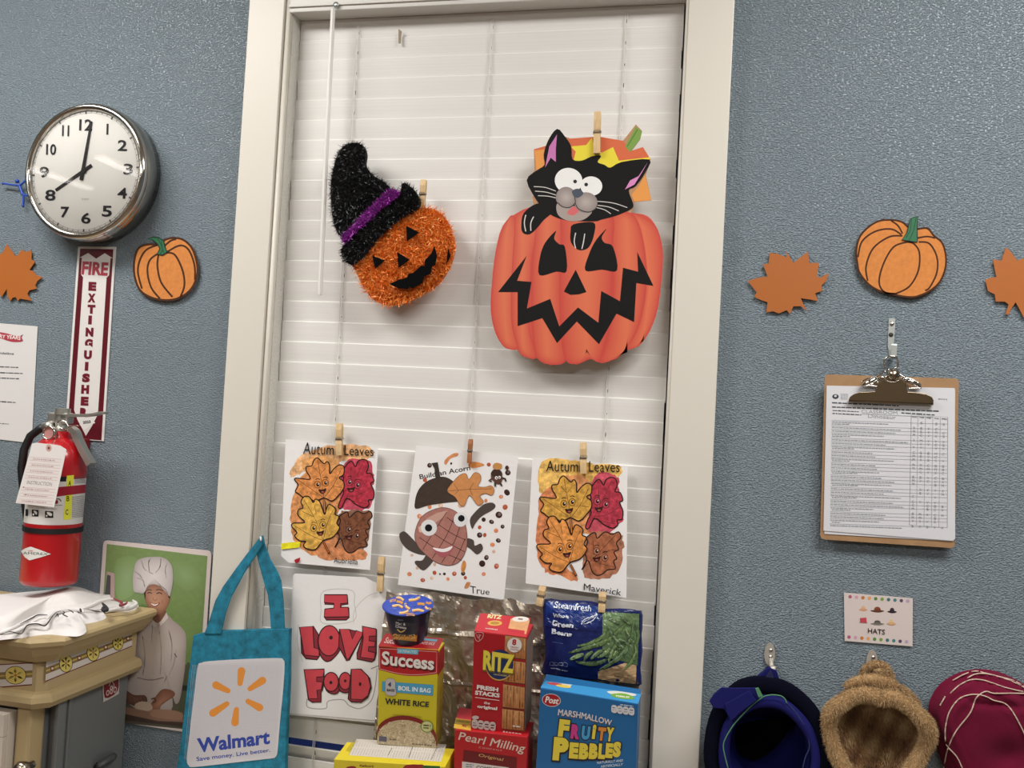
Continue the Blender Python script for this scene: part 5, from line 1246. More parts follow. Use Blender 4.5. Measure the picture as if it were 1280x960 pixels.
# clip: base plate, jaw, spring roll, levers, ring
M_brassy = mat('aged_clip_steel', '8c7d66', .3, 1.0)
q2 = lambda pts, d: [hit(*mQ2(*p), c0 + cn * d, cn) for p in pts]
jaw = fixn(MB().prism(q2([(5, 882), (18, 850), (60, 820), (120, 803), (200, 800), (268, 795), (275, 770), (300, 720), (350, 680), (400, 655), (455, 690), (520, 660), (555, 690), (580, 740), (600, 800), (700, 808), (780, 820), (840, 850), (858, 885), (850, 915)], .012), -cn * .0012).build('clip_jaw', M_brassy, cb)); bevel(jaw, .001)
m = MB().tube(q2([(8, 884), (425, 897), (850, 914)], .008), .0035, 10); m.build('jaw_lip', M_brassy, cb, smooth=True)
def roll(a, b, r, d): return MB().tube(q2([a, b], d), r, 16)
roll((140, 740), (300, 655), .0042, .010).build('spring_roll', M_chrome, cb, smooth=True); roll((560, 660), (725, 745), .0042, .010).build('spring_roll', M_chrome, cb, smooth=True)
m = MB()
for a in ([(150, 742), (220, 735), (290, 745), (300, 700), (390, 640)], [(130, 700), (200, 665), (290, 640), (380, 590)], [(480, 600), (560, 650), (640, 675), (720, 720)], [(530, 655), (570, 690), (600, 760), (650, 762), (735, 762)], [(200, 690), (240, 720), (290, 690), (340, 650), (390, 690), (455, 700), (520, 680), (550, 640)]):
    m.tube(q2(cr(a, False, 4), .012), .0016, 8)
m.build('clip_wire', M_chrome, cb, smooth=True)
cc_ = q2([(455, 625)], .010)[0]
MB().lathe([(0, .012), (.006, .010), (.010, .005), (.0115, 0), (.0115, -.004)], cc_, cn, 24).build('rivet', M_nickel, cb, smooth=True)
rc = q2([(430, 510)], .006)[0]
m = MB().tube([rc + V((math.cos(2 * PI * i / 28) * .0125, -.004 * math.sin(2 * PI * i / 28), math.sin(2 * PI * i / 28) * .0125)) for i in range(28)], .0016, 8, closed=True)
m.build('hanging_ring', M_chrome, cb, smooth=True)

# ================================================================== HATS SIGN
o, p = sheet('hats_sign', [(228, 190), (1015, 255), (1012, 805), (236, 742)], mT, -.003, 'small laminated card reading HATS with six hats and coloured dots', 'sign', mt=mat('laminated_card'), th=.001)
p.part('dot_border')
dc = ['b0607e', 'd0a0b8', 'c9793a', 'e0a468', '5e8a44', '7c9c44', '46747a', '4a8488', '5c4c6c', 'b8a0c0']
for i, c_ in enumerate(dc):
    x = 298 + i * 73.2; y = 237 + i * 5.6; p.poly(ell(x, y, 20, 20), c_, up=False)
    x = 286 + i * 73; y = 698 + i * 6; p.poly(ell(x, y, 20, 20), c_, up=False)
p.part('hat_pictures')
def minihat(x, y, w_, h_, c1, c2, kind=0):
    p.poly(cr([(x - w_, y + h_ * .5), (x - w_ * .6, y + h_ * .25), (x, y + h_ * .35), (x + w_ * .6, y + h_ * .3), (x + w_, y + h_ * .6), (x + w_ * .3, y + h_), (x - w_ * .4, y + h_ * .9)]), c2)
    p.poly(cr([(x - w_ * .42, y + h_ * .4), (x - w_ * .38, y - h_ * .5), (x, y - h_ * .8), (x + w_ * .38, y - h_ * .45), (x + w_ * .42, y + h_ * .45)]), c1)
    p.line([(x - w_ * .42, y + h_ * .2), (x + w_ * .42, y + h_ * .25)], 9, c2)
minihat(448, 368, 48, 34, 'e0b48c', 'd29a78'); minihat(610, 380, 78, 36, '8c4c34', '5c3830'); minihat(778, 390, 54, 34, '40343c', '2c242c'); minihat(610, 530, 78, 30, '5a5450', '7c7870'); minihat(768, 525, 52, 36, 'e4c494', 'd8a878')
p.poly([(412, 480), (484, 474), (486, 520), (494, 536), (404, 530), (412, 516)], 'c04a58')
p.part('lettering').text('HATS', [(502, 595), (697, 612), (694, 670), (500, 652)], '1f1d1f', .01)
p.build(o, M_gloss)

# ================================================================== COAT HOOKS AND HATS
M_hook = mat('satin_nickel_hook', 'c9c2b8', .5, .6)
def coat_hook(m_, x, y, label):
    t = thing('coat_hook', tuple(W(*m_(x, y), -.002)), label, 'hook')
    c_ = W(*m_(x, y), -.002)
    pl = MB().prism([c_ + V((a, 0, b)) for a, b in ell(0, 0, .0098, .021, 20)], (0, -.003, 0)); fixn(pl.build('plate', M_hook, t))
    MB().tube([c_ + V((.003, -.003, -.008)), c_ + V((.004, -.012, -.022)), c_ + V((.005, -.022, -.034)), c_ + V((.005, -.034, -.034)), c_ + V((.005, -.040, -.022)), c_ + V((.005, -.041, -.012))], [.0042, .0042, .0042, .0042, .0042, .0055], 12).build('prong', M_hook, t, smooth=True)
    for dz in (.008, -.004): MB().lathe([(0, .0020), (.003, .0014), (.0034, 0)], c_ + V((.002, -.003, dz)), (0, -1, 0), 12).build('screw', M_steel, t, smooth=True)
    return t
coat_hook(mU, 552, 105, 'worn nickel coat hook above the navy blue hat')
t = coat_hook(mX, 478, 45, 'coat hook mostly hidden behind the fur hood tip')
# blue hat: dark brim, crown opening toward the room, straps
M_navy = mat('navy_cloth', '060819', .95, spec=.1, bump=(300, .3, .0005)); M_royal = mat('royal_blue_cloth', '16175a', .85, spec=.2, bump=(300, .3, .0005)); M_lime = mat('green_piping', '4f8560', .8)
bh = thing('sun_hat', tuple(W(958, 960, -.06)), 'navy blue child sun hat with green piping hanging upside open on the left hook', 'hat')
hc = W(*mU(525, 830), -.065)
SXx = 1.0
def ring_lathe(prof, name, mt, c, sx=.86, parent=None, n=56, seed=0, amp=0.0):
    vs = []; fs = []; K = len(prof); rn_ = random.Random(seed); ph = [rn_.uniform(0, 6) for _ in range(4)]
    for r, h_ in prof:
        for j in range(n):
            a = 2 * PI * j / n; k_ = 1 + amp * (math.sin(3 * a + ph[0]) + .6 * math.sin(5 * a + ph[1]) + .4 * math.sin(9 * a + ph[2]))
            vs.append(c + V((math.cos(a) * r * sx * k_, -h_, math.sin(a) * r * k_)))
    for i in range(K - 1):
        for j in range(n): fs.append((i * n + j, i * n + (j + 1) % n, (i + 1) * n + (j + 1) % n, (i + 1) * n + j))
    return MB().add(vs, fs).build(name, mt, parent, smooth=True)
ring_lathe([(.118, -.008), (.132, .000), (.136, .006), (.130, .010), (.112, .012), (.104, .006), (.100, -.002)], 'brim', M_navy, hc, .82, bh, amp=.012, seed=3)
ring_lathe([(.1085, .008), (.102, .018), (.092, .020), (.086, .012), (.084, 0.0)], 'sweatband', M_royal, hc + V((.004, 0, -.006)), .82, bh, amp=.01, seed=4)
ring_lathe([(.086, .014), (.084, -.01), (.080, -.035), (.066, -.050), (.03, -.056), (0.001, -.057)], 'crown_lining', mat('deep_blue_lining', '10144a', .9, spec=.1), hc + V((.004, 0, -.006)), .82, bh)
uu = lambda pts, y: pts_w(pts, mU, y)
MB().tube(uu(cr([(240, 960), (215, 860), (205, 790), (225, 730), (280, 640), (340, 570), (420, 490), (500, 430), (560, 412), (630, 418), (665, 440), (680, 470)], False), -.088), .0011, 8).build('piping', M_lime, bh, smooth=True)
MB().tube(uu(cr([(680, 470), (760, 560), (830, 680), (850, 800), (820, 880), (800, 960)], False), -.083), .0010, 8).build('piping', mat('dark_piping', '26335c', .8), bh, smooth=True)
def strap(name, pts, y, th, mt, parent=bh):
    o_ = fixn(MB().prism(uu(pts, y), (0, th, 0)).build(name, mt, parent)); bevel(o_, .0015); return o_
strap('strap', [(100, 460), (130, 410), (190, 358), (270, 362), (450, 360), (480, 440), (400, 500), (330, 560), (270, 615), (210, 520), (130, 512)], -.090, .005, M_royal)
strap('strap', [(215, 480), (400, 380), (455, 455), (340, 540), (265, 612), (235, 560)], -.096, .004, M_royal)
strap('green_tab', [(443, 362), (468, 356), (505, 425), (470, 434)], -.098, .002, M_lime)
strap('hanging_loop', cr([(455, 290), (500, 250), (540, 215), (575, 220), (605, 240), (625, 300), (650, 380), (615, 395), (560, 385), (520, 415), (495, 380), (470, 340)], True, 3), -.052, .016, M_royal)
strap('hanging_loop', [(520, 285), (560, 225), (575, 260), (600, 330), (560, 385), (520, 405), (500, 340)], -.072, .004, mat('navy_mesh', '121540', .8))
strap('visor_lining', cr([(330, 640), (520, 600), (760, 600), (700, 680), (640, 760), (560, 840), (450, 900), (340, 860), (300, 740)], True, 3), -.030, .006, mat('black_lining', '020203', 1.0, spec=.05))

# fur hood
def fur(name, surf, n, ln, wd, mts, seed, parent, lean=(0, 0, -.5), r0=.6):
    """hairs: surf() -> (point, normal, colour index)"""
    rn_ = random.Random(seed); v = []; f = []; mi = []; lv = V(lean)
    for _ in range(n):
        p_, nn, ci = surf(rn_)
        d = (nn * r0 + lv * rn_.uniform(.5, 1.2) + V((rn_.gauss(0, .35), rn_.gauss(0, .25), rn_.gauss(0, .35)))).normalized(); l = ln * rn_.uniform(.5, 1.2)
        sd = d.cross(V((rn_.gauss(0, 1), rn_.gauss(0, 1), rn_.gauss(0, 1)))).normalized() * wd
        k_ = len(v); v += [p_ - sd, p_ + sd, p_ + d * l + lv * l * .2]; f.append((k_, k_ + 1, k_ + 2)); mi.append(ci)
    return link(name, v, f, mts, parent, mi, kind='stuff')
FT = [mat('tan_fur', 'a9875c', .8), mat('light_tan_fur', 'ccb084', .8), mat('brown_fur', '85603f', .85), mat('dark_brown_fur', '573a26', .9)]
fh = thing('fur_hood', tuple(W(1098, 960, -.06)), 'tan faux fur pointed hood hanging open between the navy and maroon hats', 'hat')
fy0 = -.055
rim = cr([(60, 540), (90, 450), (150, 390), (230, 340), (330, 295), (450, 290), (560, 320), (680, 320), (790, 380), (880, 450), (950, 520), (1000, 590), (1015, 680), (985, 770), (930, 860), (880, 960), (800, 1080), (600, 1180), (400, 1160), (260, 1080), (190, 960), (130, 840), (80, 700)], True, 4)
rim3 = [W(*mX(*p_), fy0 - .012 * math.sin(i / 9)) for i, p_ in enumerate(rim)]
# pull centre line inward by the roll's radius
gcx, gcy = 540, 700
rimc = [(p_[0] + (gcx - p_[0]) * .10, p_[1] + (gcy - p_[1]) * .10) for p_ in rim]
rim3 = [W(*mX(*p_), fy0 - .028 - .006 * math.sin(i / 5)) for i, p_ in enumerate(rimc)]
RR = [.0115 + .0009 * math.sin(i * .33) for i in range(len(rim3))]
MB().tube(rim3, RR, 14, closed=True).build('rolled_edge', FT[0], fh, smooth=True)
def s_rim(rn_):
    i = rn_.randrange(len(rim3)); a = rn_.uniform(0, 2 * PI); c_ = rim3[i].lerp(rim3[(i + 1) % len(rim3)], rn_.random()); t_ = (rim3[(i + 1) % len(rim3)] - rim3[i]).normalized(); u = t_.orthogonal().normalized(); w_ = t_.cross(u); nn = u * math.cos(a) + w_ * math.sin(a)
    return c_ + nn * RR[i], nn, rn_.choice((0, 0, 1, 1, 1))
fur('rolled_edge_fur', s_rim, 26000, .0065, .00035, FT, 1, fh, (0, -.1, -.35))
# outer hood surface (cone to the peak) and the inside cavity
outer = cr([(40, 560), (100, 430), (180, 350), (250, 280), (310, 210), (370, 160), (420, 80), (480, 55), (560, 50), (620, 80), (650, 150), (690, 220), (760, 300), (860, 390), (950, 500), (1030, 610), (1025, 720), (990, 830), (900, 1000), (700, 1180), (450, 1180), (230, 1060), (120, 860), (50, 680)], True, 3)
def dome(ol, m_, y0, bulge, cen, K=10, inward=False):
    vs = []; fs = []; n = len(ol)
    for r in range(K + 1):
        t = r / K
        for p_ in ol:
            q_ = (p_[0] + (cen[0] - p_[0]) * t, p_[1] + (cen[1] - p_[1]) * t); vs.append(W(*m_(*q_), y0 - bulge * math.sin(t * PI / 2) ** .7 if not inward else y0 + bulge * math.sin(t * PI / 2)))
    for r in range(K):
        for i in range(n): j = (i + 1) % n; fs.append((r * n + i, r * n + j, (r + 1) * n + j, (r + 1) * n + i))
    return vs, fs
vs, fs = dome(outer, mX, -.012, .034, (540, 480)); nO = len(outer)
keep = [f for f in fs]
# leave the opening free: only the outer rings are kept
keep = [f for f in fs if f[0] < nO * 3]
MB().add(vs, keep).build('hood_shell', FT[2], fh, smooth=True)
def s_out(rn_):
    while True:
        i = rn_.randrange(nO); t = rn_.uniform(0, .36); p_ = outer[i]; p2 = outer[(i + 1) % nO]; k_ = rn_.random(); px_, py_ = p_[0] + (p2[0] - p_[0]) * k_, p_[1] + (p2[1] - p_[1]) * k_
        x, y = px_ + (540 - px_) * t, py_ + (480 - py_) * t
        b = W(*mX(x, y), -.012 - .034 * math.sin(t * PI / 2) ** .7 )
        side = V((px_ - 540, 0, -(py_ - 480))).normalized()
        return b, (side + V((0, -.8, 0))).normalized(), rn_.choice((0, 1, 0, 2) if y < 300 else (0, 2, 2))
fur('hood_shell_fur', s_out, 20000, .0075, .0004, FT, 2, fh, (0, -.05, -.3))
# folds at the top of the hood
for pts, r_, yy in (([(250, 270), (330, 225), (450, 205), (560, 215), (650, 250), (700, 290)], .0105, -.058), ([(390, 150), (440, 95), (520, 75), (600, 100), (655, 200)], .006, -.038), ([(540, 110), (560, 170), (640, 230)], .008, -.050), ([(700, 260), (780, 340), (870, 430)], .009, -.050)):
    cl3 = [W(*mX(*p_), yy) for p_ in cr(pts, False, 4)]; n_ = len(cl3)
    rr_ = [r_ * (.35 + .65 * math.sin(PI * (i + .6) / (n_ + .4))) for i in range(n_)]
    MB().tube(cl3, rr_, 12).build('fold', FT[0], fh, smooth=True)
    def s_f(rn_, cl3=cl3, rr_=rr_):
        i = rn_.randrange(len(cl3) - 1); a = rn_.uniform(0, 2 * PI); t_ = (cl3[i + 1] - cl3[i]).normalized(); u = t_.orthogonal().normalized(); nn = u * math.cos(a) + t_.cross(u) * math.sin(a)
        return cl3[i].lerp(cl3[i + 1], rn_.random()) + nn * rr_[i], nn, rn_.choice((0, 1, 1, 2))
    fur('fold_fur', s_f, 3500, .006, .00035, FT, 7, fh, (0, -.05, -.35))
inn = [(p_[0] + (gcx - p_[0]) * .16, p_[1] + (gcy - p_[1]) * .16) for p_ in rim]
vs, fs = dome(inn, mX, -.070, .045, (gcx, gcy), 10, True)
MB().add(vs, fs).build('lining', FT[3], fh, smooth=True)
def s_in(rn_):
    i = rn_.randrange(len(inn)); t = rn_.random() ** .5; t = 1 - t; p_ = inn[i]; x, y = p_[0] + (gcx - p_[0]) * t + rn_.gauss(0, 6), p_[1] + (gcy - p_[1]) * t
    clump = math.sin(x * .021 + 1.3) * math.sin(y * .017 + x * .01) + rn_.gauss(0, .35)
    return W(*mX(x, y), -.070 + .045 * math.sin(t * PI / 2)), V((0, -1, 0)), (1 if clump > .75 else 0 if clump > .1 else 2 if clump > -.9 else 3)
fur('lining_fur', s_in, 30000, .012, .0005, FT, 3, fh, (.1, -.2, -.9), r0=.5)

# maroon hat
M_mar = mat('maroon_fleece', '68112f', .95, var=(18, .08), bump=(420, .5, .0008), spec=.15, sheen=.05)
mh = thing('fleece_hat', tuple(W(1230, 960, -.06)), 'maroon fleece hat with twisted white cords at the lower right corner', 'hat')
mo = cr([(140, 440), (170, 340), (240, 240), (340, 170), (460, 125), (600, 112), (740, 135), (860, 185), (970, 250), (1080, 360), (1180, 520), (1230, 720), (1200, 950), (1050, 1150), (750, 1260), (480, 1200), (330, 1080), (250, 900), (190, 700), (150, 560)], True, 5)
vs = []; fs = []; K = 26; n = len(mo); cen = (680, 780)
for r in range(K + 1):
    t = r / K
    for i, p_ in enumerate(mo):
        x = p_[0] + (cen[0] - p_[0]) * t; y = p_[1] + (cen[1] - p_[1]) * t
        a = math.atan2(y - cen[1], x - cen[0])
        hgt = .040 * math.sin(min(1, t * 2.6) * PI / 2) ** .8
        # rolls of cloth round the edge
        hgt += .0045 * math.sin(t * 34 + 1.8 * math.sin(a * 2)) * max(0, 1 - t * 1.7) * (1 if y < 700 else .5)
        dip = math.exp(-(((x - 590) / 70) ** 2 + ((y - 250) / 45) ** 2)); hgt -= .012 * dip
        big = math.exp(-(((x - 820) / 170) ** 2 + ((y - 860) / 130) ** 2)); hgt -= .014 * big
        hgt -= .010 * math.exp(-(((y - 400 - (x - 600) * .12) / 30) ** 2)) * (1 if 480 < x < 1100 else 0) * .6
        vs.append(W(*mV2(x, y), -.014 - hgt))
for r in range(K):
    for i in range(n): j = (i + 1) % n; fs.append((r * n + i, r * n + j, (r + 1) * n + j, (r + 1) * n + i))
MB().add(vs, fs).build('hat_body', M_mar, mh, smooth=True)
M_cord = mat('cream_twisted_cord', 'cdb7a6', .8)
def cord(pts, r=.0011):
    P2 = cr(pts, False, 10); v = []
    P3 = []
    for x, y in P2:
        # height of the cloth under the cord
        best = min(range(0, len(vs), 3), key=lambda k_: (PXv[k_][0] - x) ** 2 + (PXv[k_][1] - y) ** 2)
        P3.append(W(*mV2(x, y), vs[best].y - .0015))
    P3 = [(P3[max(i - 1, 0)] + P3[i] + P3[min(i + 1, len(P3) - 1)]) / 3 for i in range(len(P3))]
    fine = []
    for i in range(len(P3) - 1):
        for k_ in range(6): fine.append(P3[i].lerp(P3[i + 1], k_ / 6))
    n_ = len(fine); m_ = MB()
    for ph in (0, PI):
        tw = []
        for i, p_ in enumerate(fine):
            t_ = (fine[min(i + 1, n_ - 1)] - fine[max(i - 1, 0)]).normalized(); u = t_.cross(V((0, 1, 0))).normalized(); w_ = t_.cross(u); a = i * 1.15 + ph
            tw.append(p_ + (u * math.cos(a) + w_ * math.sin(a)) * r * .55)
        m_.tube(tw, r * .62, 5)
    return m_.build('cord', M_cord, mh, smooth=True)
PXv = [((PX(v_)[0] - 1140) * 6.8571, (PX(v_)[1] - 820) * 6.8571) for v_ in vs]
cord([(350, 210), (440, 160), (540, 130), (620, 145), (760, 180), (880, 215), (970, 270), (1060, 340)])
cord([(475, 190), (530, 160), (600, 150), (700, 165), (840, 210), (960, 268)])
cord([(330, 320), (400, 255), (500, 205), (600, 205), (700, 235), (800, 270), (960, 308), (1080, 330)])
cord([(240, 425), (285, 345)])
cord([(430, 960), (380, 860), (300, 770), (283, 690), (290, 590), (320, 480), (390, 380), (470, 338), (560, 330), (640, 350), (700, 380), (790, 405), (850, 460), (910, 560), (960, 660), (1000, 760)])
cord([(270, 980), (290, 860), (320, 760), (380, 640), (500, 485), (550, 360), (630, 305), (700, 320), (850, 320), (970, 322), (1080, 330)])
# ================================================================== FOIL BACKDROP AND FOOD
LEAN = math.radians(-12)      # the packages tip slightly forward
FN = V((0, -math.cos(LEAN), math.sin(LEAN)))     # faces of the leaning boxes
TN = V((0, math.sin(LEAN), math.cos(LEAN)))      # their tops
M_foil = mat('crinkled_foil', 'b3a899', .3, .72)
nt = M_foil.node_tree; N = nt.nodes
tc = [n for n in N if n.type == 'TEX_COORD'][0]
vo = N.new('ShaderNodeTexNoise'); vo.noise_type = 'RIDGED_MULTIFRACTAL'; vo.inputs['Scale'].default_value = 13; vo.inputs['Detail'].default_value = 6; vo.normalize = True
nz = N.new('ShaderNodeTexNoise'); nz.inputs['Scale'].default_value = 9; nz.inputs['Detail'].default_value = 6
vm = N.new('ShaderNodeVectorMath'); vm.operation = 'MULTIPLY_ADD'; vm.inputs[1].default_value = (.12, .12, .12)
nt.links.new(tc.outputs['Object'], nz.inputs['Vector']); nt.links.new(nz.outputs['Color'], vm.inputs[0]); nt.links.new(tc.outputs['Object'], vm.inputs[2]); nt.links.new(vm.outputs[0], vo.inputs['Vector'])
mr = N.new('ShaderNodeMapRange'); mr.inputs[2].default_value = 1.0; nt.links.new(vo.outputs['Fac'], mr.inputs[0])
ad = N.new('ShaderNodeMath'); ad.operation = 'ADD'; nt.links.new(mr.outputs[0], ad.inputs[0]); nt.links.new(nz.outputs['Fac'], ad.inputs[1])
bp = N.new('ShaderNodeBump'); bp.inputs['Strength'].default_value = .3; bp.inputs['Distance'].default_value = .002
nt.links.new(ad.outputs[0], bp.inputs['Height']); nt.links.new(bp.outputs[0], N['Principled BSDF'].inputs['Normal'])
from mathutils import noise as mn
vs = []; fs = []; NX, NY = 120, 120
tl, tr, br, bl_ = (485, 738), (803, 764), (783, 1110), (458, 1060)
for j in range(NY + 1):
    for i in range(NX + 1):
        u, v = i / NX, j / NY
        x = (tl[0] * (1 - u) + tr[0] * u) * (1 - v) + (bl_[0] * (1 - u) + br[0] * u) * v; y = (tl[1] * (1 - u) + tr[1] * u) * (1 - v) + (bl_[1] * (1 - u) + br[1] * u) * v
        if v < .02: y += 2.0 * math.sin(u * 23) + 1.2 * math.sin(u * 61)
        if u > .98: x += 2.0 * math.sin(v * 31)
        p_ = W(x, y, -.004 - .004 * v); q_ = V((p_.x + .03 * mn.noise(V((p_.x * 8, p_.z * 8, 9))), p_.z * .8 + .03 * mn.noise(V((p_.x * 8, p_.z * 8, 5))), 0)); n_ = .0028 - abs(mn.noise(q_ * 11)) * .020 - abs(mn.noise(q_ * 27 + V((3, 1, 2)))) * .0095 - abs(mn.noise(q_ * 62 + V((7, 4, 2)))) * .004; n_ = -n_ - .010
        r1 = .004 * max(0, 1 - abs(v - .135 - .02 * u) / .012) + .004 * max(0, 1 - abs(v - .325) / .01)
        vs.append(p_ + V((0, n_ - .004 - r1, 0)))
for j in range(NY):
    for i in range(NX): a = j * (NX + 1) + i; fs.append((a, a + 1, a + NX + 2, a + NX + 1))
foil = MB().add(vs, fs).build('foil_sheet', M_foil); tag(foil, 'crinkled silver foil sheet hanging behind the food packages', 'foil')
sm = foil.modifiers.new('thick', 'SOLIDIFY'); sm.thickness = .0003

SIDE = {}
def side_band(key, y0, y1, col, mott=0, col2=None):
    ps_, t_ = SIDE[key]; a, b, c, d = ps_.cn
    L_ = lambda p_, q_, u: (p_[0] + (q_[0] - p_[0]) * u, p_[1] + (q_[1] - p_[1]) * u)
    ps_.quad(L_(a, d, y0), L_(b, c, y0), L_(b, c, y1), L_(a, d, y1), col, 2, 4, mott=mott, col2=col2)
def carton(name, front, top_ref, yref, depth, mt_front, label, zm, H=None, mt_side=None, lean=LEAN):
    """box whose front face has photo corners `front` (tl,tr,br,bl); yref = Y of point top_ref on the face"""
    fn = V((0, -math.cos(lean), math.sin(lean))); tn = V((0, math.sin(lean), math.cos(lean)))
    c = W(*top_ref, yref); F = [hit(x, y, c, fn) for x, y in front]
    if H:                          # stands on the window stool
        for a_, b_ in ((1, 2), (0, 3)): F[b_] = F[a_] + (F[b_] - F[a_]) * ((F[a_].z - OZ0 - .0005) / (F[a_].z - F[b_].z))
    m = MB(); d = -fn * depth
    vs = F + [p + d for p in F]
    m.add(vs, [(0, 3, 2, 1), (4, 5, 6, 7), (0, 1, 5, 4), (3, 7, 6, 2), (0, 4, 7, 3), (1, 2, 6, 5)])
    t = thing(name, tuple((F[2] + F[3]) / 2 + d * .5), label, 'food box' if 'box' in name else 'food')
    o = fixn(m.build('carton', mt_front, t)); bevel(o, .0012)
    pf_ = Print(lambda x, y: (hit(x, y, c, fn), fn), zm)
    tp_ = (F[0] + F[1]) / 2
    tn = (F[1] - F[0]).cross(d).normalized(); tn = tn if tn.z > 0 else -tn
    pt_ = Print(lambda x, y: (hit(x, y, tp_, tn), tn), zm)
    sn = (F[2] - F[1]).cross(d).normalized(); sn = sn if sn.x > 0 else -sn
    ps_ = Print(lambda x, y: (hit(x, y, F[1], sn), sn)); ps_.cn = [PX(F[1]), PX(F[1] + d), PX(F[2] + d), PX(F[2])]
    t['_n'] = tuple(tn); SIDE[name] = (ps_, t)
    return t, pf_, pt_, F, fn, tn
M_cr = lambda n, c_: mat(n, c_, .42)
# ---- yellow cereal box, lowest left (its top plane carries the rice box)
yt, yf, ytop, YF, _, YTN = carton('cereal_box', [(417.5, 949), (556.5, 958.5), (545, 1120), (404, 1105)], (485, 953), -.150, .062, M_cr('yellow_carton', 'd9c62c'), 'yellow cereal box at the bottom with nutrition panel on its top, under the rice box', mY, H=1)
ytp = (YF[0] + YF[1]) / 2
ytop.part('nutrition_panel')
ytop.quad((285, 350), (1185, 405), (1130, 578), (210, 512), 'cfc9bf', 6)
for i in range(34):
    u = i / 34; 
    for v0 in (0, .5):
        a = (285 + 900 * u, 350 + 55 * u); b = (210 + 920 * u, 512 + 66 * u)
        s0 = (a[0] + (b[0] - a[0]) * (v0 + .04), a[1] + (b[1] - a[1]) * (v0 + .04)); s1 = (a[0] + (b[0] - a[0]) * (v0 + .46), a[1] + (b[1] - a[1]) * (v0 + .46))
        ytop.greek(s0, s1, 6, '8f8d8a', i * 2 + int(v0 * 2))
for (a, b) in (((640, 440), (600, 515)), ((845, 430), (805, 535)), ((1085, 440), (1035, 555))): ytop.line([a, b], 5, '3a3a36')
ytop.part('lettering')
for i in range(5): ytop.greek((238 + i * 9 - 60, 350 + 160 * 0 + i * 2 + 120), (300 - 40 + i * 9, 350 + i * 2 + 10), 4, '8a7a1e', i)
ytop.build(yt, M_card)
yf.part('lettering'); yf.poly(cr([(170, 700), (180, 640), (220, 622), (270, 625), (290, 660), (300, 760)]), '8c1f24'); yf.poly(cr([(730, 720), (760, 625), (820, 605), (900, 605), (960, 615), (990, 720)]), '9a2a28'); yf.poly([(950, 612), (1120, 620), (1115, 700), (945, 690)], '2a6a30'); yf.greek((970, 640), (1100, 648), 12, '7ab070', 3)
yf.text("Kellogg's", [(312, 602), (452, 610), (448, 642), (308, 632)], '5c1418', .02, shear=.1)
yf.build(yt, M_card)

# ---- rice box standing on it
def top_hit(px, py, P0, n=TN): return hit(px, py, P0, n)
rb = top_hit(508, 933, ytp, YTN)
t, f, tp_, RF, fn, tn = carton('rice_box', [(473, 807), (548, 813.5), (544.5, 936.5), (472, 930)], (508, 933), rb.y, .038, M_cr('yellow_rice_carton', 'c9bc28'), 'red and yellow boil-in-bag white rice box, standing on the yellow cereal box', mN)
f.part('red_band')
f.poly([(264, 326), (576, 345), (573, 468)] + [(573 + (266 - 573) * k / 12, 468 - 22 * k / 12 + 22 * math.sin(PI * k / 12)) for k in range(1, 12)] + [(264, 446)], 'b32028')
f.line([(270, 336), (568, 354), (566, 462)], 2, 'e0c8c4'); f.line([(270, 336), (270, 440)], 2, 'e0c8c4', up=False)
f.line([(565 + (270 - 565) * k / 12, 462 - 20 * k / 12 + 20 * math.sin(PI * k / 12)) for k in range(13)], 2, 'e0c8c4')
f.part('blue_panel'); f.quad((362, 335), (472, 342), (470, 368), (361, 361), '6ab0c8'); f.text('10 MINUTES', [(370, 343), (464, 348), (462, 361), (369, 356)], 'e8eef0', .02)
f.quad((283, 507), (550, 526), (547, 582), (281, 558), '4d9ec4')
f.part('lettering')
f.text('Success', [(285, 352), (558, 384), (554, 456), (281, 424)], '5a1016', .045, warp=lambda u, t: (u * 1.0 + .012, t + .05)); f.text('Success', [(283, 348), (556, 380), (552, 450), (279, 420)], 'e8e2dc', .03)
f.text('BOIL IN BAG', [(368, 530), (538, 544), (535, 568), (367, 554)], 'e8f0f4', .03)
f.text('WHITE RICE', [(299, 594), (529, 614), (526, 642), (297, 627)], '1c2430', .03)
f.text('100% RICE IMPORTED', [(338, 678), (490, 690), (489, 696), (337, 684)], '8a8420', .02)
f.part('bag_badge'); f.blob([(303, 500), (325, 492), (350, 502), (352, 540), (356, 575), (330, 582), (302, 572), (300, 540)], 'bcb8b8', '8e8a8c', 2); f.text('4', (322, 523, 18, 24, .05), '22305c', .05); f.text('BAGS', (328, 553, 40, 14, .05), '1c2430', .04)
f.part('rice_bowl')
arc = [(258 + (565 - 258) * (1 - math.cos(PI * k / 20)) / 2, 790 + 45 * (k / 20) - math.sin(PI * k / 20) * 112) for k in range(21)]
arc_o = [(258 + (570 - 258) * (1 - math.cos(PI * k / 20)) / 2, 765 + 50 * (k / 20) - math.sin(PI * k / 20) * 104) for k in range(21)]
f.poly(arc_o + [(570, 845), (260, 820)], '7c1f22'); f.poly([(x, y + 8) for x, y in arc] + [(562, 858), (258, 832)], 'bfae8e', .5)
rn = random.Random(2); f.L += 1
f.part('rice_grain_print')
f.cur['label'] = None
grains = 0
while grains < 420:
    x = rn.uniform(264, 560); u = (x - 258) / 307; yt_ = 798 + 45 * u - math.sin(math.acos(max(-1, min(1, 1 - 2 * u)))) * 112; y = rn.uniform(yt_ + 4, 826 + 24 * u)
    a = rn.uniform(0, PI); c_ = rn.choice(('d8ccb0', 'cdbd9c', '9c8866', 'e2d8c0', 'a89270')); dx, dy = 5 * math.cos(a), 5 * math.sin(a)
    f.line([(x - dx, y - dy), (x + dx, y + dy)], 3.0, c_, up=False); grains += 1
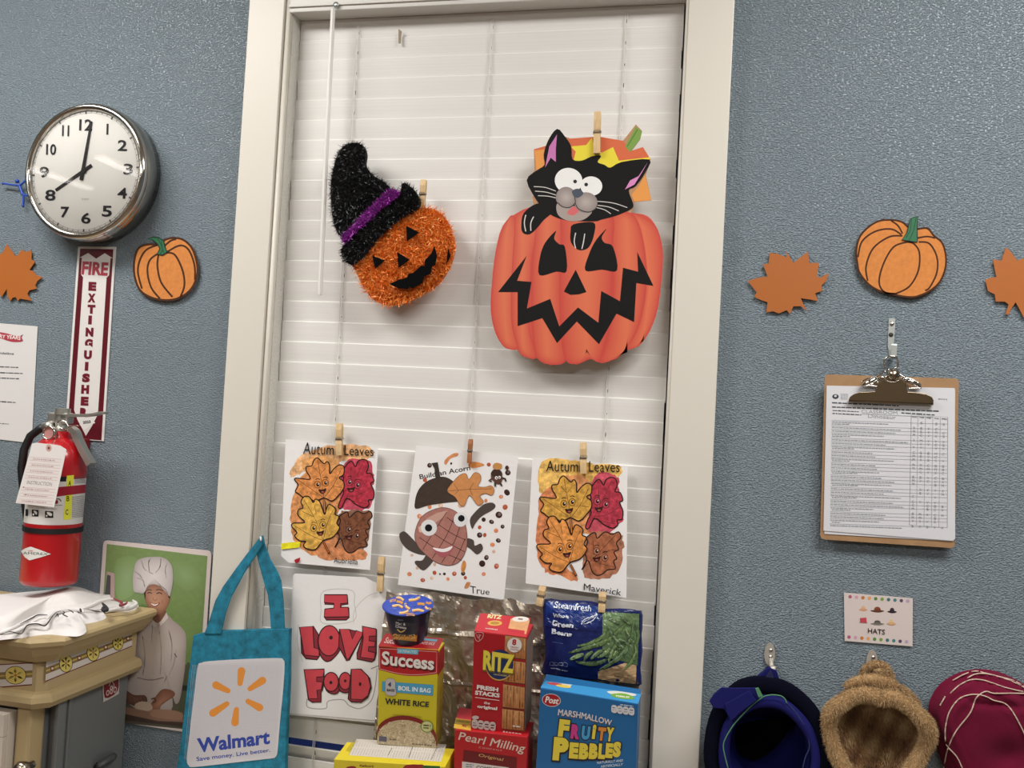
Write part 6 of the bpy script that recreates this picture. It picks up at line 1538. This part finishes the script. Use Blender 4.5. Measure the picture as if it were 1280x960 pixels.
f.L += 1; f.part('seal'); f.poly(ell(517, 742, 33, 32), '6f8c3a'); f.poly(ell(517, 742, 28, 27), 'c9c890'); f.greek((498, 735), (538, 738), 9, '5c7a34', 1); f.greek((498, 749), (538, 752), 9, '5c7a34', 2)
f.part('small_print'); f.quad((268, 792), (308, 795), (307, 822), (267, 818), '5c5a6c'); f.greek((320, 808), (358, 812), 8, '6a5a4a', 4); f.greek((440, 832), (545, 842), 8, '7a6850', 5, word=(2, 4))
f.build(t, M_card)
tp_.part('top_red'); tp_.quad((262, 324), (576, 343), (604, 284), (300, 258), 'b32028', 3); tp_.part('top_lettering'); tp_.text('Success', [(306, 278), (395, 286), (380, 318), (290, 308)], 'e0c8c4', .02); tp_.quad((470, 280), (572, 290), (566, 302), (462, 290), '6ab0c8'); tp_.text('WHITE RICE', [(478, 300), (560, 306), (554, 320), (468, 313)], 'e0c8c4', .02)
tp_.build(t, M_card)
# right side print
ps_, _t = SIDE['rice_box']; ps_.part('side_print'); side_band('rice_box', .02, .26, 'a01c24'); side_band('rice_box', .27, .98, 'b8ab34', .4, 'a8a04a'); ps_.build(_t, M_card)
RTN = tn

# ---- macaroni cup on top of the rice box
topc = hit(510.5, 800, (RF[0] + RF[1]) / 2, RTN)
cupx = thing('macaroni_cup', tuple(topc), 'blue macaroni and cheese cup with pasta-patterned lid, on top of the rice box', 'food cup')
b0 = topc; ra = TN; cr0, cr1, chh = .0295, .0455, .071
M_cup = mat('dark_navy_cup', '15182e', .35)
MB().lathe([(0, 0), (cr0, 0), (cr0 + .001, .002), (cr0 + (cr1 - cr0) * .55, chh * .45), (cr1, chh - .004), (cr1, chh)], b0, ra, 56).build('cup', M_cup, cupx, smooth=True)
lid = MB().lathe([(cr1 + .0005, chh - .002), (cr1 + .0035, chh - .001), (cr1 + .004, chh + .001), (cr1 + .002, chh + .0022), (cr1 - .001, chh + .0015), (0, chh + .0012)], b0, ra, 56).build('lid', mat('blue_foil_lid', '2a49b0', .35), cupx, smooth=True)
lc = b0 + ra * (chh + .0016)
p = Print(lambda x, y: (hit(x, y, lc, ra), ra), mN); p.part('pasta_print')
inl = lambda q_: [(432 + (x - 432) * .9, 112 + (y - 108) * .92) for x, y in q_]
for arcp in ([(345, 62), (370, 65), (390, 80)], [(420, 78), (455, 75), (485, 62)], [(400, 95), (405, 115), (425, 128)], [(325, 112), (360, 108), (385, 120)], [(365, 152), (395, 148), (418, 138)], [(440, 138), (475, 133), (508, 142)], [(515, 115), (530, 128), (550, 125)], [(470, 100), (490, 98), (512, 102)], [(310, 85), (330, 78), (345, 80)], [(520, 90), (535, 95), (552, 92)], [(405, 160), (430, 158), (455, 162)], [(350, 85), (370, 88), (385, 96)]):
    p.line(inl(cr(arcp, False, 5)), 13, 'c98f3c', up=False)
p.L += 1
for arcp in ([(347, 60), (372, 63), (390, 77)], [(420, 75), (455, 72), (485, 60)], [(403, 94), (408, 113), (427, 125)], [(325, 109), (360, 105), (385, 117)], [(365, 149), (395, 145), (418, 135)], [(440, 135), (475, 130), (508, 139)], [(517, 113), (531, 125), (550, 122)]):
    p.line(inl(cr(arcp, False, 5)), 7, 'ecc886', up=False)
p.part('lid_highlight_print'); rn = random.Random(4)
for _ in range(26):
    a = rn.uniform(0, 6.28); r_ = rn.uniform(.1, .92); x, y = 432 + 122 * r_ * math.cos(a), 105 + 52 * r_ * math.sin(a); p.line([(x - 8, y), (x + 8, y - 3)], 3, rn.choice(('6c8ae0', '4a6cd0', '1c2c80')), up=False)
p.build(cupx, M_gloss)
def cup_f(x, y):
    # cone surface
    d = ray(x, y); o_ = CAM - b0; k_ = (cr1 - cr0) / chh
    dz, oz = d.dot(ra), o_.dot(ra); dp = d - ra * dz; op = o_ - ra * oz; r_0 = cr0 + k_ * oz + .0012; rk = k_ * dz
    A = dp.dot(dp) - rk * rk; B = 2 * (dp.dot(op) - r_0 * rk); C_ = op.dot(op) - r_0 * r_0; D = max(B * B - 4 * A * C_, 0)
    t_ = (-B - math.sqrt(D)) / (2 * A); q_ = CAM + d * t_; n_ = q_ - b0; n_ = (n_ - ra * n_.dot(ra)).normalized(); return q_, n_
p = Print(cup_f, mN); p.sub = 3
p.part('pasta_photo'); p.quad((322, 228), (468, 238), (462, 300), (338, 288), 'c98a34', 10, 3, mott=.5)
p.poly(cr([(322, 215), (345, 232), (372, 258), (392, 264), (420, 250), (470, 235), (470, 215), (400, 200)]), '15182e')
for x in (350, 380, 410, 440): p.line(cr([(x - 12, 270), (x, 262), (x + 14, 268)], False), 6, 'e0b060', up=False); p.line(cr([(x - 8, 288), (x + 4, 280), (x + 16, 284)], False), 5, 'e0b060', up=False)
p.part('lettering'); p.text('Mac &', [(355, 196), (405, 204), (404, 218), (354, 211)], 'e6e6ea', .02); p.text('Cheese', [(353, 212), (410, 222), (408, 236), (352, 226)], 'e6e6ea', .02); p.text('KRAFT', [(365, 183), (395, 187), (394, 193), (364, 190)], '8f94b0', .02)
p.line(cr([(362, 236), (380, 250), (402, 240)], False), 6, 'e8c070')
p.quad((478, 225), (525, 195), (515, 270), (475, 288), '1d2038', 6, 2)
p.build(cupx, M_gloss)

# ---- pancake mix box, then the cracker box standing on it
pt, pf2, ptop, PF_, _, PTN = carton('pancake_mix_box', [(568.5, 912), (659.5, 921.5), (653, 1110), (563, 1100)], (610, 915), -.135, .055, M_cr('red_mix_carton', 'b01a22'), 'red pancake mix box under the cracker box, cut by the picture edge', mS, H=1)
pf2.part('yellow_flap')
pf2.part('lettering')
pf2.text('Pearl Milling', [(128, 524), (918, 676), (896, 800), (112, 648)], 'dcc9bc', .025, shear=.03)
pf2.text('COMPANY', [(372, 700), (652, 742), (650, 762), (368, 720)], 'd9a09c', .0, spacing=1.3)
pf2.part('product_panel'); pf2.quad((190, 742), (828, 830), (818, 1010), (175, 930), '6a1418'); pf2.quad((170, 880), (730, 952), (725, 1100), (165, 1030), 'd4cdc8')
pf2.part('lettering/2'); pf2.text('Original', [(362, 782), (652, 838), (648, 885), (355, 828)], 'd8b070', .0, shear=.06); pf2.text('COMPLETE', [(345, 928), (640, 962), (635, 1005), (340, 975)], '2c2c30', .03); pf2.greek((215, 912), (310, 922), 12, '6c84a0', 1); pf2.greek((215, 938), (300, 946), 12, '6c84a0', 2)
pf2.build(pt, M_card)
ptop.part('top_carton'); ptop.poly([(95, 365), (140, 235), (275, 250), (600, 290), (985, 340), (935, 490), (600, 440), (275, 385)], 'cf4250')
ptop.quad((92, 360), (275, 385), (272, 395), (90, 370), 'd8a04a')
ptop.part('size_label'); ptop.quad((88, 372), (275, 398), (270, 500), (72, 480), '8f7a2e', 2); ptop.quad((75, 432), (275, 460), (272, 512), (68, 482), 'd0a43c', 2); ptop.text('LARGE SIZE', [(105, 386), (262, 405), (260, 424), (102, 404)], '3a2c14', .02); ptop.text('40', [(165, 432), (222, 440), (220, 474), (163, 466)], '8c2020', .04)
ptop.build(pt, M_card)
pr0 = (PF_[0] + PF_[1]) / 2
cb0 = hit(620, 914, pr0, PTN)
ct_, f, tpp, CF, fn, tn = carton('cracker_box', [(592.5, 789), (658.5, 797), (655, 919.5), (588.5, 911)], (620, 914), cb0.y, .060, M_cr('red_cracker_carton', 'a81420'), 'tall red cracker box with pictured cracker stacks, middle of the food packages', mO)
f.part('cracker_photo')
stk = [((340, 268), (449, 284), (446, 392), (337, 378)), ((336, 395), (446, 410), (443, 520), (333, 508)), ((330, 522), (442, 540), (440, 652), (327, 640)), ((326, 650), (438, 665), (436, 765), (323, 752))]
for a, b, c_, d in stk:
    f.quad((a[0] - 0, a[1] - 3), (b[0] + 2, b[1] - 3), (c_[0] + 2, c_[1] + 5), (d[0] - 0, d[1] + 5), '5a3020', 2)
    f.quad(a, b, c_, d, 'c98f5c', 8, 4, mott=.4, col2='a86a3c')
    for k_ in range(7):
        u = (k_ + .5) / 7; f.line([(a[0] + (b[0] - a[0]) * u, a[1] + (b[1] - a[1]) * u + 3), (d[0] + (c_[0] - d[0]) * u, d[1] + (c_[1] - d[1]) * u - 3)], 5, '8a5430' if k_ % 2 else 'dcaa78', up=False)
    f.L += 1
f.part('round_badge'); f.poly(ell(389, 318, 38, 38), 'e4e0dc'); f.text('8', (388, 303, 22, 32, .08), 'b01c28', .05); f.text('FRESH', (390, 330, 40, 8, .12), 'a03038', .02); f.text('STACKS', (390, 342, 44, 8, .12), 'a03038', .02, up=False)
f.part('oval_logo'); f.poly(ell(312, 424, 72, 80, rot=.1), 'c9a050'); f.poly(ell(312, 419, 71, 78, rot=.1), '1c2c5c')
f.part('logo_lettering'); f.text('RITZ', [(226, 342), (392, 368), (388, 472), (222, 450)], '6a5a18', .06, warp=lambda u, t: (u * .98 + .02, t + .04)); f.text('RITZ', [(228, 344), (390, 370), (384, 466), (224, 446)], 'e0cf4a', .05)
f.text('CRACKERS', [(280, 466), (350, 475), (350, 482), (280, 473)], 'c9b878', .02)
f.part('lettering'); f.text('FRESH', [(194, 524), (306, 540), (304, 562), (192, 548)], 'e4dcd8', .05); f.text('STACKS', [(185, 553), (313, 570), (311, 592), (183, 576)], 'e4dcd8', .05); f.line([(184, 590), (310, 606)], 3, 'e4dcd8')
f.text('the', [(230, 610), (262, 614), (261, 628), (229, 624)], 'e4dcd8', .02); f.text('original', [(196, 628), (300, 640), (298, 662), (194, 648)], 'e4dcd8', .04)
f.part('nutrition_icons'); f.poly(ell(186, 695, 18, 10), 'c4b8b4')
for i in range(4): x = 170 + i * 31; y = 708 + i * 4; f.blob([(x, y), (x + 26, y + 3), (x + 25, y + 42), (x - 1, y + 38)], 'c4b8b4', None, n=3); f.greek((x + 3, y + 14), (x + 22, y + 16), 7, '6a2024', i); f.greek((x + 3, y + 28), (x + 22, y + 30), 7, '6a2024', i + 5)
f.greek((330, 768), (425, 782), 8, 'd8cdc8', 8, word=(2, 4)); f.greek((380, 738), (420, 744), 8, 'e0d8d0', 9)
f.part('biscuit_emblem'); f.line(cr([(182, 258), (205, 250), (226, 256), (222, 280), (200, 298), (186, 285)]), 2.5, 'd8b8b8', True); f.line(cr([(192, 260), (200, 280), (215, 262)], False), 2.5, 'd8b8b8'); f.line([(205, 258), (206, 290)], 2.5, 'd8b8b8', up=False)
f.build(ct_, M_card)
tpp.part('top_face'); tpp.quad((180, 243), (449, 278), (472, 178), (212, 152), 'c22836', 4)
tpp.quad((352, 246), (449, 262), (468, 190), (370, 180), 'd8a070', 3, mott=.3); tpp.quad((355, 232), (442, 244), (440, 262), (350, 250), 'bc2634', 2)
tpp.poly(ell(420, 184, 44, 14), 'e0dcd4'); tpp.text('RITZ', [(252, 158), (326, 164), (318, 184), (246, 178)], 'e8e0a0', .04); tpp.poly(ell(286, 205, 38, 14), 'd8a850'); tpp.poly(ell(286, 205, 24, 8), 'b08030'); tpp.text('original', [(238, 228), (300, 236), (298, 244), (236, 237)], 'e4dcd8', .02); tpp.greek((408, 183), (432, 185), 8, '6a6058', 1)
tpp.build(ct_, M_card)

ps_, _t = SIDE['cracker_box']; ps_.part('side_print'); side_band('cracker_box', .03, .97, '8c7868', .5, '7c6a60'); ps_.build(_t, M_card)
# ---- green beans bag clipped to the foil
gb = thing('frozen_vegetable_bag', tuple(W(740, 850, -.02)), 'glossy dark blue bag of whole green beans clipped above the blue cereal box', 'food bag')
gy0 = -.030
gout = [(288, 138), (420, 148), (560, 150), (700, 158), (800, 190), (825, 225), (960, 222), (1140, 245), (1158, 330), (1150, 460), (1158, 600), (1140, 750), (1150, 892), (1080, 895), (900, 870), (700, 855), (480, 830), (300, 808), (262, 780), (290, 680), (300, 560), (285, 440), (278, 300)]
def bagy(x, y):
    u = (x - 262) / 896; v = (y - 138) / 750; e_ = max(0, min(u, 1 - u, v, 1 - v)); b_ = .022 * min(1, e_ * 3.2) ** .6
    return gy0 - b_ - .0022 * mn.noise(V((x / 70, y / 70, 1))) - .0012 * mn.noise(V((x / 25, y / 25, 4)))
def bag_f(x, y):
    X, Y = (x - 640) * 7.1111, (y - 730) * 7.1111
    p_ = W(x, y, bagy(X, Y)); e_ = .6
    a_ = W(x + e_, y, bagy(X + e_ * 7.1, Y)); b_ = W(x, y + e_, bagy(X, Y + e_ * 7.1)); n_ = (a_ - p_).cross(b_ - p_).normalized()
    return p_, (n_ if n_.y < 0 else -n_)
# grid clipped to the outline
g2 = cr(gout, True, 2); vs = []; fs = []; n = len(g2); K = 22
for r in range(K + 1):
    t_ = r / K
    for p_ in g2: x, y = p_[0] + (715 - p_[0]) * t_, p_[1] + (520 - p_[1]) * t_; vs.append(W(*mP2(x, y), bagy(x, y)))
for r in range(K):
    for i in range(n): j = (i + 1) % n; fs.append((r * n + i, r * n + j, (r + 1) * n + j, (r + 1) * n + i))
k_ = len(vs); vs += [v_ + V((0, .006, 0)) for v_ in vs[:n]]
for i in range(n): fs.append((k_ + i, k_ + (i + 1) % n, (i + 1) % n, i))
fs.append(tuple(k_ + i for i in range(n)))
M_bag = mat('glossy_blue_film', '14235c', .22, bump=(55, .5, .003), spec=.6)
MB().add(vs, fs).build('bag', M_bag, gb, smooth=True)
M_film = mat('glossy_film_ink', attr=True, rough=.22, spec=.6)
p = Print(bag_f, mP2, lift=.0009); p.sub = 3
p.part('panel')
p.quad((300, 160), (790, 200), (760, 420), (300, 380), '1c3c8c', 12, 8, col2='14235c'); 
p.quad((805, 250), (1130, 262), (1115, 720), (805, 640), '6f8a60', 10, 12, mott=.3, col2='546c46')
p.poly([(765, 775), (880, 740), (1000, 700), (1105, 720), (1100, 885), (880, 862), (765, 840)], 'c0a078')
p.part('bean_print')
GR = ['748c58', '67804e', '829a68', '58704a']
rn = random.Random(8)
def bean(pts, w_, c_):
    q_ = cr(pts, False, 5); p.line(q_, w_, mixh(c_, '203018', .45), taper=True); p.line(q_, w_ * .82, c_, taper=True); p.line([(x - 2, y - w_ * .18) for x, y in q_], w_ * .2, mixh(c_, 'ffffff', .25), taper=True)
for pts, w_ in (([(585, 550), (680, 530), (800, 470), (860, 400)], 34), ([(520, 670), (580, 640), (640, 620)], 40), ([(570, 690), (680, 705), (780, 695), (850, 665)], 44), ([(640, 680), (670, 630), (720, 600)], 36), ([(705, 665), (760, 610), (820, 580)], 36), ([(760, 650), (820, 620), (870, 570)], 36), ([(860, 690), (880, 620), (920, 540), (960, 490)], 38), ([(510, 610), (640, 570), (780, 530), (880, 480), (960, 400), (1030, 335)], 50), ([(900, 640), (940, 590), (1000, 560)], 32), ([(1080, 500), (1100, 600), (1060, 680), (1000, 755)], 38), ([(1100, 360), (1120, 450), (1105, 540)], 30), ([(1010, 400), (1040, 460), (1080, 520)], 32), ([(780, 760), (880, 700), (960, 640), (1020, 560), (1060, 460), (1085, 320)], 50), ([(850, 370), (900, 460), (950, 530), (985, 575)], 44), ([(960, 500), (1000, 510), (1040, 540)], 34), ([(960, 270), (1010, 330), (1060, 360)], 28), ([(840, 290), (900, 330), (960, 350)], 26)):
    bean(pts, w_, rn.choice(GR))
p.part('lettering')
WH = 'dfe6f0'
p.text('Steamfresh', [(378, 160), (708, 190), (704, 250), (374, 215)], WH, .012, shear=.02); p.text('Whole', [(372, 255), (508, 275), (504, 308), (370, 290)], WH, .02); p.text('Green', [(362, 315), (550, 345), (546, 388), (360, 372)], WH, .035); p.text('Beans', [(362, 392), (538, 425), (534, 468), (360, 440)], WH, .035)
p.line([(370, 512), (460, 528)], 3, '5a6c9c'); 
for i in range(4): p.line([(345 + i * 40, 690 + i * 3), (375 + i * 40, 694 + i * 3), (372 + i * 40, 720 + i * 3), (343 + i * 40, 716 + i * 3)], 3, '9aa8cc', True, up=False)
p.greek((350, 745), (495, 765), 10, '9aa8cc', 3); p.greek((912, 806), (1035, 832), 9, '4a3a28', 5, word=(2, 4))
p.part('leaf_logo'); p.line(cr([(615, 352), (650, 318), (720, 290), (758, 268), (735, 310), (690, 340), (640, 352)]), 6, WH, True); p.line(cr([(640, 340), (690, 315), (735, 290)], False), 3, WH)
p.build(gb, M_film)

# ---- blue cereal box
bt, f, tpp, BF, fn, tn = carton('cereal_box', [(675.6, 860), (797.6, 880), (789, 1120), (662, 1095)], (735, 869), -.150, .055, M_cr('blue_carton', '1a659f'), 'blue marshmallow cereal box at the lower right of the food packages', mP, H=1)
f.part('brand_oval'); f.poly(ell(122, 606, 49, 34, rot=.12), 'd8d4d4'); f.poly(ell(122, 606, 46, 31, rot=.12), 'a81c28'); f.text('Post', [(90, 584), (160, 594), (156, 628), (88, 618)], 'e8e4e0', .03, shear=.08)
f.part('word_marshmallow')
arcw = lambda u, t: (u, t - .5 * math.sin(PI * u) + .0)
f.text('MARSHMALLOW', [(158, 655), (440, 712), (436, 745), (154, 690)], '5c5468', .1, warp=lambda u, t: (u, t - .25 * math.sin(PI * u))); f.text('MARSHMALLOW', [(160, 652), (438, 710), (434, 738), (156, 684)], 'e0dce0', .055, warp=lambda u, t: (u, t - .25 * math.sin(PI * u)))
f.part('word_fruity')
for i, (s_, x, y, w_, h_, c_) in enumerate((('F', 188, 752, 56, 92, 'e3d04a'), ('R', 248, 770, 46, 76, 'c9408c'), ('U', 302, 776, 44, 72, '48a0d0'), ('i', 345, 770, 18, 76, 'e3d04a'), ('T', 385, 782, 42, 70, 'd98a3c'), ('Y', 428, 784, 40, 74, 'e3d04a'))):
    f.text(s_, (x, y, w_ + 10, h_ + 10, .12), '26202c', .13, up=(i == 0))
f.L += 1
for s_, x, y, w_, h_, c_ in (('F', 188, 752, 56, 92, 'e3d04a'), ('R', 248, 770, 46, 76, 'c9408c'), ('U', 302, 776, 44, 72, '48a0d0'), ('i', 345, 770, 18, 76, 'e3d04a'), ('T', 385, 782, 42, 70, 'd98a3c'), ('Y', 428, 784, 40, 74, 'e3d04a')):
    f.text(s_, (x, y, w_, h_, .12), c_, .07, up=False)
f.part('word_pebbles')
PB = (('P', 172, 860, 80, 122), ('E', 240, 868, 48, 84), ('B', 292, 872, 50, 84), ('B', 342, 872, 46, 82), ('L', 386, 872, 36, 80), ('E', 424, 868, 38, 78), ('S', 464, 862, 42, 82))
for i, (s_, x, y, w_, h_) in enumerate(PB): f.text(s_, (x, y + 3, w_ + 13, h_ + 13, .08), '26202c', .13, up=(i == 0))
f.L += 1
for s_, x, y, w_, h_ in PB: f.text(s_, (x, y, w_, h_, .08), 'e3cf48', .075, up=False)
f.part('small_print')
for i in range(4): x = 438 + i * 30; y = 632 + i * 4; f.blob([(x, y), (x + 25, y + 4), (x + 24, y + 38), (x - 1, y + 34)], 'd8d8dc', None, n=3); f.greek((x + 3, y + 12), (x + 20, y + 14), 6, '3c5c8c', i); f.greek((x + 3, y + 25), (x + 20, y + 27), 6, '3c5c8c', i + 4)
f.greek((482, 628), (550, 637), 6, 'd0dce8', 11); f.text('NATURALLY AND', [(360, 925), (497, 912), (495, 925), (362, 938)], 'cfdce8', .02); f.text('ARTIFICIALLY', [(378, 945), (497, 932), (495, 946), (380, 958)], 'cfdce8', .02)
f.build(bt, M_card)
tpp.part('top_face'); tpp.quad((65, 540), (575, 625), (590, 575), (90, 505), '3a92cc', 4); tpp.quad((110, 512), (230, 526), (215, 540), (105, 522), 'd8d0b8', 2); tpp.poly(ell(140, 522, 40, 7, rot=.13), 'c0484c'); tpp.poly(ell(185, 534, 40, 7, rot=.13), 'd8c050')
tpp.poly(cr([(412, 562), (470, 560), (560, 575), (545, 585), (450, 578)]), 'd8d4cc'); tpp.poly(cr([(440, 574), (500, 572), (552, 590), (545, 602), (490, 600), (440, 588)]), '6ea23c'); tpp.text('PEBBLES', [(460, 580), (530, 588), (528, 596), (458, 588)], 'e8e0d0', .03)
tpp.build(bt, M_card)
clothespin((678.5, 733), (674, 757), 8.5, gy0 - .006, 'pine clothespin clipping the left corner of the green bean bag')
clothespin((753.5, 740), (752, 765), 8.5, gy0 - .014, 'pine clothespin clipping the middle of the green bean bag')
